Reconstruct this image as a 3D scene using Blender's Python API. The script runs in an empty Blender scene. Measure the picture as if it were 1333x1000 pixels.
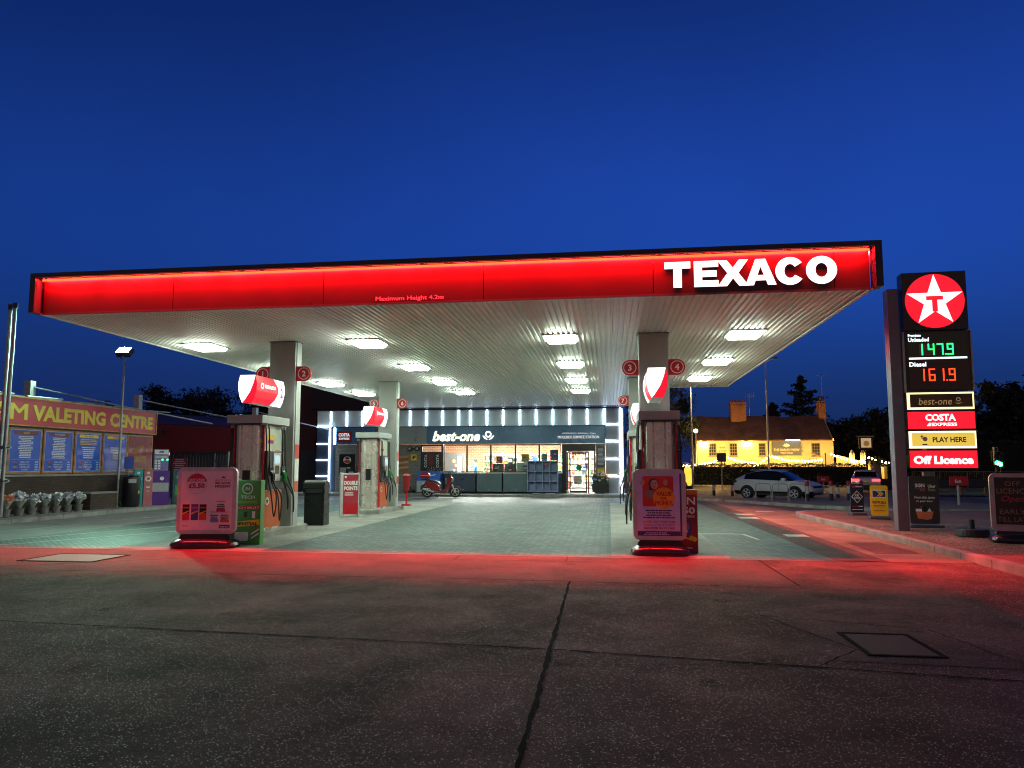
import bpy, bmesh, math, random
from mathutils import Vector, Matrix
random.seed(7)
R = math.radians
SC = bpy.context.scene
COL = SC.collection
# ------------------------------------------------------------ camera
F, PITCH, YAW, EYE = 935.0, math.atan(.096), R(7.67), 1.5
cd = bpy.data.cameras.new('camera'); cam = bpy.data.objects.new('camera', cd); COL.objects.link(cam)
cam.location = (0, 0, EYE); cam.rotation_euler = (R(90) + PITCH, 0, YAW)
cd.sensor_width = 36; cd.lens = F / 1333 * 36; cd.shift_y = 17 / 1333; cd.clip_start = .05; cd.clip_end = 3000
SC.camera = cam
# ------------------------------------------------------------ world: dusk sky, the sun is below the horizon
W = bpy.data.worlds.new('World'); SC.world = W; W.use_nodes = True
wn, wl = W.node_tree.nodes, W.node_tree.links
bg = wn['Background']
sky = wn.new('ShaderNodeTexSky'); sky.sky_type = 'NISHITA'; sky.sun_disc = False
sky.sun_elevation = R(1.6); sky.sun_rotation = R(200); sky.air_density = 1.; sky.dust_density = 1.; sky.ozone_density = 10
hsv = wn.new('ShaderNodeHueSaturation'); hsv.inputs['Saturation'].default_value = .97; hsv.inputs['Hue'].default_value = .494
wl.new(sky.outputs[0], hsv.inputs['Color']); wtc = wn.new('ShaderNodeTexCoord'); wnz = wn.new('ShaderNodeTexNoise'); wnz.inputs['Scale'].default_value = 1.7; wnz.inputs['Detail'].default_value = 4; wnz.inputs['Roughness'].default_value = .45
wl.new(wtc.outputs['Generated'], wnz.inputs['Vector']); wmr = wn.new('ShaderNodeMapRange'); wmr.inputs[1].default_value = .3; wmr.inputs[2].default_value = .7; wmr.inputs[3].default_value = .74; wmr.inputs[4].default_value = 1.06
wl.new(wnz.outputs[0], wmr.inputs[0]); wl.new(wmr.outputs[0], hsv.inputs['Value']); # warm fill glow added to the sky behind the camera, lights foreground and fronts
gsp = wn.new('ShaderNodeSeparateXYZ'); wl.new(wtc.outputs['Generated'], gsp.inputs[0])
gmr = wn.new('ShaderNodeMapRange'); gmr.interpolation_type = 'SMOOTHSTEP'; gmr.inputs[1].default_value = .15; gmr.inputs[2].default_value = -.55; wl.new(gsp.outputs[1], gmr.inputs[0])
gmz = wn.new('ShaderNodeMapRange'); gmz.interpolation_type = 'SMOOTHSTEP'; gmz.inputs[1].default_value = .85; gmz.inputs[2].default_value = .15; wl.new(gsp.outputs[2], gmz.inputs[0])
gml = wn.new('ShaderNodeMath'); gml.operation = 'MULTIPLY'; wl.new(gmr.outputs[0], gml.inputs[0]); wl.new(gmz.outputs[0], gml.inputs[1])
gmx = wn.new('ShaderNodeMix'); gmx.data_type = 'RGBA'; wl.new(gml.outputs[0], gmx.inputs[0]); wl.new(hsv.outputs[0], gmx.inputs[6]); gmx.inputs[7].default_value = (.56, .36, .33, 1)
zen = wn.new('ShaderNodeMapRange'); zen.interpolation_type = 'SMOOTHSTEP'; zen.inputs[1].default_value = .30; zen.inputs[2].default_value = .66; zen.inputs[3].default_value = 1.; zen.inputs[4].default_value = .58; wl.new(gsp.outputs[2], zen.inputs[0])
hzf = wn.new('ShaderNodeMapRange'); hzf.interpolation_type = 'SMOOTHSTEP'; hzf.inputs[1].default_value = .30; hzf.inputs[2].default_value = .04; hzf.inputs[4].default_value = .75; wl.new(gsp.outputs[2], hzf.inputs[0])
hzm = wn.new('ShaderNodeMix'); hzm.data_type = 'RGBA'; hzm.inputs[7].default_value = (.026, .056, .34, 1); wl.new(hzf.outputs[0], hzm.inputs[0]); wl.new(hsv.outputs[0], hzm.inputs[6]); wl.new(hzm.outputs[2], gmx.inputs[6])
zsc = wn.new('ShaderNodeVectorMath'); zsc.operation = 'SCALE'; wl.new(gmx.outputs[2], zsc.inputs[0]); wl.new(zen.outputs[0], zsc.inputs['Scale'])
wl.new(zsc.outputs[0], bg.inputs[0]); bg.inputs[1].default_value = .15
SC.view_settings.view_transform = 'Standard'; SC.view_settings.look = 'None'
SC.view_settings.exposure = 1.3; KE = 2 ** -1.3; SC.view_settings.gamma = 1
SC.cycles.use_denoising = True; SC.cycles.filter_width = 1.1; SC.cycles.max_bounces = 6; SC.cycles.diffuse_bounces = 3; SC.cycles.glossy_bounces = 3
SC.cycles.transparent_max_bounces = 8; SC.cycles.sample_clamp_indirect = 4; SC.cycles.caustics_reflective = False; SC.cycles.caustics_refractive = False
# light strengths in one place
L_SOFFIT, L_RED, L_LED, L_FLOOD, L_SHOP, L_PUB = 60.0, 1750.0, 34.0, 6000.0, 290.0, 750.0

# ------------------------------------------------------------ materials
MATS = {}
def M(name, col, rough=.55, metal=0., var=.12, scale=6., bump=0., spec=.5, bscale=None, coat=0.):
    if name in MATS: return MATS[name]
    m = bpy.data.materials.new(name); m.use_nodes = True; MATS[name] = m
    n, l = m.node_tree.nodes, m.node_tree.links; b = n['Principled BSDF']
    tc = n.new('ShaderNodeTexCoord'); nz = n.new('ShaderNodeTexNoise'); nz.inputs['Scale'].default_value = scale; nz.inputs['Detail'].default_value = 5
    l.new(tc.outputs['Object'], nz.inputs['Vector'])
    mr = n.new('ShaderNodeMapRange'); mr.inputs[1].default_value = .3; mr.inputs[2].default_value = .7
    mr.inputs[3].default_value = 1 - var; mr.inputs[4].default_value = 1 + var; l.new(nz.outputs[0], mr.inputs[0])
    mx = n.new('ShaderNodeVectorMath'); mx.operation = 'SCALE'; mx.inputs[0].default_value = col[:3]; l.new(mr.outputs[0], mx.inputs['Scale'])
    l.new(mx.outputs[0], b.inputs['Base Color'])
    m2 = n.new('ShaderNodeMapRange'); m2.inputs[1].default_value = .3; m2.inputs[2].default_value = .7
    m2.inputs[3].default_value = max(.03, rough * .85); m2.inputs[4].default_value = min(1, rough * 1.15); l.new(nz.outputs[0], m2.inputs[0]); l.new(m2.outputs[0], b.inputs['Roughness'])
    b.inputs['Metallic'].default_value = metal; b.inputs['Specular IOR Level'].default_value = spec; b.inputs['Coat Weight'].default_value = coat
    if bump:
        n2 = n.new('ShaderNodeTexNoise'); n2.inputs['Scale'].default_value = bscale or scale * 8; n2.inputs['Detail'].default_value = 4; l.new(tc.outputs['Object'], n2.inputs['Vector'])
        bp = n.new('ShaderNodeBump'); bp.inputs['Strength'].default_value = bump; bp.inputs['Distance'].default_value = .02; l.new(n2.outputs[0], bp.inputs['Height']); l.new(bp.outputs[0], b.inputs['Normal'])
    return m
def E(name, col, st, sample='FRONT', var=.06):
    if name in MATS: return MATS[name]
    st = st * KE
    m = bpy.data.materials.new(name); m.use_nodes = True; MATS[name] = m
    n, l = m.node_tree.nodes, m.node_tree.links; b = n['Principled BSDF']
    b.inputs['Base Color'].default_value = (*[c * .4 for c in col], 1); b.inputs['Roughness'].default_value = .4
    tc = n.new('ShaderNodeTexCoord'); nz = n.new('ShaderNodeTexNoise'); nz.inputs['Scale'].default_value = 3; l.new(tc.outputs['Object'], nz.inputs['Vector'])
    mr = n.new('ShaderNodeMapRange'); mr.inputs[3].default_value = st * (1 - var); mr.inputs[4].default_value = st * (1 + var); l.new(nz.outputs[0], mr.inputs[0])
    b.inputs['Emission Color'].default_value = (*col, 1); l.new(mr.outputs[0], b.inputs['Emission Strength'])
    m.cycles.emission_sampling = sample
    return m
def glass(name, tint=(.9, .95, .95), refl=.12, rough=.02):
    if name in MATS: return MATS[name]
    m = bpy.data.materials.new(name); m.use_nodes = True; MATS[name] = m
    n, l = m.node_tree.nodes, m.node_tree.links; n.remove(n['Principled BSDF'])
    t = n.new('ShaderNodeBsdfTransparent'); t.inputs[0].default_value = (*tint, 1)
    g = n.new('ShaderNodeBsdfGlossy'); g.inputs['Roughness'].default_value = rough
    lw = n.new('ShaderNodeFresnel'); lw.inputs[0].default_value = 1.5; mx = n.new('ShaderNodeMixShader')
    ad = n.new('ShaderNodeMath'); ad.operation = 'ADD'; ad.inputs[1].default_value = refl * .3; l.new(lw.outputs[0], ad.inputs[0])
    l.new(ad.outputs[0], mx.inputs[0]); l.new(t.outputs[0], mx.inputs[1]); l.new(g.outputs[0], mx.inputs[2]); l.new(mx.outputs[0], n['Material Output'].inputs[0])
    return m
def brick(name, c1, c2, mortar, bw=.22, bh=.073, mw=.012, rough=.8, off=.5, bump=.5, rot=None, noise=.25):
    if name in MATS: return MATS[name]
    m = bpy.data.materials.new(name); m.use_nodes = True; MATS[name] = m
    n, l = m.node_tree.nodes, m.node_tree.links; b = n['Principled BSDF']
    tc = n.new('ShaderNodeTexCoord'); mp = n.new('ShaderNodeMapping'); l.new(tc.outputs['Object'], mp.inputs[0])
    if rot: mp.inputs['Rotation'].default_value = rot
    br = n.new('ShaderNodeTexBrick'); br.inputs['Scale'].default_value = 1; br.inputs['Brick Width'].default_value = bw; br.inputs['Row Height'].default_value = bh
    br.inputs['Mortar Size'].default_value = mw; br.inputs['Mortar Smooth'].default_value = .3; br.offset = off
    br.inputs['Color1'].default_value = (*c1, 1); br.inputs['Color2'].default_value = (*c2, 1); br.inputs['Mortar'].default_value = (*mortar, 1)
    l.new(mp.outputs[0], br.inputs['Vector'])
    nz = n.new('ShaderNodeTexNoise'); nz.inputs['Scale'].default_value = .8; nz.inputs['Detail'].default_value = 8; nz.inputs['Roughness'].default_value = .65; l.new(tc.outputs['Object'], nz.inputs['Vector'])
    mr = n.new('ShaderNodeMapRange'); mr.inputs[1].default_value = .3; mr.inputs[2].default_value = .7; mr.inputs[3].default_value = 1 - noise; mr.inputs[4].default_value = 1 + noise; l.new(nz.outputs[0], mr.inputs[0])
    mx = n.new('ShaderNodeVectorMath'); mx.operation = 'SCALE'; l.new(br.outputs[0], mx.inputs[0]); l.new(mr.outputs[0], mx.inputs['Scale']); l.new(mx.outputs[0], b.inputs['Base Color'])
    b.inputs['Roughness'].default_value = rough
    bp = n.new('ShaderNodeBump'); bp.invert = True; bp.inputs['Strength'].default_value = bump; bp.inputs['Distance'].default_value = .006; l.new(br.outputs['Fac'], bp.inputs['Height']); l.new(bp.outputs[0], b.inputs['Normal'])
    return m
def aggregate(name, base, stone, amount=.12, size=70., rough=.6, big=.3, spec=.3):
    """worn concrete or asphalt with pale stones showing at the surface"""
    if name in MATS: return MATS[name]
    m = bpy.data.materials.new(name); m.use_nodes = True; MATS[name] = m
    n, l = m.node_tree.nodes, m.node_tree.links; b = n['Principled BSDF']
    tc = n.new('ShaderNodeTexCoord')
    vo = n.new('ShaderNodeTexVoronoi'); vo.inputs['Scale'].default_value = size; l.new(tc.outputs['Object'], vo.inputs['Vector'])
    sp = n.new('ShaderNodeSeparateColor'); l.new(vo.outputs['Color'], sp.inputs[0])
    nb = n.new('ShaderNodeTexNoise'); nb.inputs['Scale'].default_value = 1.1; nb.inputs['Detail'].default_value = 9; nb.inputs['Roughness'].default_value = .68; l.new(tc.outputs['Object'], nb.inputs['Vector'])
    th = n.new('ShaderNodeMapRange'); th.inputs[1].default_value = .35; th.inputs[2].default_value = .65; th.inputs[3].default_value = amount * .5; th.inputs[4].default_value = amount * 1.5; l.new(nb.outputs[0], th.inputs[0])
    lt = n.new('ShaderNodeMath'); lt.operation = 'LESS_THAN'; l.new(sp.outputs[0], lt.inputs[0]); l.new(th.outputs[0], lt.inputs[1])
    dd = n.new('ShaderNodeMath'); dd.operation = 'LESS_THAN'; dd.inputs[1].default_value = .42; l.new(vo.outputs['Distance'], dd.inputs[0])
    fc = n.new('ShaderNodeMath'); fc.operation = 'MULTIPLY'; l.new(lt.outputs[0], fc.inputs[0]); l.new(dd.outputs[0], fc.inputs[1])
    br = n.new('ShaderNodeMapRange'); br.interpolation_type = 'SMOOTHERSTEP'; br.inputs[3].default_value = .25; br.inputs[4].default_value = 1.7; l.new(sp.outputs[1], br.inputs[0])
    st = n.new('ShaderNodeVectorMath'); st.operation = 'SCALE'; st.inputs[0].default_value = stone; l.new(br.outputs[0], st.inputs['Scale'])
    mr = n.new('ShaderNodeMapRange'); mr.inputs[1].default_value = .3; mr.inputs[2].default_value = .7; mr.inputs[3].default_value = 1 - big; mr.inputs[4].default_value = 1 + big; l.new(nb.outputs[0], mr.inputs[0])
    ns = n.new('ShaderNodeTexNoise'); ns.inputs['Scale'].default_value = .42; ns.inputs['Detail'].default_value = 3; ns.inputs['Distortion'].default_value = .8; l.new(tc.outputs['Object'], ns.inputs['Vector'])
    ms = n.new('ShaderNodeMapRange'); ms.inputs[1].default_value = .36; ms.inputs[2].default_value = .62; ms.inputs[3].default_value = 1 - big * .9; ms.inputs[4].default_value = 1 + big * .45; l.new(ns.outputs[0], ms.inputs[0])
    vs_ = n.new('ShaderNodeTexVoronoi'); vs_.inputs['Scale'].default_value = 1.1; l.new(tc.outputs['Object'], vs_.inputs['Vector'])
    mo = n.new('ShaderNodeMapRange'); mo.interpolation_type = 'SMOOTHSTEP'; mo.inputs[1].default_value = .05; mo.inputs[2].default_value = .16; mo.inputs[3].default_value = 1 - big * 1.1; mo.inputs[4].default_value = 1; l.new(vs_.outputs['Distance'], mo.inputs[0])
    m3 = n.new('ShaderNodeMath'); m3.operation = 'MULTIPLY'; l.new(ms.outputs[0], m3.inputs[0]); l.new(mo.outputs[0], m3.inputs[1])
    m4 = n.new('ShaderNodeMath'); m4.operation = 'MULTIPLY'; l.new(mr.outputs[0], m4.inputs[0]); l.new(m3.outputs[0], m4.inputs[1])
    g2 = n.new('ShaderNodeMapRange'); g2.inputs[3].default_value = .7; g2.inputs[4].default_value = 1.3; l.new(sp.outputs[2], g2.inputs[0])
    ml = n.new('ShaderNodeMath'); ml.operation = 'MULTIPLY'; l.new(m4.outputs[0], ml.inputs[0]); l.new(g2.outputs[0], ml.inputs[1])
    bs = n.new('ShaderNodeVectorMath'); bs.operation = 'SCALE'; bs.inputs[0].default_value = base; l.new(ml.outputs[0], bs.inputs['Scale'])
    mx = n.new('ShaderNodeMix'); mx.data_type = 'VECTOR'; l.new(fc.outputs[0], mx.inputs[0]); l.new(bs.outputs[0], mx.inputs[4]); l.new(st.outputs[0], mx.inputs[5]); l.new(mx.outputs[1], b.inputs['Base Color'])
    rr = n.new('ShaderNodeMapRange'); rr.inputs[3].default_value = rough; rr.inputs[4].default_value = rough * .45; l.new(fc.outputs[0], rr.inputs[0]); l.new(rr.outputs[0], b.inputs['Roughness'])
    b.inputs['Specular IOR Level'].default_value = spec
    bp = n.new('ShaderNodeBump'); bp.inputs['Strength'].default_value = .55; bp.inputs['Distance'].default_value = .008; bp.invert = True; l.new(vo.outputs['Distance'], bp.inputs['Height']); l.new(bp.outputs[0], b.inputs['Normal'])
    return m
BLACK = M('black_paint', (.012, .012, .014), .35); RUBBER = M('black_rubber', (.012, .012, .013), .55)
STEEL = M('brushed_steel', (.78, .74, .66), .28, .6, .08, 3.); GALV = M('galvanised_steel', (.38, .39, .39), .5, .8, .2, 9.)
GREYP = M('grey_paint', (.42, .44, .43), .45, 0, .08); WHITEP = M('white_paint', (.75, .76, .74), .4, 0, .06)
REDP = M('red_paint', (.55, .012, .02), .35, 0, .06); DKGREY = M('dark_grey', (.05, .055, .06), .45); ORANGE = M('orange_panel', (.62, .10, .02), .35)
NAVY = M('navy_panel', (.045, .08, .13), .3, 0, .1, 2.); TEAL = M('teal_cabinet', (.11, .18, .21), .38, .2, .12, 2.)
YELL = M('yellow_print', (.78, .52, .02), .45); BLUE = M('blue_print', (.015, .07, .42), .4); GREEN = M('green_print', (.05, .30, .05), .4)
CONC = M('pale_concrete', (.30, .29, .26), .8, 0, .3, 2., .5, bscale=60); KERB = M('kerb_stone', (.26, .25, .23), .85, 0, .3, 3., .4, bscale=40)
PINKW = M('poster_white', (.88, .78, .80), .35, 0, .04); GREENLED = E('green_led', (.05, 1, .25), 3, 'NONE'); WHITEPR = M('white_print', (.8, .8, .8), .5)
GLOWRED = E('sign_red_glow', (1., .012, .03), 1.1); GLOWWHITE = E('sign_white_glow', (1, .98, .95), 2.2); LEDW = E('led_white', (.62, .80, 1.), L_LED)
GL = glass('shop_glass')

# ------------------------------------------------------------ mesh builder
_TX = {}
def text_mesh(s, bold=0., shear=0., res=2):
    k = (s, bold, shear)
    if k not in _TX:
        cu = bpy.data.curves.new('t', 'FONT'); cu.body = s; cu.size = 1; cu.offset = bold; cu.shear = shear; cu.resolution_u = res; cu.fill_mode = 'FRONT'
        o = bpy.data.objects.new('t', cu); COL.objects.link(o); dg = bpy.context.evaluated_depsgraph_get(); dg.update()
        me = bpy.data.meshes.new_from_object(o.evaluated_get(dg)); COL.objects.unlink(o); bpy.data.objects.remove(o)
        vs = [v.co.copy() for v in me.vertices]; fs = [list(p.vertices) for p in me.polygons]; bpy.data.meshes.remove(me)
        x0 = min(v.x for v in vs); x1 = max(v.x for v in vs); y0 = min(v.y for v in vs); y1 = max(v.y for v in vs)
        _TX[k] = ([((v.x - x0) / (x1 - x0), (v.y - y0) / (y1 - y0)) for v in vs], fs, (x1 - x0) / (y1 - y0))
    return _TX[k]
class MB:
    def __init__(s): s.v = []; s.f = []; s.m = []; s.mats = []
    def mi(s, m):
        if m not in s.mats: s.mats.append(m)
        return s.mats.index(m)
    def add(s, vs, fs, m):
        o = len(s.v); s.v += [tuple(v) for v in vs]; k = s.mi(m)
        for f in fs: s.f.append([i + o for i in f]); s.m.append(k)
        return s
    def box(s, x0, x1, y0, y1, z0, z1, m):
        if x0 > x1: x0, x1 = x1, x0
        if y0 > y1: y0, y1 = y1, y0
        vs = [(x, y, z) for z in (z0, z1) for y in (y0, y1) for x in (x0, x1)]
        return s.add(vs, [(0, 2, 3, 1), (4, 5, 7, 6), (0, 1, 5, 4), (2, 6, 7, 3), (0, 4, 6, 2), (1, 3, 7, 5)], m)
    def quad(s, a, b, c, d, m): return s.add([a, b, c, d], [(0, 1, 2, 3)], m)
    def prism(s, pts, ax, a, b, m, mcap=None):
        """2-D outline extruded along axis ax from a to b"""
        def P(p, t): return {'x': (t, p[0], p[1]), 'y': (p[0], t, p[1]), 'z': (p[0], p[1], t)}[ax]
        n = len(pts); vs = [P(p, a) for p in pts] + [P(p, b) for p in pts]
        s.add(vs, [(i, (i + 1) % n, n + (i + 1) % n, n + i) for i in range(n)], m)
        s.add(vs, [tuple(range(n))[::-1], tuple(range(n, 2 * n))], mcap or m); return s
    def plate(s, pts, y, m): return s.add([(p[0], y, p[1]) for p in pts], [tuple(range(len(pts)))], m)
    def rect(s, x0, x1, z0, z1, y, m): return s.plate([(x0, z0), (x1, z0), (x1, z1), (x0, z1)], y, m)
    def disc(s, cx, cz, r, y, m, n=28, rz=None): return s.plate([(cx + r * math.cos(2 * math.pi * i / n), cz + (rz or r) * math.sin(2 * math.pi * i / n)) for i in range(n)], y, m)
    def ring(s, cx, cz, r0, r1, y, m, n=28):
        vs = [(cx + r * math.cos(2 * math.pi * i / n), y, cz + r * math.sin(2 * math.pi * i / n)) for r in (r0, r1) for i in range(n)]
        return s.add(vs, [(i, (i + 1) % n, n + (i + 1) % n, n + i) for i in range(n)], m)
    def text(s, t, x0, x1, z0, z1, y, m, bold=.01, shear=0., fit=True):
        if bold > .012 and ('M' in t or 'W' in t):
            d = bold * (z1 - z0) * .7
            for k, q in enumerate((-d, d)): s.text(t, x0 + q, x1 + q, z0, z1, y + .0006 * (k + 1), m, .0, shear, fit)
            bold = 0.
        vs, fs, asp = text_mesh(t, bold, shear)
        if not fit:
            w = (z1 - z0) * asp; c = (x0 + x1) / 2; w = min(w, x1 - x0); x0, x1 = c - w / 2, c + w / 2
        return s.add([(x0 + a * (x1 - x0), y, z0 + b * (z1 - z0)) for a, b in vs], fs, m)
    def lines(s, x0, x1, z1, n, dz, h, y, m, ragged=.35):
        for i in range(n):
            w = (x1 - x0) * (1 - random.random() * ragged); c = (x0 + x1) / 2
            a = c - w / 2
            while a < c + w / 2 - .01:
                b = min(a + random.uniform(.03, .09) * (x1 - x0) * 2, c + w / 2); s.rect(a, b - (x1 - x0) * .015, z1 - i * dz - h, z1 - i * dz, y, m); a = b
        return s
    def rrect(s, x0, x1, z0, z1, r, y, m, n=5): return s.plate(rr(x0, x1, z0, z1, r, n), y, m)
    def cyl(s, p0, p1, r0, m, r1=None, n=14, caps=True):
        p0, p1 = Vector(p0), Vector(p1); d = (p1 - p0).normalized(); a = d.orthogonal().normalized(); b = d.cross(a); r1 = r0 if r1 is None else r1
        vs = [p + (a * math.cos(2 * math.pi * i / n) + b * math.sin(2 * math.pi * i / n)) * r for p, r in ((p0, r0), (p1, r1)) for i in range(n)]
        fs = [(i, (i + 1) % n, n + (i + 1) % n, n + i) for i in range(n)]
        if caps: fs += [tuple(range(n))[::-1], tuple(range(n, 2 * n))]
        return s.add(vs, fs, m)
    def tube(s, pts, r, m, n=8, closed=False):
        pts = [Vector(p) for p in pts]; N = len(pts); vs = []; fs = []; a = None
        for i, p in enumerate(pts):
            d = (pts[min(i + 1, N - 1)] - pts[max(i - 1, 0)]).normalized()
            a = d.orthogonal() if a is None else a - d * a.dot(d)
            a.normalize(); b = d.cross(a); q = r[i] if isinstance(r, (list, tuple)) else r
            vs += [p + (a * math.cos(2 * math.pi * k / n) + b * math.sin(2 * math.pi * k / n)) * q for k in range(n)]
        for i in range(N - 1): fs += [(i * n + k, i * n + (k + 1) % n, (i + 1) * n + (k + 1) % n, (i + 1) * n + k) for k in range(n)]
        fs += [tuple(range(n))[::-1], tuple(range((N - 1) * n, N * n))]
        return s.add(vs, fs, m)
    def lathe(s, prof, c, m, n=20):
        vs = [(c[0] + r * math.cos(2 * math.pi * i / n), c[1] + r * math.sin(2 * math.pi * i / n), c[2] + z) for r, z in prof for i in range(n)]; fs = []
        for j in range(len(prof) - 1): fs += [(j * n + i, j * n + (i + 1) % n, (j + 1) * n + (i + 1) % n, (j + 1) * n + i) for i in range(n)]
        fs += [tuple(range(n))[::-1], tuple(range((len(prof) - 1) * n, len(prof) * n))]
        return s.add(vs, fs, m)
    def build(s, name, parent=None, bevel=0, smooth=False, loc=None, rz=0, segs=2):
        me = bpy.data.meshes.new(name); me.from_pydata(s.v, [], s.f)
        for m in s.mats: me.materials.append(m)
        me.polygons.foreach_set('material_index', s.m)
        if smooth: me.polygons.foreach_set('use_smooth', [True] * len(s.f)); 
        me.update()
        if smooth:
            try: me.set_sharp_from_angle(angle=R(38))
            except Exception: pass
        o = bpy.data.objects.new(name, me); COL.objects.link(o)
        if parent: o.parent = parent
        if loc: o.location = loc
        if rz: o.rotation_euler[2] = rz
        if bevel:
            b = o.modifiers.new('bevel', 'BEVEL'); b.width = bevel; b.segments = segs; b.limit_method = 'ANGLE'; b.angle_limit = R(40)
        return o
def rr(x0, x1, z0, z1, r, n=5):
    p = []
    for cx, cz, a in ((x1 - r, z0 + r, -90), (x1 - r, z1 - r, 0), (x0 + r, z1 - r, 90), (x0 + r, z0 + r, 180)):
        p += [(cx + r * math.cos(R(a + 90 * i / n)), cz + r * math.sin(R(a + 90 * i / n))) for i in range(n + 1)]
    return p
def tag(o, label, cat, group=None):
    o['label'] = label; o['category'] = cat
    if group: o['group'] = group
    return o
def thing(name, label, cat, loc=(0, 0, 0), rz=0, group=None):
    o = bpy.data.objects.new(name, None); COL.objects.link(o); o.location = loc; o.rotation_euler = (0, 0, rz); o.empty_display_size = .2
    return tag(o, label, cat, group)
def struct(o, kind='structure'): o['kind'] = kind; return o
def copy_tree(o, parent=None):
    c = o.copy(); COL.objects.link(c)
    if parent: c.parent = parent
    for ch in list(o.children): copy_tree(ch, c)
    return c
def place(proto, loc, rz, label, sc=None):
    c = copy_tree(proto); c.location = loc; c.rotation_euler = (0, 0, rz); c['label'] = label
    if sc: c.scale = (sc,) * 3
    return c
def curve(pts, n=8):
    """Catmull-Rom through the points"""
    P = [Vector(p) for p in pts]; P = [P[0] * 2 - P[1]] + P + [P[-1] * 2 - P[-2]]; o = []
    for i in range(1, len(P) - 2):
        for k in range(n):
            t = k / n; a, b, c, d = P[i - 1:i + 3]
            o.append(.5 * ((2 * b) + (c - a) * t + (2 * a - 5 * b + 4 * c - d) * t * t + (3 * b - a - 3 * c + d) * t ** 3))
    return o + [P[-2]]
def clamp(t): return min(max(t, 0), 1)
def H(x, y):
    """height of the ground: flat forecourt, dipping towards the main road on the right"""
    a = .45 * clamp((y - 22) / 34); b = clamp((x - 2) / 4); b = b * b * (3 - 2 * b)
    return -a * b

# ============================================================ GROUND
def sheet(name, poly_or_grid, mat, z, hfun=False, step=2.):
    mb = MB()
    x0, x1, y0, y1 = poly_or_grid
    if not hfun: mb.quad((x0, y0, z), (x1, y0, z), (x1, y1, z), (x0, y1, z), mat)
    else:
        nx = max(1, int((x1 - x0) / step)); ny = max(1, int((y1 - y0) / step))
        vs = [(x0 + (x1 - x0) * i / nx, y0 + (y1 - y0) * j / ny, 0) for j in range(ny + 1) for i in range(nx + 1)]
        vs = [(x, y, z + H(x, y)) for x, y, _ in vs]
        mb.add(vs, [(j * (nx + 1) + i, j * (nx + 1) + i + 1, (j + 1) * (nx + 1) + i + 1, (j + 1) * (nx + 1) + i) for j in range(ny) for i in range(nx)], mat)
    return struct(mb.build(name, smooth=hfun))
def polysheet(name, pts, mat, z): return struct(MB().add([(x, y, z) for x, y in pts], [tuple(range(len(pts)))], mat).build(name))
ASPH = aggregate('asphalt', (.11, .085, .06), (.20, .18, .15), .05, 90., .7, .35)
ROADM = aggregate('worn_red_asphalt', (.22, .15, .10), (.34, .27, .2), .08, 80., .65, .35)
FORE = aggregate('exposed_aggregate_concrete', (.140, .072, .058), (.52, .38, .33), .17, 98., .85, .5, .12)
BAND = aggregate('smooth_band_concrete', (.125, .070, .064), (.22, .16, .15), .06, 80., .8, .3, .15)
LEFTC = aggregate('pale_yard_concrete', (.24, .24, .22), (.36, .36, .33), .05, 80., .65, .2)
PAVE = brick('block_paving', (.092, .138, .118), (.037, .056, .048), (.012, .015, .014), .2, .1, .010, .6, .5, .8, (0, 0, R(45)), .38)
STRIPC = aggregate('island_concrete', (.25, .245, .22), (.4, .39, .35), .04, 70., .7, .22)
g = MB()
X0, X1 = -400, 600
xs = [-400, -120, -60, -25, 0, 2] + [2 + .5 * i for i in range(1, 9)] + [10, 20, 40, 80, 160, 600]; ys = [-60, -10, 0, 12, 23] + [23 + 2 * i for i in range(1, 13)] + [60, 90, 150, 300, 900]
vs = [(x, y, H(x, y) - .012) for y in ys for x in xs]; n = len(xs)
g.add(vs, [(j * n + i, j * n + i + 1, (j + 1) * n + i + 1, (j + 1) * n + i) for j in range(len(ys) - 1) for i in range(n - 1)], ASPH)
struct(g.build('ground', smooth=True))
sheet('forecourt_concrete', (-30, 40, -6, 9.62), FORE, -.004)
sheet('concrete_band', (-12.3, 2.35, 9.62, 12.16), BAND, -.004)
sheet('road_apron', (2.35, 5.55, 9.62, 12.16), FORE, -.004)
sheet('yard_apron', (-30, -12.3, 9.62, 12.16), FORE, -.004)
sheet('block_paving', (-12.2, 3.55, 12.22, 34.7), PAVE, 0.)
sheet('yard_concrete', (-30, -12.2, 12.22, 40), LEFTC, -.004)
sheet('island_apron', (-9.05, -6.15, 12.24, 30.), STRIPC, .004)
polysheet('island_apron', [(.02, 12.24), (1.95, 12.24), (2.15, 30), (.02, 30)], STRIPC, .004)
sheet('channel_strip', (3.55, 4.35, 12.22, 32), BAND, .0, True, 1.)
sheet('side_road', (4.35, 6.2, 12.16, 44), ROADM, .0, True, 1.)
sheet('side_road', (-30, 60, 38.5, 60), ASPH, -.006, True, 2.)
# drain channel along the front of the paving
GR = M('cast_iron', (.10, .095, .09), .5, .6, .3, 20.)
d = MB()
for a, b in ((-12.2, -2.5), (-2.5, -.55), (-.55, 0), (0, 2.3), (2.3, 3.4)):
    d.quad((a + .01, 12.165, -.002), (b - .01, 12.165, -.002), (b - .01, 12.225, -.002), (a + .01, 12.225, -.002), CONC)
for i in range(150):
    x = -2.5 + i * .038
    if x < 3.3: d.quad((x, 12.172, .001), (x + .018, 12.172, .001), (x + .018, 12.218, .001), (x, 12.218, .001), GR)
struct(d.build('drain_channel'))
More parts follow.
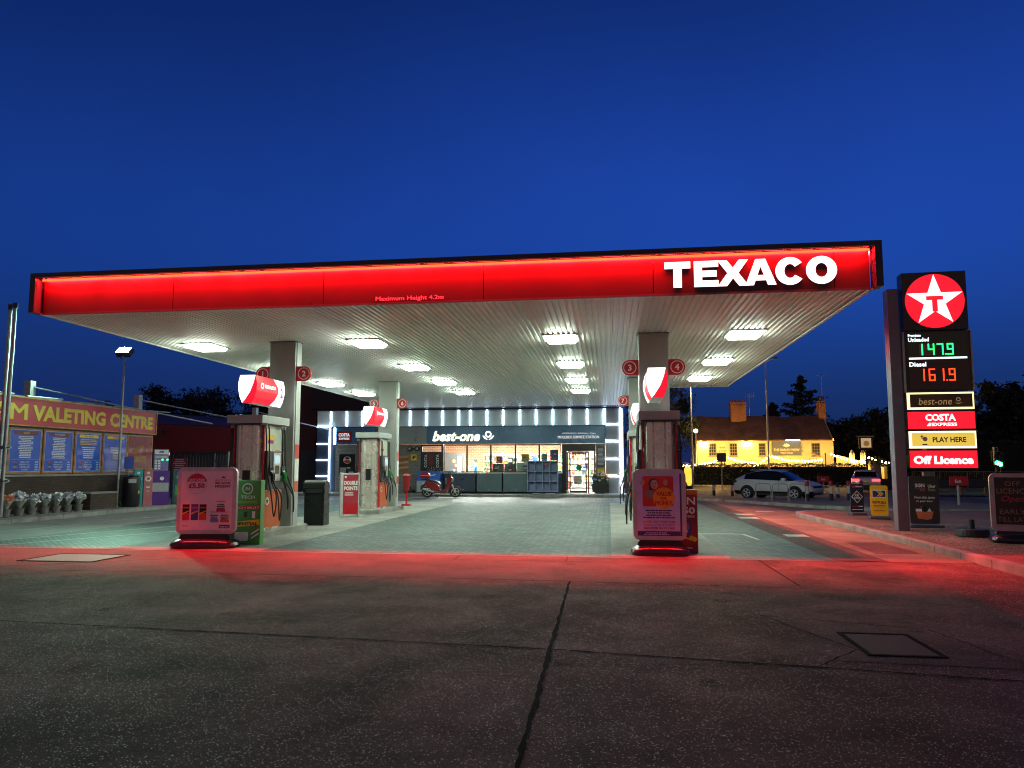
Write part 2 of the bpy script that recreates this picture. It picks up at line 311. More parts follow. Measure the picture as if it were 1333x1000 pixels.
# joints and cracks
JOINT = M('joint_tar', (.005, .0045, .004), .95, spec=.05)
def ribbon(pts, w, z, jit=0., name='slab_joint', mat=JOINT, sub=12):
    mb = MB(); P = []
    for i in range(len(pts) - 1):
        a, b = Vector(pts[i]), Vector(pts[i + 1]); k = max(1, int((b - a).length * sub)) if jit else 1
        P += [a.lerp(b, t / k) for t in range(k)]
    P.append(Vector(pts[-1])); vs = []
    for i, p in enumerate(P):
        t = (P[min(i + 1, len(P) - 1)] - P[max(i - 1, 0)]).normalized(); nrm = Vector((-t.y, t.x)); q = p + nrm * random.uniform(-jit, jit); ww = w * random.uniform(.55, 1.3) if jit else w
        vs += [(q.x + nrm.x * ww / 2, q.y + nrm.y * ww / 2, z), (q.x - nrm.x * ww / 2, q.y - nrm.y * ww / 2, z)]
    mb.add(vs, [(2 * i, 2 * i + 1, 2 * i + 3, 2 * i + 2) for i in range(len(P) - 1)], mat); return struct(mb.build(name))
ribbon([(-.53, 9.62), (-.50, 6.07), (-.44, 1.)], .036, .001, .007)
ribbon([(-14, 7.0), (-5.9, 6.45), (-.5, 6.07), (2.86, 5.63), (9, 4.8)], .024, .001, .006)
ribbon([(2.35, 9.62), (2.35, 12.16)], .025, .001, .004); ribbon([(2.35, 9.9), (5.5, 9.4), (9, 8.9)], .014, .0, .004)
ribbon([(-12.3, 9.62), (-.53, 9.62)], .02, .0, .012); ribbon([(-.53, 9.58), (2.4, 9.45)], .02, .0, .012)
ribbon([(-5.6, 11.9), (-9.0, 9.9), (-12, 7.9)], .03, .0015, .004)
ribbon([(-.9, 6.3), (-.2, 6.75), (.1, 6.45)], .008, .0, .01); ribbon([(-1.4, 6.1), (-.7, 5.75), (-.5, 5.8)], .008, .0, .01); ribbon([(-.45, 5.6), (.6, 5.75), (1.2, 5.95)], .007, .0, .012)
ribbon([(1.5, 7.7), (2.0, 6.4), (1.55, 5.85)], .012, .0, .012); ribbon([(1.5, 7.7), (2.9, 7.25), (3.2, 5.65)], .012, .0, .012)
ribbon([(-2.5, 11.55), (.02, 11.55)], .016, .001, .003); ribbon([(-2.5, 12.1), (-2.5, 11.55)], .016, .001, .003); ribbon([(-.7, 12.1), (-.7, 11.55)], .016, .001, .003)
ribbon([(-12.3, 11.0), (-8, 11.35), (-5.4, 11.9)], .012, .001, .003)
SMOOTH = aggregate('patch_concrete', (.150, .085, .070), (.32, .23, .20), .08, 80., .85, .4, .12)
polysheet('concrete_patch', [(1.58, 7.45), (2.0, 7.52), (2.82, 7.2), (2.95, 6.5), (3.02, 5.95), (1.75, 6.02), (1.92, 6.5), (1.75, 7.0)], SMOOTH, -.001)
polysheet('concrete_patch', [(-12.3, 8.1), (-8.6, 10.2), (-5.8, 11.7), (-5.2, 11.2), (-8.4, 9.3), (-11, 7.6)], BAND, .0)
# manhole covers
def manhole(x0, x1, y0, y1, label, mat, n=9):
    t = thing('manhole_cover', label, 'manhole cover', ((x0 + x1) / 2, (y0 + y1) / 2, 0)); hx, hy = (x1 - x0) / 2, (y1 - y0) / 2
    f = MB(); w = .035
    for a in ((-hx, hx, -hy, -hy + w), (-hx, hx, hy - w, hy), (-hx, -hx + w, -hy + w, hy - w), (hx - w, hx, -hy + w, hy - w)): f.box(*a, .0, .008, M('cover_frame', (.022, .016, .013), .95, spec=.05))
    f.build('frame', t); p = MB().box(-hx + w + .01, hx - w - .01, -hy + w + .01, hy - w - .01, .0, .004, mat)
    for i in range(n):
        for j in range(n):
            x = -hx + .08 + (2 * hx - .16) * i / (n - 1); y = -hy + .08 + (2 * hy - .16) * j / (n - 1); s = .018 if (i + j) % 2 else -.018
            p.add([(x - .02, y - s, .0065), (x + .02, y + s, .0065), (x + .02 - .006, y + s + .01, .0065), (x - .02 - .006, y - s + .01, .0065)], [(0, 1, 2, 3)], mat)
    p.build('plate', t)
manhole(2.02, 2.62, 6.2, 7.0, 'square steel manhole cover in the cracked concrete patch, lower right', M('worn_cover', (.085, .05, .042), .85, 0, .3, 9.))
manhole(-9.35, -8.05, 10.45, 11.4, 'wide chequered manhole cover with green light in its colour, lower left', M('green_lit_cover', (.10, .24, .21), .7, .1, .2, 12.), 12)  # green of the floodlight is put into the plate colour
polysheet('concrete_patch', [(4.5, 13.2), (5.3, 13.3), (5.25, 15.2), (4.6, 15.1)], BAND, .004)
# painted lines
LINE = M('road_paint', (.40, .39, .33), .6, 0, .3, 6.)
def line(x0, y0, x1, y1, w, z=.005): ribbon([(x0, y0), (x1, y1)], w, z, 0, 'road_marking', LINE)
line(-12.6, 12.4, -9.3, 20.5, .1); line(-11.6, 12.3, -8.9, 17.6, .1); line(-13.8, 13.8, -13.0, 25, .1)
for q in ((3.75, 16.4, 4.2, 16.4, .5), (3.72, 21.8, 4.25, 21.8, .7), (3.9, 23.4, 4.45, 23.4, .7), (4.9, 25.5, 5.5, 25.5, .5)): line(*q[:4], q[4], .006 + H(q[0], q[1]))
line(2.0, 16.6, 2.9, 16.6, .08, .006); line(2.9, 16.6, 3.0, 15.4, .08, .006)
# kerbs and pavements
def kerb(name, pts, w, z0, z1, mat=KERB):
    """row of kerb stones along a line; each stone is a slightly uneven block in the one strip"""
    mb = MB()
    for i in range(len(pts) - 1):
        a, b = Vector(pts[i]), Vector(pts[i + 1]); L = (b - a).length; k = max(1, int(L / .9)); t = (b - a) / L; nr = Vector((-t.y, t.x))
        for j in range(k):
            p = a + t * (L * j / k + .006); q = a + t * (L * (j + 1) / k - .006); dz = random.uniform(-.006, .006); h = H(p.x, p.y)
            c = [(p + nr * w / 2), (q + nr * w / 2), (q - nr * w / 2), (p - nr * w / 2)]
            vs = [(v.x, v.y, z0 + h) for v in c] + [(v.x, v.y, z1 + dz + h) for v in c]
            mb.add(vs, [(3, 2, 1, 0), (4, 5, 6, 7), (0, 1, 5, 4), (1, 2, 6, 5), (2, 3, 7, 6), (3, 0, 4, 7)], mat)
    return struct(mb.build(name, bevel=.015))
kerb('kerb', [(-15.6, 8), (-15.6, 24.4), (-15.2, 28.5)], .14, -.05, .12)
polysheet('pavement', [(-15.67, 8), (-15.67, 24.4), (-15.3, 28.5), (-30, 28.5), (-30, 8)], CONC, .105)
kerb('kerb', [(-16.5, 34.85), (2.4, 34.85)], .14, -.05, .12); sheet('pavement', (-16.6, 2.4, 34.92, 46), CONC, .108)
kerb('kerb', [(5.7, 6), (5.7, 16.5), (5.6, 20), (5.55, 22.4), (5.75, 23.3), (6.2, 23.9), (7.0, 24.2), (9, 24.4), (14, 24.6)], .16, -.05, .12)
GRAV = aggregate('gravel_bed', (.16, .10, .075), (.36, .28, .22), .35, 32., .85, .35)
REDBR = brick('red_block_pavement', (.24, .105, .07), (.18, .08, .055), (.05, .035, .03), .2, .1, .008, .75, .5, .5, None, .35)
polysheet('pavement', [(5.78, 6), (5.78, 16.5), (5.68, 20), (5.63, 22.4), (5.82, 23.2), (6.25, 23.8), (7, 24.1), (14, 24.5), (14, 6)], REDBR, .10)
polysheet('gravel_bed', [(5.95, 12.5), (5.95, 18.6), (8.6, 18.9), (9.4, 12.5)], GRAV, .106)
kerb('kerb', [(2.4, 34.95), (3.44, 34.7), (6.0, 33.5), (7.1, 30.6), (8.0, 28.3), (9.7, 26.2), (15, 25.4)], .16, -.05, .12)
g = MB(); isl = [(2.4, 35.05), (3.44, 34.8), (6.08, 33.58), (7.2, 30.7), (8.1, 28.4), (9.75, 26.3), (15, 25.5), (15, 41), (11, 40.6), (10, 38.5), (6.4, 38.2), (2.4, 38.4)]
bmg = bmesh.new(); vv = [bmg.verts.new((x, y, .11 + H(x, y))) for x, y in isl]; ff = bmg.faces.new(vv); bmesh.ops.triangulate(bmg, faces=[ff])
bmesh.ops.subdivide_edges(bmg, edges=bmg.edges[:], cuts=3, use_grid_fill=True)
for v_ in bmg.verts: v_.co.z = .11 + H(v_.co.x, v_.co.y)
me = bpy.data.meshes.new('traffic_island'); bmg.to_mesh(me); bmg.free(); me.materials.append(M('worn_island', (.20, .15, .10), .85, 0, .35, 2., .4, bscale=50)); o = bpy.data.objects.new('traffic_island', me); COL.objects.link(o); struct(o)
sheet('pavement', (3, 90, 61.5, 75), M('far_pavement', (.16, .15, .13), .8, 0, .25, 1.), -.32, True, 3.)
sheet('grass_verge', (19.5, 40, 47, 58), M('short_grass', (.045, .062, .02), .9, 0, .5, 3., .6, bscale=60), .05, True, 2.)

# ============================================================ CANOPY
CX0, CX1, CY0, CYR, CYB, XS, SZ = -10.88, 4.40, 12.27, 27.0, 35.0, 1.0, 4.41
cn = thing('forecourt_canopy', 'long flat fuel station canopy with red fascia and corrugated white underside', 'canopy', (-3.2, 20, 0))
ox, oy = -3.2, 20
SOF = M('soffit_white', (.80, .79, .73), .42, 0, .06, 3., spec=.5)
s = MB(); pitch = .116; x = CX0 + .09; prof = []
while x < CX1 - .1 - pitch:
    prof += [(x, SZ), (x + .056, SZ), (x + .068, SZ + .032), (x + .104, SZ + .032)]; x += pitch
prof.append((x, SZ)); prof.append((CX1 - .09, SZ))
vs = []; fs = []
for i, (x, z) in enumerate(prof):
    yb = CYB if x < XS else CYR; vs += [(x - ox, CY0 + .02 - oy, z), (x - ox, yb - oy, z)]
for i in range(len(prof) - 1): fs.append((2 * i, 2 * i + 1, 2 * i + 3, 2 * i + 2))
s.add(vs, fs, SOF).build('soffit', cn)
ed = MB()
ed.box(CX0 - ox, XS - ox, CYB - oy + .005, CYB + .12 - oy, SZ - .02, SZ + .45, BLACK).box(XS + .005 - ox, CX1 - .02 - ox, CYR + .005 - oy, CYR + .1 - oy, SZ - .01, SZ + .5, WHITEP).box(XS - .1 - ox, XS - ox, CYR + .12 - oy, CYB - oy, SZ - .01, SZ + .45, WHITEP)
ed.build('rear_edge', cn)
RED = M('fascia_red', (.052, .0008, .002), .32, 0, .05, 2., spec=.4)
f = MB(); js = [CX0 + .12, -8.07, -5.12, -2.16, .79, 3.74, CX1 - .10]
for a, b in zip(js[:-1], js[1:]): f.box(a + .006 - ox, b - .006 - ox, CY0 - oy, CY0 + .04 - oy, SZ + .015, 5.10, RED)
f.build('fascia', cn)
f = MB()
for k in range(5):
    a = CY0 + .12 + k * 2.92; b = min(a + 2.92, CYR)
    f.box(CX1 - .12 - ox, CX1 - .08 - ox, a + .006 - oy, b - .006 - oy, SZ + .015, 5.10, RED)
f.build('fascia', cn)
f = MB()
for k in range(8): f.box(CX0 + .08 - ox, CX0 + .12 - ox, CY0 + .12 + k * 2.82 + .006 - oy, CY0 + .12 + (k + 1) * 2.82 - .006 - oy, SZ + .015, 5.10, RED)
f.build('fascia', cn)
bt = MB().box(CX0 + .12 - ox, CX1 - .1 - ox, CY0 - .012 - oy, CY0 + .018 - oy, SZ - .02, SZ + .012, M('trim_grey', (.06, .06, .06), .5))
bt.box(CX1 - .11 - ox, CX1 - .06 - ox, CY0 + .02 - oy, CYR - oy, SZ - .02, SZ + .012, WHITEP).box(CX0 + .06 - ox, CX0 + .11 - ox, CY0 + .02 - oy, CYB - oy, SZ - .02, SZ + .012, WHITEP).build('bottom_trim', cn)
DB = M('canopy_black', (.014, .012, .016), .4)
f = MB().box(CX0 - .05 - ox, CX1 + .05 - ox, CY0 - .16 - oy, CY0 + .3 - oy, 5.085, 5.17, DB)
f.box(CX1 - .3 - ox, CX1 + .05 - ox, CY0 + .3 - oy, CYR - oy, 5.085, 5.17, DB).box(CX0 - .05 - ox, CX0 + .3 - ox, CY0 + .3 - oy, CYB - oy, 5.085, 5.17, DB)
f.box(CX0 - .05 - ox, CX0 + .06 - ox, CY0 - .16 - oy, CY0 + .10 - oy, SZ, 5.083, DB).box(CX1 - .06 - ox, CX1 + .05 - ox, CY0 - .16 - oy, CY0 + .10 - oy, SZ, 5.083, DB)
f.build('top_lip', cn)
MB().box(CX0 + .3 - ox, XS - ox, CY0 + .3 - oy, CYB - oy, 4.95, 5.05, DKGREY).box(XS - ox, CX1 - .3 - ox, CY0 + .3 - oy, CYR - oy, 4.95, 5.05, DKGREY).build('roof_deck', cn)
# red light strip under the lip: housing carries an emitter that faces the fascia and the ground below it
REDLED = E('red_led', (1., .014, .022), L_RED, 'FRONT', .1); REDLED2 = E('red_led_side', (1., .014, .022), L_RED * .45, 'FRONT', .1); REDLINE = E('red_led_line', (1., .10, .02), 3.0, 'NONE', .25)
def strip(along, a, b, off, sgn, nm):
    """along 'x': a strip at y=off running in x; emitter tilted back to the panel"""
    mb = MB(); hz = MB(); z = 5.078; p = off - sgn * .07; q = p + sgn * .03
    def P(t, u, v): return (t - ox, u - oy, v) if along == 'x' else (u - ox, t - oy, v)
    mb.quad(P(a, q, z), P(b, q, z), P(b, p, z), P(a, p, z), REDLED if along == 'x' else REDLED2)
    o = mb.build(nm, cn)
    hz.quad(P(a, p - sgn * .014, z - .014), P(b, p - sgn * .014, z - .014), P(b, p - sgn * .011, z - .054), P(a, p - sgn * .011, z - .054), REDLINE)
    hz.quad(P(a, p - sgn * .004, z + .0068), P(b, p - sgn * .004, z + .0068), P(b, p - sgn * .004, z - .052), P(a, p - sgn * .004, z - .052), DB)  # black baffle added behind the line to stop red light spreading forward
    hz.build('led_line', cn); return o
strip('x', CX0 + .14, CX1 - .12, CY0, 1, 'led_strip'); strip('y', CY0 + .12, CYR - .1, CX1 - .08, -1, 'led_strip')
# letters on the fascia
LET = E('letter_white', (1, .98, .96), 2.4, 'NONE', .02); LSIDE = M('letter_side', (.6, .6, .6), .5)
def arc(cx, cz, rx, rz, a0, a1, n): return [(cx + rx * math.cos(R(a0 + (a1 - a0) * i / n)), cz + rz * math.sin(R(a0 + (a1 - a0) * i / n))) for i in range(n + 1)]
lz0, lz1 = 4.52, 4.965; hh = lz1 - lz0; st = .115
def letter(polys, x0, w):
    mb = MB()
    for po in polys:
        pts = [(x0 + p[0] * w - ox, lz0 + p[1] * hh) for p in po]; mb.prism(pts, 'y', CY0 - .020 - oy, CY0 - .002 - oy, LSIDE, LSIDE)
        mb.plate(pts, CY0 - .022 - oy, LET)
    return mb.build('letter', cn)
def bars(*r): return [[(a, c), (b, c), (b, d), (a, d)] for a, b, c, d in r]
letter(bars((0, 1, .74, 1), (.34, .66, 0, .739)), .98, .43)
letter(bars((0, .33, 0, 1), (.331, 1, .76, 1), (.331, .93, .38, .62), (.331, 1, 0, .24)), 1.47, .40)
letter([[(0, 0), (.30, 0), (.5, .3), (.70, 0), (1, 0), (.68, .5), (1, 1), (.70, 1), (.5, .70), (.30, 1), (0, 1), (.32, .5)]], 1.86, .50)
letter([[(0, 0), (.27, 0), (.32, .17), (.68, .17), (.73, 0), (1, 0), (.66, 1), (.34, 1)][:0] or [(0, 0), (.27, 0), (.5, .72), (.73, 0), (1, 0), (.66, 1), (.34, 1)], [(.33, .18), (.67, .18), (.61, .38), (.39, .38)]], 2.31, .50)
o1 = arc(.5, .5, .5, .53, 38, 322, 26); i1 = arc(.5, .5, .21, .27, 322, 38, 20)
def cpoly(a0, a1, n=26): return [list(q) for q in (arc(.5, .5, .5, .53, a0 + (a1 - a0) * k / n, a0 + (a1 - a0) * (k + 1) / n, 1) + arc(.5, .5, .20, .27, a0 + (a1 - a0) * (k + 1) / n, a0 + (a1 - a0) * k / n, 1) for k in range(n))]
letter(cpoly(36, 324), 2.80, .47); letter(cpoly(0, 360, 32), 3.29, .49)
MB().text('Maximum Height 4.2m', -4.13 - ox, -2.88 - ox, 4.435, 4.535, CY0 - .004 - oy, M('pink_print', (.9, .6, .66), .5), .012).build('lettering', cn)
# columns
COLM = M('column_grey', (.40, .42, .40), .38, .1, .1, 1.5)
colpos = [(-7.55, 15.8), (.985, 15.8), (-7.55, 23.9), (.985, 23.9)]
for cx_, cy_ in colpos:
    c = MB().box(cx_ - .315 - ox, cx_ + .315 - ox, cy_ - oy, cy_ + .34 - oy, .12, SZ - .012, COLM)
    c.box(cx_ + .28 - ox, cx_ + .335 - ox, cy_ + .06 - oy, cy_ + .30 - oy, .12, SZ - .012, GREYP)
    c.box(cx_ - .35 - ox, cx_ + .35 - ox, cy_ - .03 - oy, cy_ + .37 - oy, SZ - .011, SZ - .002, DKGREY)
    c.box(cx_ - .06 - ox, cx_ + .06 - ox, cy_ - .02 - oy, cy_ - .001 - oy, SZ - .14, SZ - .013, GREYP)
    o = c.build('column', cn, bevel=.012)
    for k, (za, zb, m) in enumerate(((1.75, 1.98, REDP), (1.40, 1.74, WHITEPR), (1.16, 1.39, ORANGE))):
        pass
# soffit lights
LUM = E('luminaire', (.80, 1., .80), L_SOFFIT, 'FRONT', .03)
lt = thing('ceiling_light', 'x', 'light', (0, 0, SZ), 0, 'square lights in the canopy ceiling')
MB().box(-.40, .40, -.46, -.40, -.022, .03, GREYP).box(-.40, .40, .40, .46, -.022, .03, GREYP).box(-.40, -.35, -.399, .399, -.022, .03, GREYP).box(.35, .40, -.399, .399, -.022, .03, GREYP).build('frame', lt)
MB().add([(-.345, -.395, -.004), (.345, -.395, -.004), (.345, .395, -.004), (-.345, .395, -.004), (-.30, -.34, -.085), (.30, -.34, -.085), (.30, .34, -.085), (-.30, .34, -.085)],
         [(4, 5, 1, 0), (5, 6, 2, 1), (6, 7, 3, 2), (7, 4, 0, 3), (7, 6, 5, 4)], LUM).build('diffuser', lt)
rows = {16.15: 'front', 20.3: 'second', 24.15: 'third', 27.6: 'fourth'}; colsx = {-9.7: 'leftmost', -5.6: 'second from left', -1.05: 'third from left', 3.0: 'rightmost'}
first = True
for yy, rn in rows.items():
    for xx, cnm in colsx.items():
        if yy > 27 and xx > 1: continue
        lb = f'lit square canopy light, {cnm} in the {rn} row back from the red fascia'
        if first: lt.location = (xx, yy, SZ); lt['label'] = lb; first = False
        else: place(lt, (xx, yy, SZ), 0, lb)

# ============================================================ NUMBER SIGNS
def numsign(n, side, cx_, cy_, where):
    t = thing('number_sign', f'red round number {n} sign on the {where}', 'sign', (cx_ + side * .318, cy_ + .05, 3.65), 0, 'pump number signs')
    r = .172; b = MB(); pts = [(0, -r), (0, r)] + arc(side * .19, 0, r, r, 90, -90 if side > 0 else 270, 18)
    b.prism(pts if side < 0 else pts[::-1], 'y', 0, .05, REDP); b.build('plate', t)
    MB().ring(side * .19, 0, .125, .142, -.003, WHITEPR).text(str(n), side * .19 - .052, side * .19 + .052, -.07, .07, -.003, WHITEPR, .03, 0, False).build('lettering', t)
for n, sd, i, wh in ((1, -1, 0, 'left side of the front left column'), (2, 1, 0, 'right side of the front left column'), (3, -1, 1, 'left side of the front right column'), (4, 1, 1, 'right side of the front right column'),
                     (5, -1, 2, 'left side of the rear left column'), (6, 1, 2, 'right side of the rear left column'), (7, -1, 3, 'left side of the rear right column')):
    numsign(n, sd, *colpos[i], wh)
# stickers on the column edge
for i, wh in ((0, 'front left column beside the lit pump'), (2, 'rear left column behind the pump')):
    cx_, cy_ = colpos[i]; t = thing('sticker_strip', f'tall red and orange notice strip on the {wh}', 'notice', (cx_ + .337, cy_ + .18, 1.5))
    MB().box(0, .004, -.1, .1, .17, .5, REDP).box(0, .004, -.1, .1, -.35, .169, WHITEPR).box(0, .004, -.1, .1, -.6, -.351, ORANGE).build('print', t)

# ============================================================ PUMP ISLANDS, PUMPS
def island(cx_, y0, y1):
    pts = [(cx_ - .42, y0 + .2), (cx_ - .25, y0), (cx_ + .25, y0), (cx_ + .42, y0 + .2), (cx_ + .42, y1 - .2), (cx_ + .25, y1), (cx_ - .25, y1), (cx_ - .42, y1 - .2)]
    struct(MB().prism(pts, 'z', -.02, .13, CONC).build('pump_island', bevel=.02))
for cx_ in (-7.55, .985):
    island(cx_, 13.65, 16.7); island(cx_, 21.7, 24.8)
pump = thing('fuel_dispenser', 'x', 'fuel pump', (0, 0, .13), 0, 'fuel pumps on the islands')
pts = [(-.315, .17), (-.235, .035), (-.165, .0), (-.13, .0), (-.10, .045), (.10, .045), (.13, .0), (.165, .0), (.235, .035), (.315, .17), (.315, 1.0), (.25, 1.12), (-.25, 1.12), (-.315, 1.0)]
b = MB().prism(pts, 'z', .0, 2.27, STEEL); b.build('cabinet', pump, bevel=.006)
MB().box(-.085, .085, .038, .044, .92, 1.28, BLACK).build('access_window', pump)
MB().box(-.40, .40, -.1, 1.2, 2.275, 2.45, GREYP).box(-.36, .36, -.06, 1.16, 2.24, 2.274, DKGREY).build('top_cap', pump, bevel=.008)
PALE = M('pale_panel', (.55, .56, .48), .5); SCR = E('pump_screen', (.55, .8, .9), .6, 'NONE', .5); SILV = M('silver_plastic', (.45, .46, .47), .35, .3)
for sd in (-1, 1):
    X = lambda u: sd * u
    MB().box(X(.316), X(.322), .14, .98, 1.72, 2.22, PALE).build('upper_panel', pump)
    MB().box(X(.316), X(.345), .11, .15, .05, 2.24, REDP).build('edge_trim', pump)
    q = MB().box(X(.316), X(.41), .17, .97, .86, 1.70, DKGREY); q.build('console', pump, bevel=.02)
    q = MB().box(X(.4105), X(.425), .42, .76, 1.05, 1.66, SILV); q.box(X(.4255), X(.428), .46, .72, 1.42, 1.60, SCR).box(X(.4255), X(.428), .50, .68, 1.2, 1.38, BLACK)
    for k in range(12): q.box(X(.4255), X(.430), .51 + (k % 3) * .055, .55 + (k % 3) * .055, 1.08 + (k // 3) * .028, 1.10 + (k // 3) * .028, WHITEP)
    q.build('display', pump)
    q = MB().box(X(.316), X(.36), .16, .98, .06, .84, ORANGE); q.build('base_panel', pump, bevel=.01)
    q = MB(); n = 20
    vs = [(X(.363), .30 + .085 * math.cos(2 * math.pi * i / n), .62 + .085 * math.sin(2 * math.pi * i / n)) for i in range(n)]; q.add(vs, [tuple(range(n))], WHITEPR)
    vs = [(X(.365), .30 + (.07 if i % 2 == 0 else .03) * math.sin(math.pi * i / 5), .62 + (.07 if i % 2 == 0 else .03) * math.cos(math.pi * i / 5)) for i in range(10)]; q.add(vs, [tuple(range(10))], BLACK)
    q.build('emblem', pump)
    MB().box(X(.322), X(.326), .30, .62, 1.84, 2.05, YELL).box(X(.3265), X(.328), .33, .59, 1.86, 1.93, M('purple_print', (.25, .03, .3), .5)).build('sticker', pump)
    for k, (yh, yn) in enumerate(((.10, .28), (.24, .34), (.86, .84), (1.0, .92))):
        lo = (.30, .22, .42, .36)[k]; o_ = .54 + .08 * (k % 2)
        P = curve([(X(.385), yh, 2.24), (X(.40), yh, 2.0), (X(.43), yh + .02, 1.3), (X(o_), yh + .02, .75), (X(o_ + .03), (yh + yn) / 2 + .02, lo), (X(o_ + .01), yn + .06, .72), (X(.455), yn + .02, 1.02)], 7)
        h = MB().tube(P, .0145, RUBBER, 7).build('hose', pump, smooth=True)
        MB().cyl((X(.385), yh, 2.18), (X(.385), yh, 2.25), .026, SILV, n=10).build('hose_fitting', h)
        nz = MB(); gm = [BLACK, BLACK, M('nozzle_green', (.01, .30, .06), .35), M('nozzle_green', (0, 0, 0))][k]
        nz.tube(curve([(X(.455), yn + .02, 1.02), (X(.475), yn, 1.12), (X(.47), yn - .01, 1.2), (X(.42), yn - .02, 1.27)], 4), [.02, .024, .03, .034, .034, .036, .036, .036, .034, .032, .03, .028, .026], gm, 8)
        nz.tube([(X(.455), yn - .02, 1.05), (X(.505), yn - .03, 1.10), (X(.50), yn - .03, 1.2)], .01, gm, 6)
        nz.build('nozzle', pump, smooth=True)
        MB().box(X(.411), X(.45), yn - .07, yn + .05, 1.16, 1.36, RUBBER).build('holster', pump, bevel=.01)
pump.location = (-7.64, 14.4, .13); pump['label'] = 'steel fuel pump with orange base beside the ANY 3 FOR sign'
place(pump, (.985, 14.4, .13), 0, 'steel fuel pump on the front right island behind the value sign')
place(pump, (-7.68, 22.35, .13), 0, 'steel fuel pump further back on the left by the points stand')
place(pump, (.985, 22.35, .13), 0, 'steel fuel pump on the rear right island mostly hidden behind the front one')
# lit boxes over the pumps
WGL = E('box_white_glow', (1, .98, 1.), 2.6, 'FRONT_BACK'); RGL = E('box_red_glow', (1., .01, .035), .95, 'FRONT_BACK')
def lightbox(cx_, y0, numL, numR, label):
    t = thing('illuminated_sign', label, 'lit sign', (cx_, y0, 2.83), 0, 'lit boxes above the fuel pumps'); Ld = 1.32
    prof = [(.11, 0), (.165, .12), (.20, .27), (.21, .42), (.17, .59)]
    full = [(x, z) for x, z in prof] + [(-x, z) for x, z in prof[::-1]]
    MB().prism([(x * .97, z) for x, z in full], 'y', .02, Ld - .02, GREYP).box(-.05, .05, Ld - .02, Ld + .14, .2, .32, GREYP).build('housing', t)
    fr = MB(); swo = [(.17, .59), (.13, .42), (.06, .24), (-.05, .07), (-.11, .0)]
    fr.plate([(-.11, 0)] + [(-x, z) for x, z in prof[1:]] + swo[:-1], 0, WGL); fr.plate(swo[::-1] + [] if False else [(.11, 0), (.165, .12), (.20, .27), (.21, .42), (.17, .59)] + swo[1:], 0, RGL)
    fr.build('front_panel', t)
    for sd, num in ((-1, numL), (1, numR)):
        sp = MB(); K = 10
        for i in range(len(prof) - 1):
            (xa, za), (xb, zb) = prof[i], prof[i + 1]
            ya = .8 + .22 * math.sin(math.pi * za / .62); yb = .8 + .22 * math.sin(math.pi * zb / .62)
            sp.quad((sd * xa, .0, za), (sd * xa, ya, za), (sd * xb, yb, zb), (sd * xb, .0, zb), RGL); sp.quad((sd * xa, ya, za), (sd * xa, Ld, za), (sd * xb, Ld, zb), (sd * xb, yb, zb), WGL)
        sp.build('side_panel', t)
        tx = MB(); a, bb = ((.34, .86) if sd > 0 else (-.86, -.34)); yq = -.216
        tx.text('TEXACO', a, bb, .345, .42, yq, WGL, .03); tx.ring(*((.24, .38) if sd > 0 else (-.95, .38)), .04, .065, yq, WGL, 16)
        c = (1.15 if sd > 0 else -1.15); tx.text(str(num), c - .08, c + .08, .20, .42, yq, REDP, .04, 0, False)
        o = tx.build('lettering', t); o.rotation_euler = (0, 0, R(90) * sd)
lightbox(-7.56, 14.22, 1, 2, 'glowing red and white box above the front left fuel pump'); lightbox(.95, 14.22, 3, 4, 'glowing red and white box above the front right fuel pump')
lightbox(-7.66, 22.3, 5, 6, 'glowing red and white box above the rear left fuel pump'); lightbox(.92, 22.3, 7, 8, 'glowing red and white box half hidden above the rear right fuel pump')

# ============================================================ SHOP
SY = 37.5
sh = thing('shop_building', 'low service station shop with white light strips and dark blue sign band under the canopy', 'shop', (-7.6, SY, .1))
def sx(x): return x + 7.6
GRB = brick('grey_brick', (.34, .33, .29), (.25, .24, .22), (.18, .17, .16), .22, .075, .01, .85, .5, .4, (R(90), 0, 0), .2)
PAR = M('parapet_panel', (.74, .86, .82), .35, .15, .1, 1.)
zb = .1
def Z(z): return z - zb
TN = M('tower_blue', (.06, .085, .13), .4, .1, .1, 1.); TG = M('tower_grey', (.34, .34, .35), .4, .1, .08, 1.)
MB().box(sx(-14.72), sx(-9.98), .0, .25, 0, Z(2.64), GRB).box(sx(-.68), sx(-.2), .02, .25, 0, Z(2.64), GRB).build('wall', sh)
MB().box(sx(-8.76), sx(-2.43), .02, .2, 0, Z(1.16), NAVY).build('wall', sh)
MB().box(sx(-15.8), sx(-15.6), .25, 8, 0, Z(4.3), GRB).box(sx(.4), sx(.6), .25, 8, 0, Z(4.3), GRB).box(sx(-15.6), sx(.4), 7.8, 8, 0, Z(4.3), brick('shop_inner_brick', (.50, .20, .09), (.38, .14, .06), (.5, .38, .28), .3, .11, .018, .8, .5, .3, (R(90), 0, 0), .2)).build('wall', sh)
MB().box(sx(-15.6), sx(.4), .25, 7.8, Z(2.9), Z(3.0), M('ceiling_tile', (.7, .69, .66), .8, 0, .05)).build('ceiling', sh)
MB().box(sx(-15.6), sx(.4), .25, 7.8, .0, .01, M('shop_floor', (.45, .43, .40), .4, 0, .1)).build('floor', sh)
MB().box(sx(-15.9), sx(.75), .3, 8.1, Z(4.3), Z(4.36), DKGREY).build('roof', sh)
p = MB(); px = [-15.02, -14.12, -13.24, -12.36, -11.48, -10.58, -9.68, -8.79, -7.92, -7.28, -6.39, -5.52, -4.63, -3.77, -2.89, -2.01, -1.1, -.2]
for a, b in zip(px[:-1], px[1:]): p.box(sx(a + .01), sx(b - .01), .0, .06, Z(3.62), Z(4.48), PAR)
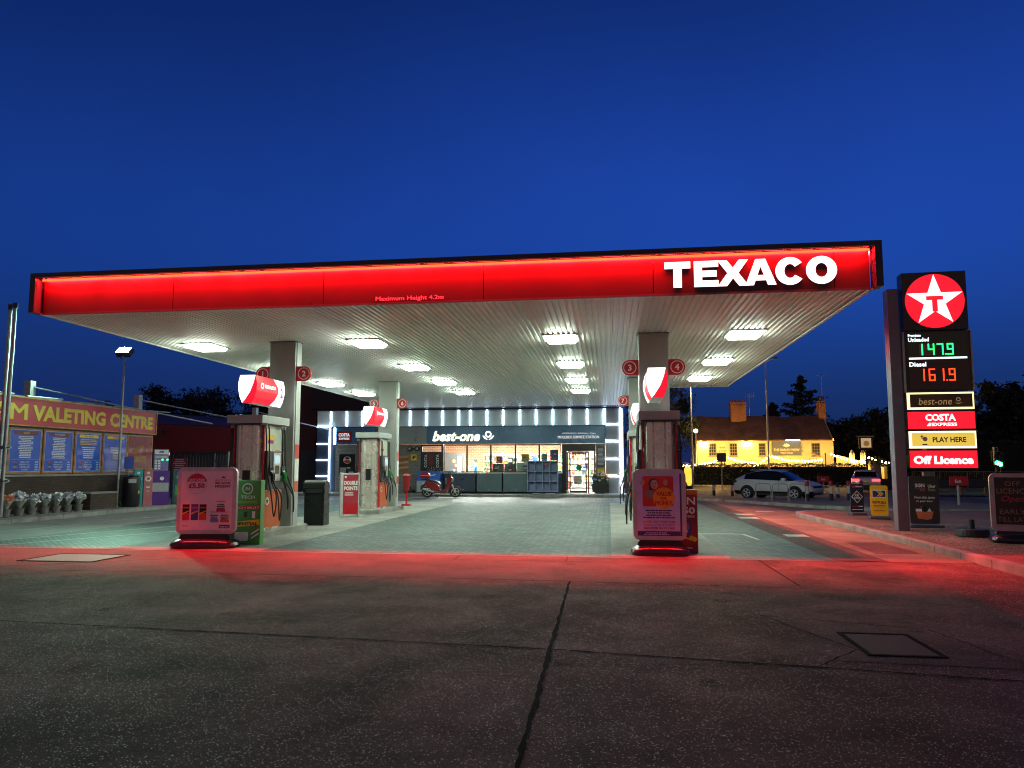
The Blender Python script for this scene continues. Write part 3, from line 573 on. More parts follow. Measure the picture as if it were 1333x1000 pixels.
p.box(sx(-15.8), sx(-15.04), .0, .06, Z(3.66), Z(4.48), PAR).box(sx(-15.85), sx(.7), -.02, .12, Z(4.485), Z(4.56), DKGREY).box(sx(-15.0), sx(-.18), -.012, .1, Z(3.575), Z(3.615), BLACK).build('parapet', sh)
p = MB().box(sx(-15.8), sx(-15.1), -.02, .25, 0, Z(3.64), TN).box(sx(-15.08), sx(-14.73), .0, .25, 0, Z(3.56), TN); p.build('tower', sh)
p = MB()
for a, b in ((.02, .96), (1.0, 1.84), (1.88, 2.75), (2.79, 3.63), (3.67, 4.48)): p.box(sx(-.17), sx(.56), -.03, .25, Z(a + .08), Z(b), TG)
p.box(sx(.57), sx(.75), .02, .3, 0, Z(4.5), TG).build('tower', sh)
for x in px[:-1]: MB().box(sx(x) - .017, sx(x) + .017, -.025, -.004, Z(3.66 if x > -15 else 3.62), Z(4.46), LEDW).build('led_strip', sh)
MB().box(sx(-15.09), sx(-15.04), -.045, -.01, .03, Z(3.62), LEDW).build('led_strip', sh)
MB().box(sx(-.215), sx(-.165), -.05, -.015, Z(3.66), Z(4.46), LEDW).build('led_strip', sh)
MB().box(sx(.57), sx(.625), -.06, .0, .05, Z(4.5), LEDW).build('led_strip', sh)
for z in (3.62, 2.70, 1.82, .95): MB().box(sx(-15.8), sx(-15.1), -.045, -.022, Z(z) - .02, Z(z) + .02, LEDW).build('led_strip', sh)
for z in (3.65, 2.77, 1.86, .98): MB().box(sx(-.165), sx(.555), -.055, -.032, Z(z) - .02, Z(z) + .02, LEDW).build('led_strip', sh)
FAS = M('fascia_navy', (.08, .20, .36), .28, .1, .06, 1.)
FASREFL = M('fascia_reflection', (.34, .42, .42), .3, .2, .08, 1.)  # light reflected on the navy band, put into a paler colour
f = MB().box(sx(-14.70), sx(-11.75), -.30, -.005, Z(2.66), Z(3.56), FAS).box(sx(-11.72), sx(-10.2), -.26, -.005, Z(2.66), Z(3.56), FASREFL).box(sx(-10.19), sx(-9.6), -.26, -.005, Z(2.66), Z(3.56), FASREFL).box(sx(-9.59), sx(-5.7), -.26, -.005, Z(2.66), Z(3.56), FAS).box(sx(-5.69), sx(-.19), -.26, -.005, Z(2.66), Z(3.56), FAS)
f.box(sx(-14.71), sx(-14.62), -.325, -.302, Z(2.66), Z(3.56), LEDW); f = f.build('fascia', sh)
NEON = E('sign_letters', (1, 1, .86), 2.2, 'NONE', .02); NEONG = M('letter_edge', (.55, .65, .05), .4)
t = MB(); t.text('best-one', sx(-9.27) + .015, sx(-6.72) + .015, Z(2.79), Z(3.34), -.278, NEONG, .045, .28).text('best-one', sx(-9.27), sx(-6.72), Z(2.80), Z(3.34), -.284, NEON, .03, .28)
t.ring(sx(-6.27), Z(3.16), .10, .17, -.284, NEON, 20)
for sd in (-1, 1): t.plate([(sx(-6.27) + sd * .02, Z(2.86)), (sx(-6.27) + sd * .20, Z(2.93)), (sx(-6.27) + sd * .31, Z(3.09)), (sx(-6.27) + sd * .24, Z(3.08)), (sx(-6.27) + sd * .14, Z(2.99))], -.284, NEON)
t.build('lettering', sh)
SIGNW = E('painted_letter_glow', (.95, .97, 1.), .75, 'NONE')  # painted letters, given a glow of their own to read bright
CB = M('costa_red', (.5, .012, .035), .4)
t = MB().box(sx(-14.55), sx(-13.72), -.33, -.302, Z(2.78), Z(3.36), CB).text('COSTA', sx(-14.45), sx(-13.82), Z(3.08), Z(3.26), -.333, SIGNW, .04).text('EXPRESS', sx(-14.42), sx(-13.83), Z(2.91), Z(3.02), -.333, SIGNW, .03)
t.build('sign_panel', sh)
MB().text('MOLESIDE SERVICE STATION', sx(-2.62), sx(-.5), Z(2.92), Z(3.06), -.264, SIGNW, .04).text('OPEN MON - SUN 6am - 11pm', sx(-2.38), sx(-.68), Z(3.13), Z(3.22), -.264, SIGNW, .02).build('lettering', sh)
# shop windows
wx = [-8.70, -7.45, -6.17, -4.87, -3.61, -2.46]; FRM = M('window_frame', (.03, .032, .036), .4)
for i in range(5):
    a, b = sx(wx[i]), sx(wx[i + 1]); fr = MB(); fr.box(a, a + .045, -.02, .06, Z(1.17), Z(2.64), FRM).box(b - .045, b, -.02, .06, Z(1.17), Z(2.64), FRM).box(a + .046, b - .046, -.02, .06, Z(2.58), Z(2.64), FRM).box(a + .046, b - .046, -.02, .06, Z(1.17), Z(1.22), FRM)
    o = fr.build('window', sh); MB().box(a + .045, b - .045, .015, .025, Z(1.22), Z(2.58), GL).build('pane', o)
MB().box(sx(-8.75), sx(-2.4), -.12, -.022, Z(1.10), Z(1.165), GALV).build('window_sill', sh)
fr = MB().box(sx(-9.97), sx(-9.88), -.02, .06, 0, Z(2.64), FRM).box(sx(-8.84), sx(-8.72), -.02, .06, 0, Z(2.64), FRM).box(sx(-9.879), sx(-8.841), -.02, .06, Z(2.18), Z(2.25), FRM).box(sx(-9.879), sx(-8.841), -.02, .06, Z(2.55), Z(2.64), FRM).box(sx(-9.879), sx(-8.841), -.02, .06, .0, .12, FRM)
o = fr.build('window', sh); MB().box(sx(-9.88), sx(-8.84), .015, .025, Z(2.25), Z(2.55), GL).build('pane', o)
DW = M('window_film', (.03, .03, .032), .3); DWR = M('window_film_red', (.16, .02, .03), .4)
p = MB().box(sx(-9.88), sx(-8.84), .015, .025, .12, Z(2.18), DW); p.plate([(sx(-9.62), Z(2.16)), (sx(-9.25), Z(2.16)), (sx(-9.35), Z(1.5)), (sx(-9.5), Z(1.5))], .012, DWR)
for k in range(40): cx_, cz_ = random.uniform(-9.6, -8.9), random.uniform(1.1, 1.45); p.disc(sx(cx_), Z(cz_), .02, .011, GREYP, 6)
tm = MB().text('COSTA', 0, .70, 0, .15, 0, WHITEPR, .02)
for px_, rot in ((-9.62, 0), (-8.98, 0)): p.add([(sx(px_) - v[2], .010, Z(1.42) + v[0]) for v in tm.v], [f_[:] for f_ in tm.f], WHITEPR)
p.build('film', o)
# entrance door
fr = MB().box(sx(-2.43), sx(-2.18), -.02, .08, 0, Z(2.64), BLACK).box(sx(-.78), sx(-.69), -.02, .08, 0, Z(2.64), BLACK).box(sx(-2.179), sx(-.781), -.02, .08, Z(2.27), Z(2.64), BLACK); fr.build('door_surround', sh)
DR = M('door_red_frame', (.20, .03, .03), .4)
fr = MB().box(sx(-2.17), sx(-2.09), -.03, .05, 0, Z(2.26), DR).box(sx(-1.12), sx(-1.03), -.03, .05, 0, Z(2.26), DR).box(sx(-2.089), sx(-1.121), -.03, .05, Z(2.18), Z(2.26), DR).box(sx(-2.06), sx(-1.98), -.02, .03, .02, Z(2.17), BLACK).box(sx(-1.22), sx(-1.14), -.02, .03, .02, Z(2.17), BLACK).box(sx(-1.979), sx(-1.221), -.02, .03, .02, .14, BLACK).box(sx(-1.979), sx(-1.221), -.02, .03, Z(2.09), Z(2.17), BLACK)
dr = fr.build('door', sh); MB().box(sx(-1.98), sx(-1.22), .0, .01, .14, Z(2.09), GL).build('pane', dr); MB().cyl((sx(-1.18), -.06, Z(1.0)), (sx(-1.18), -.06, Z(1.4)), .018, GALV).build('handle', dr)
MB().box(sx(-1.03), sx(-.79), .0, .01, .02, Z(2.26), GL).build('pane', sh)
MB().disc(sx(-1.87), Z(1.98), .07, -.005, YELL, 14).disc(sx(-1.55), Z(1.42), .15, -.005, GREEN, 14).disc(sx(-1.28), Z(1.42), .06, -.005, YELL, 12).build('door_sticker', dr)
# inside: ceiling lamps, back shelving
CL = E('shop_light', (1., .95, .84), L_SHOP, 'FRONT', .02)
for x in (-8, -5.6, -3.2, -1.2):
    for y in (1.2, 5.2): MB().box(sx(x) - .6, sx(x) + .6, y - .3, y + .3, Z(2.86), Z(2.895), CL).build('ceiling_lamp', sh)
SHW = M('shelf_white', (.72, .70, .66), .5, 0, .05)
PC = [M('pack_%s' % n, c, .4, 0, .1) for n, c in (('red', (.6, .05, .04)), ('yellow', (.8, .55, .05)), ('blue', (.04, .12, .5)), ('green', (.06, .35, .08)), ('white', (.8, .8, .78)), ('brown', (.3, .14, .06)), ('orange', (.8, .28, .03)), ('black', (.03, .03, .03)), ('cream', (.75, .65, .45)))]
def shelf(x, y, w, h, label, rows, depth=.4, fill=.85):
    t = thing('shelf_unit', label, 'shelf', (x, y, .11)); b = MB().box(-w / 2, w / 2, depth / 2, depth / 2 + .03, 0, h, SHW)
    for r in range(rows + 1): z = .1 + (h - .14) * r / rows; b.box(-w / 2 + .03, w / 2 - .03, -depth / 2, depth / 2 - .002, z, z + .025, SHW)
    b.box(-w / 2, -w / 2 + .028, -depth / 2, depth / 2 - .002, 0, h, SHW).box(w / 2 - .028, w / 2, -depth / 2, depth / 2 - .002, 0, h, SHW); b.build('rack', t)
    st = MB(); gap = (h - .14) / rows
    for r in range(rows):
        z = .13 + gap * r; xx = -w / 2 + .05
        while xx < w / 2 - .13:
            ww = random.uniform(.05, .13); hh_ = min(gap - .05, random.uniform(.14, .3))
            if random.random() < fill: st.box(xx, xx + ww * .92, -depth / 2 + .03, depth / 2 - .05, z, z + hh_, random.choice(PC))
            xx += ww
    o = st.build('packets', None, loc=(x, y, .112)); o['kind'] = 'stuff'; o['label'] = 'mass of small coloured packets on the shelves inside the shop'; o['category'] = 'goods'
shelf(-5.2, 44.6, 5.2, 2.1, 'long white shelf unit along the brick wall inside the shop', 5); shelf(-1.6, 44.6, 1.9, 2.3, 'white shelf unit seen through the shop door', 6)
shelf(-3.6, 40.6, 2.0, 1.5, 'low white shelf unit behind the right shop windows', 4)
# tall chiller and counter
t = thing('drinks_chiller', 'tall grey drinks chiller with bright white lit door inside the left shop window', 'fridge', (-8.75, 40.2, .11)); MB().box(-.5, .5, 0, .7, 0, 2.15, M('chiller_grey', (.06, .06, .055), .5)).build('cabinet', t); MB().box(.22, .44, -.02, -.001, .2, 1.95, E('chiller_glow', (.55, .72, 1.), 2.2, 'NONE')).build('lit_door', t)
s = MB()
for k in range(6):
    for j in range(3): s.box(.05 + j * .05 - .11 * (k % 2), .09 + j * .05 - .11 * (k % 2), -.06, -.022, .3 + k * .26, .44 + k * .26, random.choice(PC))
s.build('bottles', t)
t = thing('shop_counter', 'pale till counter behind the shop windows', 'counter', (-4.9, 38.6, .11)); MB().box(-1.5, 1.6, 0, .6, 0, 1.25, M('counter_wood', (.45, .36, .22), .5)).box(-1.55, 1.65, -.05, .65, 1.252, 1.3, SHW).build('body', t)
for x, w, h, m, lb in ((-6.2 + .35, .3, .42, YELL, 'yellow stand on the shop counter beside the cashier'), (-5.3, .26, .55, M('display_black', (.02, .04, .03), .4), 'black display box on the shop counter'), (-4.75, .36, .7, SILV, 'tall grey dispenser on the shop counter'), (-4.2, .3, .5, BLUE, 'blue display box on the right end of the shop counter')):
    t = thing('counter_display', lb, 'display', (x, 38.75, 1.412)); MB().box(-w / 2, w / 2, -.12, .12, 0, h, m).box(-w / 2 + .03, w / 2 - .03, -.124, -.121, h * .55, h * .85, WHITEPR).build('case', t, bevel=.01)
rnd = random.Random(21)
for k, (x, c, w, h) in enumerate(((-5.95, 'white', .2, .34), (-5.6, 'red', .22, .3), (-5.05, 'cream', .3, .5), (-4.5, 'orange', .25, .32), (-3.95, 'blue', .24, .44), (-3.7, 'white', .28, .36), (-6.35, 'brown', .2, .26), (-5.8, 'blue', .12, .62))):
    t = thing('counter_display', ('narrow white box standing left on the shop counter', 'red box on the shop counter beside the yellow stand', 'tall cream box in the middle of the shop counter', 'orange box right of the tall grey dispenser', 'tall blue box towards the right end of the counter', 'white box at the right end of the shop counter', 'small brown box nearest the cashier on the counter', 'slim tall blue box rising above the counter boxes')[k], 'display', (x, 38.95, 1.412)); MATS_c = MATS['pack_' + c]
    h *= 1.3; MB().box(-w / 2, w / 2, -.1, .1, 0, h, MATS_c).rect(-w * .35, w * .35, h * .5, h * .8, -.104, rnd.choice(PC)).rect(-w * .3, w * .3, h * .15, h * .35, -.104, rnd.choice(PC)).build('case', t)
# posters stuck inside the panes
def poster(x0, x1, z0, z1, label, cols, y=SY + .05, face=None):
    t = thing('poster', label, 'poster', ((x0 + x1) / 2, y, z0)); w, h = (x1 - x0) / 2, z1 - z0
    b = MB().box(-w, w, 0, .006, 0, h, cols[0]); rnd = random.Random(label)
    for k, c in enumerate(cols[1:]): a = rnd.uniform(-w * .8, w * .1); z = h * (.12 + .8 * k / max(1, len(cols) - 1)); b.rect(a, a + w * rnd.uniform(.5, .9), z, z + h * .16, -.003 - .001 * k, c)
    b.build('print', t); return t
poster(-3.05, -2.62, 1.78, 2.35, 'dark blue poster in the rightmost shop window', [M('poster_blue', (.02, .06, .25), .4), REDP, WHITEPR])
poster(-4.80, -4.05, 1.22, 1.66, 'pale poster low in the fourth shop window', [WHITEPR, M('poster_tan', (.5, .3, .2), .5), BLACK])
poster(-6.1, -5.5, 1.22, 1.62, 'dark poster with coloured shapes low in the third shop window', [BLACK, REDP, WHITEPR, GREYP, BLUE]); poster(-5.45, -4.92, 1.22, 1.62, 'black and grey poster beside it in the third shop window', [DKGREY, WHITEPR, REDP, NAVY])
poster(-4.55, -4.15, 1.72, 2.12, 'small yellow and white poster in the fourth shop window', [YELL, WHITEPR, REDP]); poster(-5.9, -5.55, 1.66, 2.0, 'small red and white poster in the third shop window', [REDP, WHITEPR, YELL]); poster(-3.5, -3.2, 1.75, 2.15, 'small teal poster in the rightmost shop window', [M('poster_teal', (.05, .3, .35), .4), WHITEPR, YELL])
poster(-1.83, -1.4, .55, 1.02, 'grey and orange poster on the shop door', [SILV, ORANGE, YELL], SY - .012)
t = poster(-14.5, -13.6, 1.0, 2.14, 'black coffee poster with white and orange cup on the shop wall', [BLACK], SY - .01)
b = MB().disc(0, .82, .22, -.004, WHITEPR, 18, .2).disc(.0, .74, .18, -.005, ORANGE, 18, .09).disc(0, .92, .12, -.005, M('choc', (.1, .04, .02), .5), 14, .07).rect(-.4, -.05, .12, .42, -.004, GREYP).rect(-.02, .18, .36, .44, -.004, YELL).rect(.1, .36, .1, .2, -.004, WHITEPR).rect(.0, .3, .25, .32, -.004, BLUE); b.build('picture', t)
t = poster(-11.45, -10.62, 1.05, 2.1, 'brown burger poster on the brick wall beside the pump', [M('poster_brown', (.34, .2, .1), .5)], SY - .01)
b = MB()
for z, c in ((.1, (.35, .18, .08)), (.28, (.62, .42, .2)), (.42, (.4, .2, .08)), (.55, (.6, .45, .25)), (.72, (.45, .08, .05)), (.85, (.5, .3, .12))): b.plate([(-.4, z), (.4, z + .06), (.4, z + .16), (-.4, z + .08)], -.004, M('food_%d' % int(z * 100), c, .5))
b.build('picture', t)
t = poster(-.62, -.24, 1.45, 2.5, 'dark notice board with white text beside the shop door', [NAVY], SY + .012); MB().lines(-.16, .16, .98, 14, .065, .03, -.004, WHITEPR).build('lettering', t)
t = poster(-.6, -.24, .95, 1.38, 'yellow and pink poster under the notice board by the door', [YELL], SY + .012); MB().disc(.06, .22, .08, -.004, M('pink_print', (0, 0, 0)), 12).rect(-.15, .02, .05, .14, -.004, WHITEPR).build('picture', t)
# yellow box with lamp, twin round flood lamps
t = thing('call_box', 'small yellow box with round lens on the brick wall left of the dark window', 'emergency box', (-10.33, SY, 1.78)); MB().box(-.17, .17, -.10, -.002, 0, .34, YELL).build('body', t, bevel=.015); MB().cyl((.03, -.1, .17), (.03, -.13, .17), .08, BLACK).cyl((.08, -.135, .12), (.08, -.10, .12), .05, WHITEPR).build('lens', t); MB().cyl((0, -.03, .341), (0, -.03, .7), .02, GREYP).build('conduit', t)
t = thing('twin_lamp', 'pair of black round lamps under the sign band above the yellow box', 'lamp', (-10.33, SY, 2.42)); MB().cyl((-.2, -.2, 0), (-.2, -.02, 0), .12, BLACK).cyl((.2, -.2, 0), (.2, -.02, 0), .12, BLACK).box(-.2, .2, -.06, -.002, -.03, .03, BLACK).build('housing', t); MB().cyl((-.2, -.21, 0), (-.2, -.203, 0), .07, SILV).cyl((.2, -.21, 0), (.2, -.203, 0), .07, SILV).build('lens', t)
# cash or coffee machine, green lit
t = thing('vending_machine', 'black machine edged in green light behind the rear left pump', 'machine', (-12.75, SY - .35, .11)); MB().box(-.45, .45, 0, .34, 0, 1.95, BLACK).build('body', t, bevel=.02); MB().box(-.42, .42, -.012, -.001, 1.72, 1.9, GREENLED).box(-.42, .1, -.012, -.001, 1.1, 1.5, E('machine_green', (.03, .5, .15), .8, 'NONE')).box(-.42, .3, -.012, -.001, .05, .14, GREENLED).build('lit_panel', t)
# storage lockers under the windows
def locker(x0, x1, label, m, first=[None]):
    t = thing('storage_locker', label, 'locker', ((x0 + x1) / 2, SY - .75, .11), 0, 'steel lockers under the shop windows'); w = (x1 - x0) / 2 - .01
    MB().box(-w, w, 0, .58, .07, 1.0, m).build('body', t, bevel=.012); MB().box(-w + .05, w - .05, -.014, -.001, .12, .62, m).box(-w + .05, w - .05, -.014, -.001, .65, .95, m).build('door_panel', t)
    MB().box(-w - .01, w + .01, -.03, .6, 1.001, 1.03, GALV).build('lid', t)
    MB().box(-.04, .04, -.03, -.015, .16, .2, GALV).build('latch', t)
    MB().box(-w + .05, -w + .15, .05, .15, 0, .069, BLACK).box(w - .15, w - .05, .05, .15, 0, .069, BLACK).build('foot', t)
locker(-8.15, -6.85, 'dark navy locker directly behind the scooter front wheel', NAVY); locker(-6.8, -5.47, 'teal steel locker, middle of the three under the windows', TEAL); locker(-5.42, -4.1, 'teal steel locker just left of the empty blue rack', TEAL)
RK = M('rack_blue', (.30, .37, .60), .45, .1, .08)
t = thing('display_rack', 'tall blue empty compartment rack on wheels left of the shop door', 'rack', (-3.35, SY - .95, .11)); w = .78; b = MB().box(-w, w, .22, .25, .1, 1.65, RK)
for i in range(5): x = -w + .02 + (2 * w - .04) * i / 4; b.box(x - .02, x + .02, -.2, .219, .1, 1.65, RK)
b.build('carcass', t); b = MB()
for j in range(4):
    z = .12 + 1.5 * j / 3
    for i in range(4): x = -w + .042 + (2 * w - .04) * i / 4; b.box(x, x + (2 * w - .04) / 4 - .044, -.2, .218, z - .02, z + .02, RK)
b.build('shelf', t); MB().box(.05, .32, -.203, -.201, 1.45, 1.53, M('rack_red', (.3, .06, .12), .5)).build('price_card', t)
b = MB()
for x in (-.7, .7): b.cyl((x, 0, .045), (x + .04, 0, .045), .045, BLACK).box(x, x + .04, -.03, .03, .07, .1, GALV)
b.build('castor', t)
t = thing('flower_stand', 'dark stand of bagged logs and flower bunches right of the shop door', 'flower stand', (-.45, SY - .55, .11)); MB().box(-.42, .42, -.15, .2, .05, .5, BLACK).box(-.38, .38, .05, .2, .501, .95, DKGREY).build('stand', t)
fl = [M('petal_%d' % i, c, .6) for i, c in enumerate(((.75, .6, .78), (.8, .78, .72), (.7, .1, .2), (.75, .5, .1), (.35, .45, .75)))]; LEAFG = M('stem_green', (.04, .12, .03), .6)
for k in range(14):
    x, y, z = random.uniform(-.42, .42), random.uniform(-.16, .04), random.uniform(.52, 1.05)
    o = MB().cyl((x, y, z - .2), (x, y, z), .015, LEAFG, .05, 8)
    for q in range(5): o.disc(x + random.uniform(-.07, .07), z + random.uniform(0, .1), .035, y - .05 - q * .004, random.choice(fl), 7)
    tag(o.build('flower_bunch', None, loc=(-.45, SY - .55, .11)), 'flower bunch on the dark stand beside the shop door', 'flowers', 'flower bunches by the shop door')
# blue ice chest behind the scooter
t = thing('ice_chest', 'white ice freezer with sloping blue lid behind the scooter', 'freezer', (-9.35, SY - .75, .11)); MB().box(-.62, .62, 0, .6, .05, .62, M('chest_pale', (.42, .50, .56), .4)).build('body', t, bevel=.015)
MB().prism([(-.01, .625), (.6, .625), (.6, 1.12), (.12, 1.12)], 'x', -.62, .62, M('chest_blue', (.02, .16, .75), .35)).build('lid', t, bevel=.015); MB().box(-.3, -.02, -.008, -.001, .15, .52, WHITEPR).box(-.3, .5, -.008, -.001, .12, .14, BLUE).build('label_panel', t)
MB().plate(arc(.18, .98, .2, .11, 180, 360, 10) + arc(.18, .98, .13, .05, 360, 180, 10), .05, WHITEPR).build('emblem', t)
# small things by the kerb
t = thing('sign_base', 'low black round sign base standing alone against the brick wall', 'sign base', (-10.4, SY - .5, .11)); MB().cyl((0, 0, 0), (0, 0, .12), .3, RUBBER, .26, 20).build('foot', t); MB().cyl((0, 0, .12), (0, 0, .32), .06, RUBBER).build('socket', t)
for k, x in enumerate((-2.9, -3.6)): tag(MB().box(-.25, .2, -.1, .1, 0, .03, WHITEPR).build('card_sheet', None, loc=(x, SY - 1.3 + .1 * k, .112), rz=.3 * k), ('white card lying under the right side of the blue rack', 'white card lying under the left side of the blue rack')[k], 'card')

# ---------------- people: skinned bodies
def skin_body(name, joints, edges, mat, parent, lvl=2):
    """joints: name -> (pos, radius); one continuous skinned surface"""
    me = bpy.data.meshes.new(name); ks = list(joints); me.from_pydata([joints[k][0] for k in ks], [(ks.index(a), ks.index(b)) for a, b in edges], [])
    o = bpy.data.objects.new(name, me); COL.objects.link(o); o.parent = parent; me.materials.append(mat)
    bk = bmesh.new(); bk.from_mesh(me); ly = bk.verts.layers.skin.verify(); bk.verts.ensure_lookup_table()
    for k, v_ in zip(ks, bk.verts): r = joints[k][1]; v_[ly].radius = r if isinstance(r, tuple) else (r, r); v_[ly].use_root = (k == 'pelvis')
    bk.to_mesh(me); bk.free()
    m = o.modifiers.new('skin', 'SKIN'); m.use_smooth_shade = True; s_ = o.modifiers.new('sub', 'SUBSURF'); s_.levels = s_.render_levels = lvl
    return o
SKIN = M('skin', (.48, .28, .20), .5, 0, .05); SHIRT = M('blue_shirt', (.03, .14, .62), .7, 0, .1); TROU = M('dark_trousers', (.02, .02, .03), .8); HAIR = M('dark_hair', (.015, .01, .008), .6)
pe = thing('person', 'cashier in a blue top reaching forward with one arm behind the second shop window', 'person', (-7.35, 39.6, .11), R(-70))
# local: facing +x after rotation handled by pose; the figure faces local -y
J = dict(pelvis=((0, 0, .95), (.15, .11)), waist=((0, -.01, 1.1), (.14, .10)), chest=((0, -.03, 1.33), (.17, .11)), neckb=((0, -.04, 1.46), (.09, .07)), neck=((0, -.05, 1.53), (.055, .055)), head=((0, -.07, 1.63), (.082, .095)), top=((0, -.06, 1.73), (.06, .075)),
         shl=((.19, -.03, 1.40), .06), ell=((.24, -.22, 1.22), .045), wrl=((.16, -.45, 1.22), .032), hal=((.13, -.53, 1.22), .036), shr=((-.19, -.03, 1.40), .06), elr=((-.23, -.28, 1.32), .045), wrr=((-.18, -.52, 1.42), .032), har=((-.16, -.60, 1.45), .036),
         hpl=((.10, 0, .88), .09), knl=((.11, -.02, .48), .06), anl=((.11, .02, .08), .04), tol=((.11, -.16, .04), .035), hpr=((-.10, 0, .88), .09), knr=((-.11, -.02, .48), .06), anr=((-.11, .02, .08), .04), tor=((-.11, -.16, .04), .035))
EDG = [('pelvis', 'waist'), ('waist', 'chest'), ('chest', 'neckb'), ('neckb', 'neck'), ('neck', 'head'), ('head', 'top'), ('chest', 'shl'), ('shl', 'ell'), ('ell', 'wrl'), ('wrl', 'hal'), ('chest', 'shr'), ('shr', 'elr'), ('elr', 'wrr'), ('wrr', 'har'), ('pelvis', 'hpl'), ('hpl', 'knl'), ('knl', 'anl'), ('anl', 'tol'), ('pelvis', 'hpr'), ('hpr', 'knr'), ('knr', 'anr'), ('anr', 'tor')]
body = skin_body('body', J, EDG, SKIN, pe)
top = {k: (J[k][0], tuple(r * 1.14 for r in (J[k][1] if isinstance(J[k][1], tuple) else (J[k][1],) * 2))) for k in ('pelvis', 'waist', 'chest', 'neckb', 'shl', 'ell', 'shr', 'elr')}
skin_body('shirt', top, [e_ for e_ in EDG if e_[0] in top and e_[1] in top], SHIRT, pe)
low = {k: (J[k][0], tuple(r * 1.15 for r in (J[k][1] if isinstance(J[k][1], tuple) else (J[k][1],) * 2))) for k in ('pelvis', 'hpl', 'knl', 'anl', 'hpr', 'knr', 'anr')}
skin_body('trousers', low, [e_ for e_ in EDG if e_[0] in low and e_[1] in low], TROU, pe)
hr = MB().lathe([(.03, .12), (.075, .10), (.095, .05), (.098, 0.), (.085, -.05), (.05, -.06)], (0, -.03, 1.67), HAIR, 14).build('hair', pe, smooth=True)
for sd in (-1, 1):
    for wr, ha in (('wrl', 'hal'), ('wrr', 'har')):
        if (sd > 0) != (wr == 'wrl'): continue
        hp = Vector(J[ha][0])
        fg = MB()
        for k in range(4): a = hp + Vector((-.024 + .016 * k, -.03, 0)); fg.tube([a, a + Vector((0, -.035, -.006)), a + Vector((0, -.065 + .006 * abs(k - 1), -.025))], [.009, .008, .006], SKIN, 6)
        a = hp + Vector((-.03 * sd, .0, .01)); fg.tube([a, a + Vector((-.02 * sd, -.03, .0)), a + Vector((-.018 * sd, -.055, -.01))], [.01, .009, .007], SKIN, 6); fg.build('fingers', pe, smooth=True)
fc = MB()
for sd in (-1, 1): fc.lathe([(.006, -.006), (.011, 0), (.006, .006)], (.032 * sd, -.158, 1.655), BLACK, 8)
fc.cyl((0, -.155, 1.645), (0, -.185, 1.615), .010, SKIN, .016, 8).box(-.025, .025, -.160, -.154, 1.578, 1.586, M('lips', (.35, .12, .1), .5)); fc.build('face', pe)

# ============================================================ LEFT: VALETING WALL
WX, WY = -17.25, 18.46
bw_ = thing('brick_wall', 'dark brick yard wall below the price boards', 'wall', (WX, WY, .1), R(90))
DBR = brick('dark_brick', (.085, .05, .035), (.06, .035, .026), (.03, .027, .024), .22, .075, .01, .85, .5, .5, (R(90), 0, 0), .35)
MB().box(-8, 7.1, 0, .24, 0, 1.08, DBR).build('wall', bw_); MB().box(-8, 7.15, -.05, .30, 1.081, 1.15, CONC).build('coping', bw_, bevel=.01)
hd = thing('hoarding', 'dark timber frame of posts holding the banner and price boards over the brick wall', 'hoarding', (WX, WY, 1.26), R(90)); b = MB().box(-8, 7.05, .10, .16, 0, 2.25, BLACK)
for i in range(11): b.box(-7.9 + 1.49 * i, -7.8 + 1.49 * i, .161, .26, -.1, 2.2, DKGREY)
b.build('frame', hd)
BR_ = M('banner_maroon', (.60, .022, .022), .32, 0, .1, 1.); GOLD = M('banner_gold', (.92, .68, .04), .4, 0, .12, 2.); GLDE = M('edge_gold', (.55, .32, .05), .4, 0, .4, 5.)
t = thing('banner_sign', 'long maroon banner with yellow letters across the top of the hoarding', 'banner', (WX, WY, 2.68), R(90))
MB().box(-4.5, 7.0, -.06, .09, 0, .87, BR_).build('board', t); MB().box(-4.5, 7.0, -.085, -.061, 0, .035, GLDE).box(-4.5, 7.0, -.085, -.061, .83, .87, GLDE).box(6.96, 7.0, -.085, -.061, .036, .829, GLDE).build('edge', t)
MB().text('AM', -.50, .80, .18, .66, -.064, GOLD, .06).text('VALETING', 1.0, 4.18, .18, .66, -.064, GOLD, .045).text('CENTRE', 4.40, 6.78, .18, .66, -.064, GOLD, .045).build('lettering', t)
b = MB().box(-4.5, 7.0, .0, .10, .872, .90, GALV)
for k in range(6): b.cyl((-3 + 1.9 * k, -.02, .9), (-1.5 + 1.9 * k, .05, .94), .025, GALV)
b.build('roof_batten', t)
PB = M('price_blue', (.02, .095, .62), .22, 0, .15, 1.5); FRG = M('board_frame_rust', (.40, .15, .04), .4, 0, .5, 6.); CYA = M('board_line', (.35, .55, .75), .4)
TITLES = ['', 'GOLD', 'PLATINUM', 'FULL VALET', 'EXTRAS']
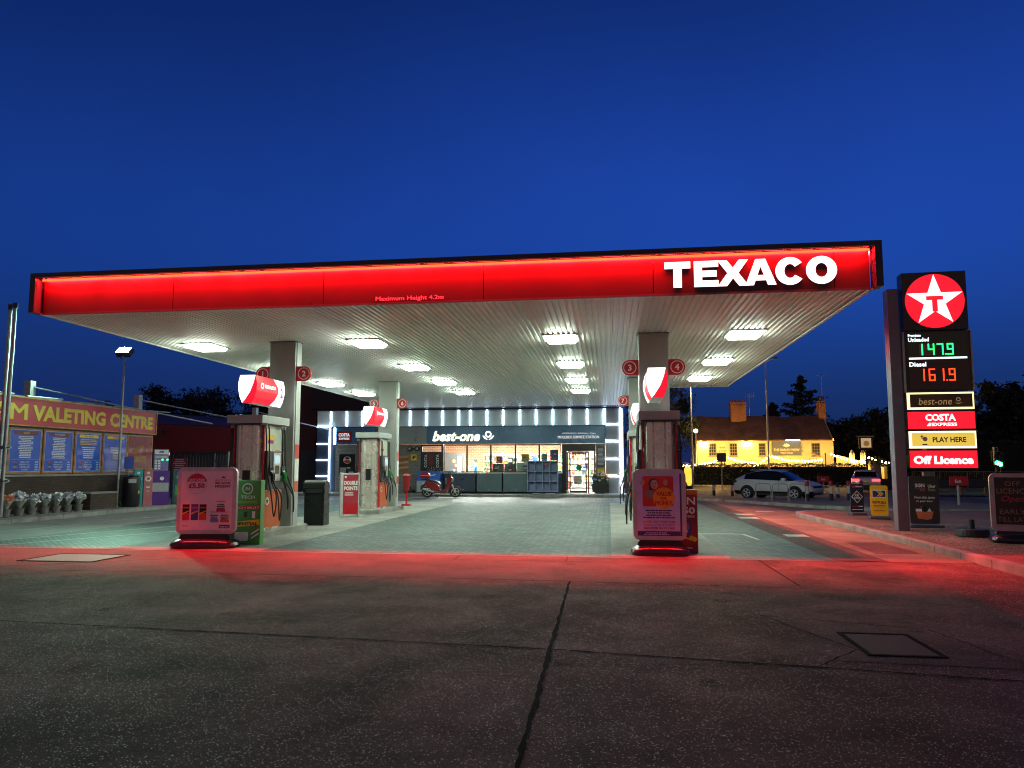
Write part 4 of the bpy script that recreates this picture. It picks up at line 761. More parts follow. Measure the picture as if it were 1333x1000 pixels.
for i in range(5):
    lab = ['blue price board at the far left edge of the hoarding', 'blue price board headed GOLD on the hoarding', 'blue price board headed PLATINUM on the hoarding', 'blue price board with gold headed full valet list', 'half empty blue price board beside the maroon logo board'][i]
    t = thing('price_board', lab, 'price board', (WX, WY + .92 - 1.315 + 1.315 * i - .005, 1.27), R(90), 'blue price boards'); rnd = random.Random(i)
    MB().box(-.635, .635, .03, .095, 0, 1.36, FRG).build('frame', t); b = MB().rrect(-.575, .575, .06, 1.31, .05, .026, CYA).rrect(-.56, .56, .075, 1.295, .045, .023, PB)
    b.rrect(-.45, .45, 1.16, 1.27, .05, .020, M('head_red', (.35, .04, .03), .4) if i != 3 else GLDE); b.rrect(-.44, .44, 1.17, 1.26, .04, .018, M('head_dark', (.22, .03, .03), .4) if i < 3 else GOLD)
    if TITLES[i]: b.text(TITLES[i], -.3, .3, 1.185, 1.245, .015, GOLD if i == 1 else (WHITEPR if i == 2 else M('head_red', (0, 0, 0))), .02, 0, False)
    if i < 3: b.lines(-.30, .30, 1.12, 13, .052, .028, .018, WHITEPR, .35); b.rect(-.56, .56, .42, .425, .018, CYA)
    elif i == 3: b.lines(-.42, .42, 1.12, 4, .055, .03, .018, YELL, .2); b.lines(-.34, .34, .86, 6, .068, .034, .018, WHITEPR, .4); b.rect(-.56, .56, .42, .425, .018, CYA)
    else: b.lines(-.3, .3, .88, 3, .08, .03, .018, WHITEPR, .3); b.rect(-.2, .35, .42, .72, .019, M('board_pale', (.20, .22, .42), .4)); b.lines(-.12, .28, .68, 3, .08, .03, .016, WHITEPR, .3)
    if i < 4:
        for k, tx in enumerate(('SMALL CAR', 'MEDIUM CAR', '7 SEATS & 4X4', 'X-LARGE')):
            z = .35 - k * .075; b.text(tx, -.22, .22, z - .022, z + .022, .018, WHITEPR, .02, 0, False); b.rect(-.42, -.28, z - .018, z + .015, .018, [REDP, BLACK, GLDE, BLACK][k]); b.rect(.38, .50, z - .02, z + .02, .018, CYA)
    b.build('print', t)
t = thing('logo_board', 'maroon board with gold car logo beside the blue price boards', 'board', (WX, WY + 6.24, 1.27), R(90)); MB().box(-.72, .72, .03, .095, 0, 1.36, GLDE).box(-.68, .68, .022, .029, .04, 1.32, M('logo_maroon', (.27, .015, .02), .3)).build('board', t)
b = MB(); GO = M('logo_gold', (.7, .4, .05), .4)
for q in range(4): P = curve([(-.42, 0, .72 + .03 * q), (-.2, 0, .82 + .03 * q), (.1, 0, .92 + .02 * q), (.34, 0, .88 - .02 * q)], 6); b.tube([(p[0], .016, p[2]) for p in P], .009, GO, 5)
b.text('VALETING', -.38, .34, .50, .62, .018, GO, .02, .2).text('CENTRE', -.34, .3, .38, .47, .018, GO, .02, .2); b.build('logo', t)
# scaffold poles
for k, (dx, dy, lb) in enumerate(((0, 0, 'rear scaffold pole at the far left edge of the yard'), (.28, -.15, 'front scaffold pole with clamps at the far left edge of the yard'))):
    t = thing('scaffold_pole', lb, 'pole', (-16.6 + dx, 17.75 + dy, .105), 0, 'scaffold poles'); MB().cyl((0, 0, 0), (.03, 0, 5.75), .05, GALV, .046).build('pole', t, smooth=True)
    MB().cyl((.03, 0, 5.751), (.03, 0, 5.9), .065, BLACK).build('cap', t)
    if k: 
        b = MB()
        for z in (1.0, 1.9): b.cyl((-.35, .08, z), (.22, -.04, z), .03, GALV).box(-.08, .08, -.08, .08, z - .05, z + .05, GALV)
        b.build('clamp', t)
    MB().box(-.13, .13, -.13, .13, 0, .02, BLACK).build('base_plate', t)
# flowers in pots along the wall
FP = M('pot_grey', (.16, .15, .14), .6); FW = [M('bloom_white', (.92, .92, .88), .6, 0, .15, 30.), M('bloom_mix', (.8, .84, .92), .6), M('bloom_peach', (.8, .35, .22), .6)]
for k in range(7):
    lb = ['peach flower wrapped in foil, nearest pot of the row by the wall', 'tall white flower bunch, second pot of the row by the wall', 'white flower bunch, third pot of the row by the wall', 'white flower bunch, fourth pot of the row by the wall', 'white flower bunch, fifth pot of the row by the wall', 'white flower bunch, sixth pot of the row by the wall', 'white flower bunch, last pot of the row beside the brick planter'][k]
    t = thing('flower_pot', lb, 'flower pot', (-16.5, 17.95 + .46 * k, .105), random.random() * 6, 'flower pots along the yard wall'); MB().lathe([(.10, 0), (.13, .2), (.14, .21), (.12, .21)], (0, 0, 0), FP, 14).build('pot', t)
    MB().lathe([(.05, .2), (.1, .3), (.17, .42), (.165, .425), (.05, .25)], (0, 0, 0), M('foil_wrap', (.3, .34, .30), .5, .1), 12).build('wrap', t)
    b = MB(); rnd = random.Random(k)
    for q in range(34):
        a, r_, z = rnd.uniform(0, 6.28), rnd.uniform(0, .17), rnd.uniform(.36, .56 if k != 1 else .66); c = Vector((r_ * math.cos(a), r_ * math.sin(a), z)); m = FW[2] if k == 0 else rnd.choice(FW[:2])
        for w_ in range(5): u = Vector((rnd.uniform(-1, 1), rnd.uniform(-1, 1), rnd.uniform(-.4, 1))).normalized() * .075; v = u.orthogonal().normalized() * .045; b.quad(c, c + u * .5 + v, c + u, c + u * .5 - v, m)
    b.build('blooms', t)
t = thing('brick_planter', 'low dark brick box standing against the yard wall', 'planter', (-16.72, 21.75, .105), R(90)); MB().box(-.62, .62, -.3, .3, 0, .50, DBR).box(-.65, .65, -.33, .33, .501, .55, CONC).build('box', t)
b = MB(); rnd = random.Random(3)
for q in range(220):
    c = Vector((rnd.gauss(0, .35), rnd.uniform(-.12, .12), abs(rnd.gauss(0, .09)))); u = Vector((rnd.uniform(-1, 1), rnd.uniform(-1, 1), 1)).normalized() * .12; v = u.orthogonal().normalized() * .02; b.quad(c, c + u * .5 + v, c + u, c + u * .5 - v, LEAFG)
tag(b.build('weed_clump', None, loc=(-16.95, 22.9, .105)), 'small green weeds growing at the foot of the yard wall by the bin', 'weeds')
# litter bins
def bin_(loc, label, k, rz):
    t = thing('litter_bin', label, 'bin', loc, rz, 'black litter bins')
    if k: 
        MB().lathe([(.24, 0), (.25, .04), (.27, .10), (.28, .95), (.27, 1.02), (.2, 1.06)], (0, 0, 0), BLACK, 24).build('body', t, smooth=True); MB().box(-.12, .12, -.285, -.27, .82, .95, SILV).build('plate', t)
        MB().add([(.2 * 1 + .05 * math.cos(i * .52), -.2 - .0, .5 + .06 * math.sin(i * .52)) for i in range(12)], [tuple(range(12))], GOLD).build('badge', t)
    else:
        MB().prism([(-.25, -.25), (.25, -.25), (.28, .25), (-.28, .25)], 'z', 0, .80, M('bin_black', (.006, .008, .008), .3, spec=.3)).build('body', t, bevel=.03)
        MB().prism([(-.26, .80), (.26, .80), (.27, .98), (.20, 1.10), (-.05, 1.14), (-.25, 1.08), (-.28, .95)], 'x', -.27, .27, M('bin_black', (0, 0, 0))).build('lid', t, bevel=.04)
        MB().box(-.2, .2, -.275, -.262, .82, .92, RUBBER).build('opening', t)
bin_((-7.45, 17.75, .004), 'square black litter bin with domed lid beside the front left column', 0, R(8)); bin_((-16.35, 23.0, .105), 'round black litter bin against the yard wall', 1, R(40))
# floodlight on a post
FL = E('flood_lamp', (.50, 1., .70), L_FLOOD, 'FRONT', 0)
t = thing('flood_light', 'tall thin post with a glaring greenish floodlight over the yard wall', 'lamp post', (-16.75, 22.85, .105)); MB().cyl((0, 0, 0), (0, 0, 5.1), .045, GALV, .035).build('post', t, smooth=True)
hd_ = MB().box(-.25, .25, -.10, .10, -.17, .17, DKGREY).box(-.04, .04, .0, .08, -.30, -.171, GALV).build('lamp_housing', t, bevel=.02); hd_.location = (0, 0, 5.36); hd_.rotation_euler = (R(-46), 0, R(4))
MB().rect(-.22, .22, -.14, .14, -.104, FL).build('lamp', hd_)
# air and vacuum machines
t = thing('air_machine', 'purple air and water machine with tall lit panel between teal boards', 'machine', (-15.95, 24.0, .105), R(38))
PUR = M('machine_purple', (.10, .025, .26), .35); TEA = M('machine_teal', (.03, .36, .40), .35); PNK = M('machine_pink', (.55, .16, .20), .4)
MB().box(-.3, .3, 0, .4, 0, 1.22, PUR).box(-.24, .24, .02, .3, 1.221, 2.0, M('machine_violet', (.22, .17, .45), .4)).build('cabinet', t, bevel=.01)
b = MB().rect(-.28, .28, .48, .80, -.004, M('machine_plate', (.42, .43, .45), .4)).rect(-.22, .22, 1.82, 1.97, .016, WHITEPR).rect(-.2, .2, 1.68, 1.76, .016, SILV)
for k in range(8): b.rect(-.21 + (k % 2) * .11, -.13 + (k % 2) * .11, 1.28 + (k // 2) * .09, 1.34 + (k // 2) * .09, .016, WHITEPR)
b.text('AIR', -.16, .16, 1.86, 1.94, .012, PUR, .04, 0, False).disc(.05, .95, .07, -.004, WHITEPR, 12); b.build('front_print', t); MB().disc(.04, 1.62, .035, .012, GREENLED, 10).disc(.2, 1.62, .035, .012, GREENLED, 10).build('button_light', t)
t = thing('vacuum_machine', 'teal and pink vacuum cabinet left of the purple air machine', 'machine', (-16.3, 23.55, .105), R(38)); MB().box(-.30, -.01, 0, .35, 0, 1.28, TEA).box(.01, .30, 0, .35, 0, 1.28, PNK).box(-.3, .3, -.002, .2, 1.281, 1.30, GOLD).build('cabinet', t, bevel=.01)
b = MB()
for c in (-.155, .155): b.ring(c, .95, .06, .10, -.004, WHITEPR, 14).disc(c, 1.15, .05, -.004, WHITEPR, 10).rect(c - .06, c + .06, .62, .68, -.004, WHITEPR).rect(c - .04, c + .04, .5, .53, -.004, WHITEPR)
b.build('front_print', t); MB().box(-.62, -.32, .1, .14, 1.3, 1.72, BLUE).cyl((-.47, .12, 0), (-.47, .12, 1.3), .02, GALV).build('side_sign', t)
t = thing('water_machine', 'dark cabinet with teal side right of the purple air machine', 'machine', (-15.45, 24.4, .105), R(38)); MB().box(-.24, .20, 0, .4, 0, 1.28, M('water_dark', (.02, .07, .09), .35)).box(.201, .26, 0, .4, 0, 1.28, TEA).build('cabinet', t, bevel=.01); MB().rect(-.15, .1, .35, .7, -.004, GREEN).disc(-.02, 1.0, .1, -.004, TEA, 14).rect(-.12, .08, 1.1, 1.2, -.004, BLUE).build('front_print', t)
# awning and fence behind
AWR = M('awning_red', (.12, .002, .006), .6, 0, .1, 1.); AWP = M('awning_purple', (.075, .018, .06), .7, 0, .15, .6)
t = thing('wash_bay_awning', 'dark red and purple fabric awning over the wash bay behind the yard wall', 'awning', (-20, 29.5, .0))
MB().add([(-4, -.0, 3.55), (3.55, .5, 3.25), (3.3, 5, 3.75), (-4, 5, 4.3)], [(0, 1, 2, 3)], AWP).add([(-4, -.0, 3.50), (3.55, .5, 3.20), (3.3, 5, 3.70), (-4, 5, 4.25)], [(3, 2, 1, 0)], AWP).build('roof_sheet', t)
b = MB(); vs = []; n_ = 14
for i in range(n_ + 1):
    u = i / n_; x = -4 + u * 7.35; y = .02 + .5 * u; sg = .05 * math.sin(math.pi * u)
    vs += [(x, y - .02, 3.54 - .3 * u), (x, y - .03, 3.34 - .28 * u - sg * .3), (x - .06 * u, y + .12, 2.15 - sg)]
b.add(vs, [f_ for i in range(n_) for f_ in ((3 * i, 3 * i + 1, 3 * i + 4, 3 * i + 3), (3 * i + 1, 3 * i + 2, 3 * i + 5, 3 * i + 4))], AWR); b.build('valance', t, smooth=True)
MB().cyl((3.15, .75, 0), (3.15, .75, 3.2), .05, GALV).cyl((-3.6, .5, 0), (-3.6, .5, 3.4), .05, GALV).build('post', t); MB().box(.1, .45, -.12, .02, 2.95, 3.1, BLACK).build('lamp', t)
for k, (x, y, h, lb) in enumerate(((-17.9, 20.1, 4.15, 'grey sail post behind the left part of the maroon banner'), (-18.1, 25.6, 4.25, 'grey sail post behind the right end of the maroon banner'), (-17.2, 33.2, 4.35, 'grey sail post behind the wash bay awning'))):
    t = thing('sail_post', lb, 'post', (x, y, 0), 0, 'posts with cables behind the banner'); MB().box(-.11, .11, -.11, .11, 0, h, GALV).build('post', t)
    dx, dy = ((2.5, 6.2), (3.3, 6.5), (2.6, 5))[k]; MB().tube([(.1, .05, h - .2), (dx * .5, dy * .5, h - .62), (dx, dy, h - 1.0)], .028, GALV, 6).build('cable', t)
t = thing('palisade_fence', 'dark vertical bar metal fence behind the wash bay', 'fence', (-18, 31.0, 0)); b = MB(); FM = M('fence_grey', (.07, .075, .08), .5, .4)
for i in range(62): b.box(-6 + i * .145, -6 + i * .145 + .075, 0, .02, .08, 2.0 + .04 * (i % 2), FM)
b.build('pale', t); MB().box(-6, 3, .021, .06, .4, .46, FM).box(-6, 3, .021, .06, 1.7, 1.76, FM).build('rail', t)
for i in range(4): MB().box(-5.9 + 2.9 * i, -5.8 + 2.9 * i, .061, .16, 0, 2.1, FM).build('post', t)
t = thing('notice_board', 'dark red notice with rows of pale text on the fence', 'notice', (-18.95, 29.85, .0)); MB().box(-.36, .36, 0, .03, .75, 1.85, M('notice_red', (.20, .02, .03), .4)).build('board', t); MB().lines(-.3, .3, 1.80, 12, .085, .04, -.004, M('notice_text', (.5, .4, .42), .5), .3).build('lettering', t); MB().box(-.03, .03, .031, .08, 0, 1.8, FM).build('post', t)
WIN = E('house_window_glow', (1., .62, .22), 1.6, 'NONE')
# far buildings on the left
t = thing('long_building', 'long low dark building far behind the wash bay', 'building', (-34, 56, 0)); LBM = M('night_render', (.06, .055, .055), .85); SLATE = M('night_slate', (.035, .03, .032), .8, 0, .3, 2.)
MB().box(-12, 16, 0, 8, 0, 4.6, LBM).build('wall', t); MB().prism([(-.4, 4.6), (8.4, 4.6), (8, 5.1), (4, 5.8), (.2, 5.1)], 'x', -12.3, 16.3, SLATE).build('roof', t)
for i in range(7): MB().box(-10 + i * 3.2, -8.9 + i * 3.2, -.03, -.001, 2.35, 2.75, WIN if i % 3 else SLATE).build('window', t)
PNKW = M('pink_render', (.34, .22, .22), .85, 0, .15, 1.)
t = thing('pink_house', 'pale pink rendered house with lit window left of the shop', 'house', (-24.2, 56.0, 0)); MB().box(-1.5, 4.2, 0, 7, 0, 4.7, PNKW).build('wall', t); MB().prism([(-2.2, 4.6), (4.4, 4.6), (4.4, 6.4), (1.0, 6.6)], 'y', -.3, 7.3, SLATE).build('roof', t)
o = MB().box(.2, .85, -.03, -.001, 2.3, 3.9, WHITEP).build('window', t); MB().box(.26, .79, -.04, -.031, 2.36, 3.84, WIN).build('pane', o); o = MB().box(2.1, 2.7, -.03, -.001, 2.0, 3.2, WHITEP).build('window', t); MB().box(2.16, 2.64, -.04, -.031, 2.06, 3.14, E('dim_window', (1, .7, .4), .35, 'NONE')).build('pane', o)
MB().prism([(1.6, 3.4), (4.5, 3.9), (4.5, 3.5), (1.6, 3.3)], 'y', -1.2, -.05, SLATE).build('porch', t); MB().box(1.9, 2.5, 2, 2.9, 5.2, 7.4, M('night_brick', (.10, .05, .04), .9)).build('chimney', t)
t = thing('dark_house', 'big dark house roof rising above the left end of the shop', 'house', (-20.5, 50, 0)); MB().box(-.5, 9, 0, 8, 0, 5.6, LBM).build('wall', t); MB().box(-.9, 9.4, -.4, 8.4, 5.6, 7.2, SLATE).build('roof', t); MB().box(-2.4, -1.1, 1, 2.2, 0, 7.9, M('night_brick', (0, 0, 0))).build('chimney', t)
t = thing('boundary_wall', 'dark boundary wall between the yard and the shop', 'wall', (-19.5, 40, 0)); MB().box(-5, 3.5, 0, .25, 0, 2.4, LBM).build('wall', t)
def street_lamp(x, y, h, col, st, label, arm=(-1., 0), group='street lamps'):
    t = thing('street_lamp', label, 'street lamp', (x, y, H(x, y)), 0, group); MB().cyl((0, 0, 0), (0, 0, h), .09, GALV, .055).tube(curve([(0, 0, h - .02), (arm[0] * .3, arm[1] * .3, h + .12), (arm[0], arm[1], h + .2)], 5), .035, GALV, 6).build('post', t, smooth=True)
    MB().box(arm[0] - .32, arm[0] + .18, arm[1] - .13, arm[1] + .13, h + .17, h + .28, DKGREY).build('head', t); MB().box(arm[0] - .28, arm[0] + .14, arm[1] - .11, arm[1] + .11, h + .10, h + .168, E('street_%s' % st[1], col, st[0], 'FRONT', 0)).build('lamp', t)
street_lamp(-20.6, 42, 5.4, (1, .85, .5), (40., 'warm'), 'street lamp with bright pale head behind the wash bay'); street_lamp(-19.3, 54, 5.0, (1, .6, .25), (30., 'amber'), 'small amber street lamp seen just left of the front left pump box', (-.2, 0))

# ============================================================ FRONT BOARDS
ALU = M('board_frame', (.62, .60, .60), .35, .3); 
def aboard(name, label, loc, rz, w, h, draw, frame=ALU, z0=.24, r=.12, cat='sign'):
    t = thing(name, label, cat, loc, rz)
    MB().prism(rr(-w, w, z0, z0 + h, r, 7), 'y', -.045, .045, frame).build('frame', t, bevel=.012); m = .075
    d = MB(); draw(d, -w + m, w - m, z0 + m, z0 + h - m); d.build('print', t)
    b = MB().prism([(-w * .78, z0 + .005), (w * .78, z0 + .005), (w * .9, .13), (-w * .9, .13)], 'y', -.08, .08, BLACK); b.build('neck', t, bevel=.02)
    b = MB(); vs = []; K = 36
    for rr_, z in ((1.0, 0.0), (1.06, .05), (1.02, .10), (.82, .155), (.45, .17)): vs += [(rr_ * w * 1.06 * (abs(math.cos(2 * math.pi * i / K)) ** .55) * (1 if math.cos(2 * math.pi * i / K) >= 0 else -1), rr_ * .30 * (abs(math.sin(2 * math.pi * i / K)) ** .6) * (1 if math.sin(2 * math.pi * i / K) >= 0 else -1), z) for i in range(K)]
    fs = [(j * K + i, j * K + (i + 1) % K, (j + 1) * K + (i + 1) % K, (j + 1) * K + i) for j in range(4) for i in range(K)] + [tuple(range(4 * K, 5 * K)), tuple(range(K))[::-1]]
    b.add(vs, fs, M('base_black', (.012, .012, .014), .22)); b.build('base', t, smooth=True); return t
def offer(d, x0, x1, z0, z1):
    w, h = x1 - x0, z1 - z0; Y = -.048; d.rect(x0, x1, z0, z1, Y, PINKW); c, cz, r = x0 + .30 * w, z0 + .79 * h, .155 * h * 1.1; Y2 = Y - .003
    d.ring(c, cz, r, r + .006, Y2, M('circle_edge', (.5, .3, .32), .5)); d.plate(arc(c, cz, r, r, 12, 168, 16), Y2, M('offer_red', (.62, .02, .06), .4)); RD = M('offer_red', (0, 0, 0))
    d.text('ANY 3 FOR', c - r * .80, c + r * .80, cz + .26 * r, cz + .50 * r, Y2 - .002, WHITEPR, .03).text('£5.50', c - r * .82, c + r * .82, cz - .48 * r, cz + .06 * r, Y2 - .002, RD, .05)
    NV = M('print_navy', (.06, .06, .25), .4); a = x0 + .66 * w; d.text('PERFECT FOR THE', a, x1 - .03, cz + .30 * r, cz + .40 * r, Y2, NV, .02).text('BIG BANK', a, x1 - .03, cz - .06 * r, cz + .20 * r, Y2, M('print_rust', (.6, .10, .05), .4), .06).text('HOLIDAY', a, x1 - .03, cz - .40 * r, cz - .12 * r, Y2, NV, .05)
    d.plate([(a + .10, cz + .55 * r), (a + .20, cz + .55 * r), (a + .15, cz + .75 * r)], Y2, NV)
    z = z0 + .17 * h
    for k, (q, m1, m2) in enumerate(((.04, BLACK, RD), (.21, M('pack_purple', (.16, .05, .28), .4), NV), (.37, BLACK, M('pack_scarlet', (.7, .06, .03), .4)))):
        xa, xb = x0 + q * w, x0 + (q + .14) * w; d.rect(xa, xb, z, z + .27 * h, Y2, m2).rect(xa + .006, xb - .006, z + .12 * h, z + .262 * h, Y2 - .002, m1).rect(xa + .012, xb - .012, z + .20 * h, z + .225 * h, Y2 - .004, ORANGE).plate([(xa, z + .09 * h), (xb, z + .15 * h), (xb, z + .165 * h), (xa, z + .12 * h)], Y2 - .004, YELL)
    for u, zz, m in ((.70, .31, RD), (.58, .13, M('tag_blue', (.2, .3, .65), .4)), (.78, .13, ORANGE)):
        d.rect(x0 + u * w, x0 + (u + .17) * w, z0 + zz * h, z0 + (zz + .05) * h, Y2, m).rect(x0 + u * w, x0 + (u + .17) * w, z0 + (zz + .17) * h, z0 + (zz + .182) * h, Y2, m); d.lines(x0 + u * w, x0 + (u + .17) * w, z0 + (zz + .13) * h, 3, .03 * h, .018 * h, Y2, BLACK, .2)
    d.rect(x1 - .24 * w, x1 - .03 * w, z0 + .03 * h, z0 + .09 * h, Y2, NV).text('best-one', x1 - .22 * w, x1 - .05 * w, z0 + .045 * h, z0 + .075 * h, Y2 - .002, WHITEPR, .03); d.lines(x0 + .02, x0 + .2 * w, z0 + .09 * h, 2, .02 * h, .01 * h, Y2, GREYP)
aboard('pavement_sign', 'grey framed pavement sign reading ANY 3 FOR 5.50 at the front left', (-7.42, 12.62, .006), R(8), .55, 1.23, offer)
def value(d, x0, x1, z0, z1):
    w, h = x1 - x0, z1 - z0; Y = -.048; Y2 = Y - .003; LIL = M('lilac_print', (.62, .60, .88), .35); d.rect(x0, x1, z0, z1, Y, LIL).rect(x0 + .96 * w, x1, z0, z1, Y2, M('print_violet', (.06, .04, .16), .4)).rect(x0, x0 + .959 * w, z0, z0 + .075 * h, Y2, M('print_violet', (0, 0, 0)))
    d.rrect(x0 + .12 * w, x0 + .82 * w, z0 + .47 * h, z0 + .96 * h, .03, Y2, M('value_red', (.62, .05, .02), .4)); d.lines(x0 + .05 * w, x0 + .8 * w, z0 + .055 * h, 2, .025 * h, .014 * h, Y2 - .002, LIL)
    hx, hz = x0 + .37 * w, z0 + .83 * h; HB = M('print_hair', (.08, .04, .04), .5); SK = M('print_skin', (.62, .40, .32), .5)
    d.disc(hx, hz + .01, .115 * w, Y2 - .002, HB, 18, .125 * w * 1.0).rect(hx - .10 * w, hx + .02 * w, hz - .10 * h, hz, Y2 - .0021, HB).disc(hx + .02 * w, hz - .005, .085 * w, Y2 - .004, SK, 18, .11 * w).disc(hx - .012 * w, hz + .012, .012 * w, Y2 - .005, BLACK, 8).disc(hx + .052 * w, hz + .012, .012 * w, Y2 - .005, BLACK, 8).disc(hx + .02 * w, hz - .045, .026 * w, Y2 - .005, REDP, 10, .016 * w)
    d.plate([(hx - .16 * w, hz - .36 * h * .6), (hx, hz - .36 * h * .6), (hx + .0, hz - .10 * h), (hx - .20 * w, hz - .10 * h)], Y2 - .0025, M('print_grey', (.25, .22, .2), .5))
    for sx_ in (-.25, .27): 
        d.disc(hx + sx_ * w, hz + .015, .05 * w, Y2 - .003, SK, 12, .05 * w)
        for k in range(3): d.rect(hx + sx_ * w - .045 * w + .032 * w * k, hx + sx_ * w - .018 * w + .032 * w * k, hz + .03, hz + .03 + (.03, .05, .035)[k], Y2 - .0032, SK)
    c, cz, r = x0 + .60 * w, z0 + .605 * h, .245 * w; d.disc(c, cz, r, Y2 - .006, M('value_orange', (.85, .38, .02), .4), 32); RD = M('value_text', (.55, .03, .02), .4)
    d.text('VALUE', c - .72 * r, c + .72 * r, cz + .20 * r, cz + .62 * r, Y2 - .008, RD, .05).text('FOR', c - .3 * r, c + .3 * r, cz - .16 * r, cz + .1 * r, Y2 - .008, RD, .05).text('MONEY', c - .78 * r, c + .78 * r, cz - .66 * r, cz - .24 * r, Y2 - .008, RD, .06)
    d.lines(x0 + .12 * w, x0 + .86 * w, z0 + .415 * h, 4, .038 * h, .02 * h, Y2, M('print_violet', (0, 0, 0)), .3)
    for k, s_ in enumerate(('LOOK OUT FOR OUR', 'VALUE FOR MONEY', 'SHOPPER IN STORE.')): z = z0 + (.225 - .052 * k) * h; d.text(s_, x0 + .13 * w, x0 + .85 * w, z - .016 * h, z + .018 * h, Y2, M('value_text', (0, 0, 0)), .045)
aboard('pavement_sign', 'grey framed pavement sign reading VALUE FOR MONEY before the right pump', (.84, 12.62, .006), 0, .445, 1.2, value)
t = thing('cardboard_display', 'green upright cardboard display behind the ANY 3 FOR sign', 'display', (-6.95, 13.1, .006), R(8)); MB().box(-.30, .32, 0, .22, 0, 1.22, GREEN).build('box', t, bevel=.006)
MB().ring(.06, 1.06, .085, .105, -.004, WHITEPR).text('IN', .02, .10, 1.03, 1.09, -.004, WHITEPR, .03, 0, False).text('TECH', -.06, .2, .87, .93, -.004, WHITEPR, .02).rect(-.3, .31, .66, .74, -.004, REDP).text('TECH MUST', -.2, .3, .68, .72, -.006, WHITEPR, .008).plate([(-.3, .32), (.31, .37), (.31, .48), (-.3, .42)], -.004, YELL).text('ESSENTIAL', -.24, .28, .365, .425, -.006, BLACK, .04).rect(.0, .07, .52, .62, -.004, BLACK).rect(.16, .22, .5, .63, -.004, WHITEPR).rrect(-.16, .1, .07, .24, .04, -.004, WHITEPR).plate([(.15, .1), (.3, .2), (.3, .23), (.15, .13)], -.004, WHITEPR).plate([(.15, .18), (.3, .28), (.3, .31), (.15, .21)], -.004, WHITEPR).rect(-.25, .25, .78, .83, -.004, M('lime_print', (.15, .4, .06), .4)).build('print', t)
t = thing('cardboard_display', 'dark red upright display reading WIN 250 behind the value sign', 'display', (1.24, 12.85, .006), R(-4)); MB().box(-.26, .26, 0, .22, 0, 1.08, M('win_red', (.30, .012, .02), .4)).build('box', t, bevel=.006)
d = MB().text('WIN', -.2, .22, .83, .96, -.004, WHITEPR, .04).text('£250', -.2, .22, .67, .79, -.004, WHITEPR, .04).text('EVERY WEEK', -.2, .22, .61, .645, -.004, WHITEPR, .03).rect(-.26, .26, 1.0, 1.075, -.004, ORANGE)
d.disc(.03, .44, .15, -.004, BLUE, 6, .16).disc(.03, .45, .09, -.006, ORANGE, 12).disc(.03, .37, .07, -.007, WHITEPR, 10, .02); 
for k in range(8): d.disc(-.15 + .05 * k, .26 - .02 * (k % 3), .045, -.004, GOLD, 6)
d.disc(.03, .17, .13, -.005, REDP, 8, .08).rect(-.1, .16, .08, .10, -.006, WHITEPR); d.build('print', t)
t = thing('points_stand', 'silver upright stand with red DOUBLE POINTS panel beside the rear left pump', 'display stand', (-7.62, 20.6, .005), R(28)); MB().box(-.28, -.20, -.05, .20, 0, 1.30, ALU).box(.24, .28, -.05, .20, 0, 1.30, ALU).box(-.199, .239, -.03, .18, .1, 1.28, GREYP).build('frame', t, bevel=.008)
MB().box(-.19, .235, -.045, -.031, .42, 1.24, M('points_red', (.45, .03, .06), .4)).box(-.19, .235, -.06, -.031, .08, .41, REDP).build('panel', t)
MB().text('DOUBLE', -.17, .22, .94, 1.06, -.048, WHITEPR, .05).text('POINTS', -.17, .22, .78, .90, -.048, WHITEPR, .05).lines(-.17, .12, .72, 2, .06, .03, -.048, WHITEPR, .2).rect(-.16, -.1, 1.14, 1.2, -.048, WHITEPR).build('lettering', t)
t = thing('fire_bucket_stand', 'red covered fire bucket on a post at the end of the rear left island', 'fire bucket', (-6.98, 24.4, .13)); MB().cyl((0, 0, 0), (0, 0, .75), .03, REDP).box(-.14, .14, -.12, .12, 0, .06, REDP).build('post', t); MB().lathe([(.09, .52), (.11, .58), (.125, .98), (.14, 1.0), (.14, 1.04), (.06, 1.10), (.0, 1.11)], (0, 0, 0), M('bucket_red', (.34, .015, .02), .5), 16).build('bucket', t, smooth=True)

# ============================================================ RIGHT: PRICE TOTEM
TB = M('totem_black', (.016, .014, .014), .3); TPB = M('totem_post', (.13, .125, .15), .35, .3)
t = thing('price_totem', 'tall fuel price totem with round red star emblem and lit sign panels', 'price sign', (6.3, 16.6, .1), R(-3)); q = lambda z: z - .1
MB().box(-.13, .10, .06, .36, 0, q(5.42), TPB).build('post', t, bevel=.01)
MB().box(.16, 1.46, .0, .30, q(4.45), q(5.75), TB).build('emblem_case', t, bevel=.01)
b = MB(); ec, ez, er = .81, q(5.10), .60; b.disc(ec, ez, er, -.004, GLOWRED, 48)
STW = E('star_white', (1, .99, .97), 1.6, 'NONE'); ang = [math.pi / 2 + math.pi * i / 5 for i in range(10)]
b.plate([(ec + er * .985 * (1 if i % 2 == 0 else .385) * math.cos(a), ez + er * .985 * (1 if i % 2 == 0 else .385) * math.sin(a)) for i, a in enumerate(ang)], -.008, STW)
b.plate([(ec - .17, ez + .11), (ec + .17, ez + .11), (ec + .17, ez + .02), (ec + .055, ez + .02), (ec + .055, ez - .24), (ec - .055, ez - .24), (ec - .055, ez + .02), (ec - .17, ez + .02)], -.012, GLOWRED)
b.build('emblem', t)
MB().box(.16, 1.48, .03, .27, q(3.13), q(4.435), TB).box(.13, .159, .01, .29, q(3.1), q(4.43), GALV).box(1.481, 1.51, .01, .29, q(3.1), q(4.43), GALV).build('price_case', t)
PG = M('price_glass_green', (.02, .045, .02), .12); PR = M('price_glass_red', (.035, .015, .012), .12)
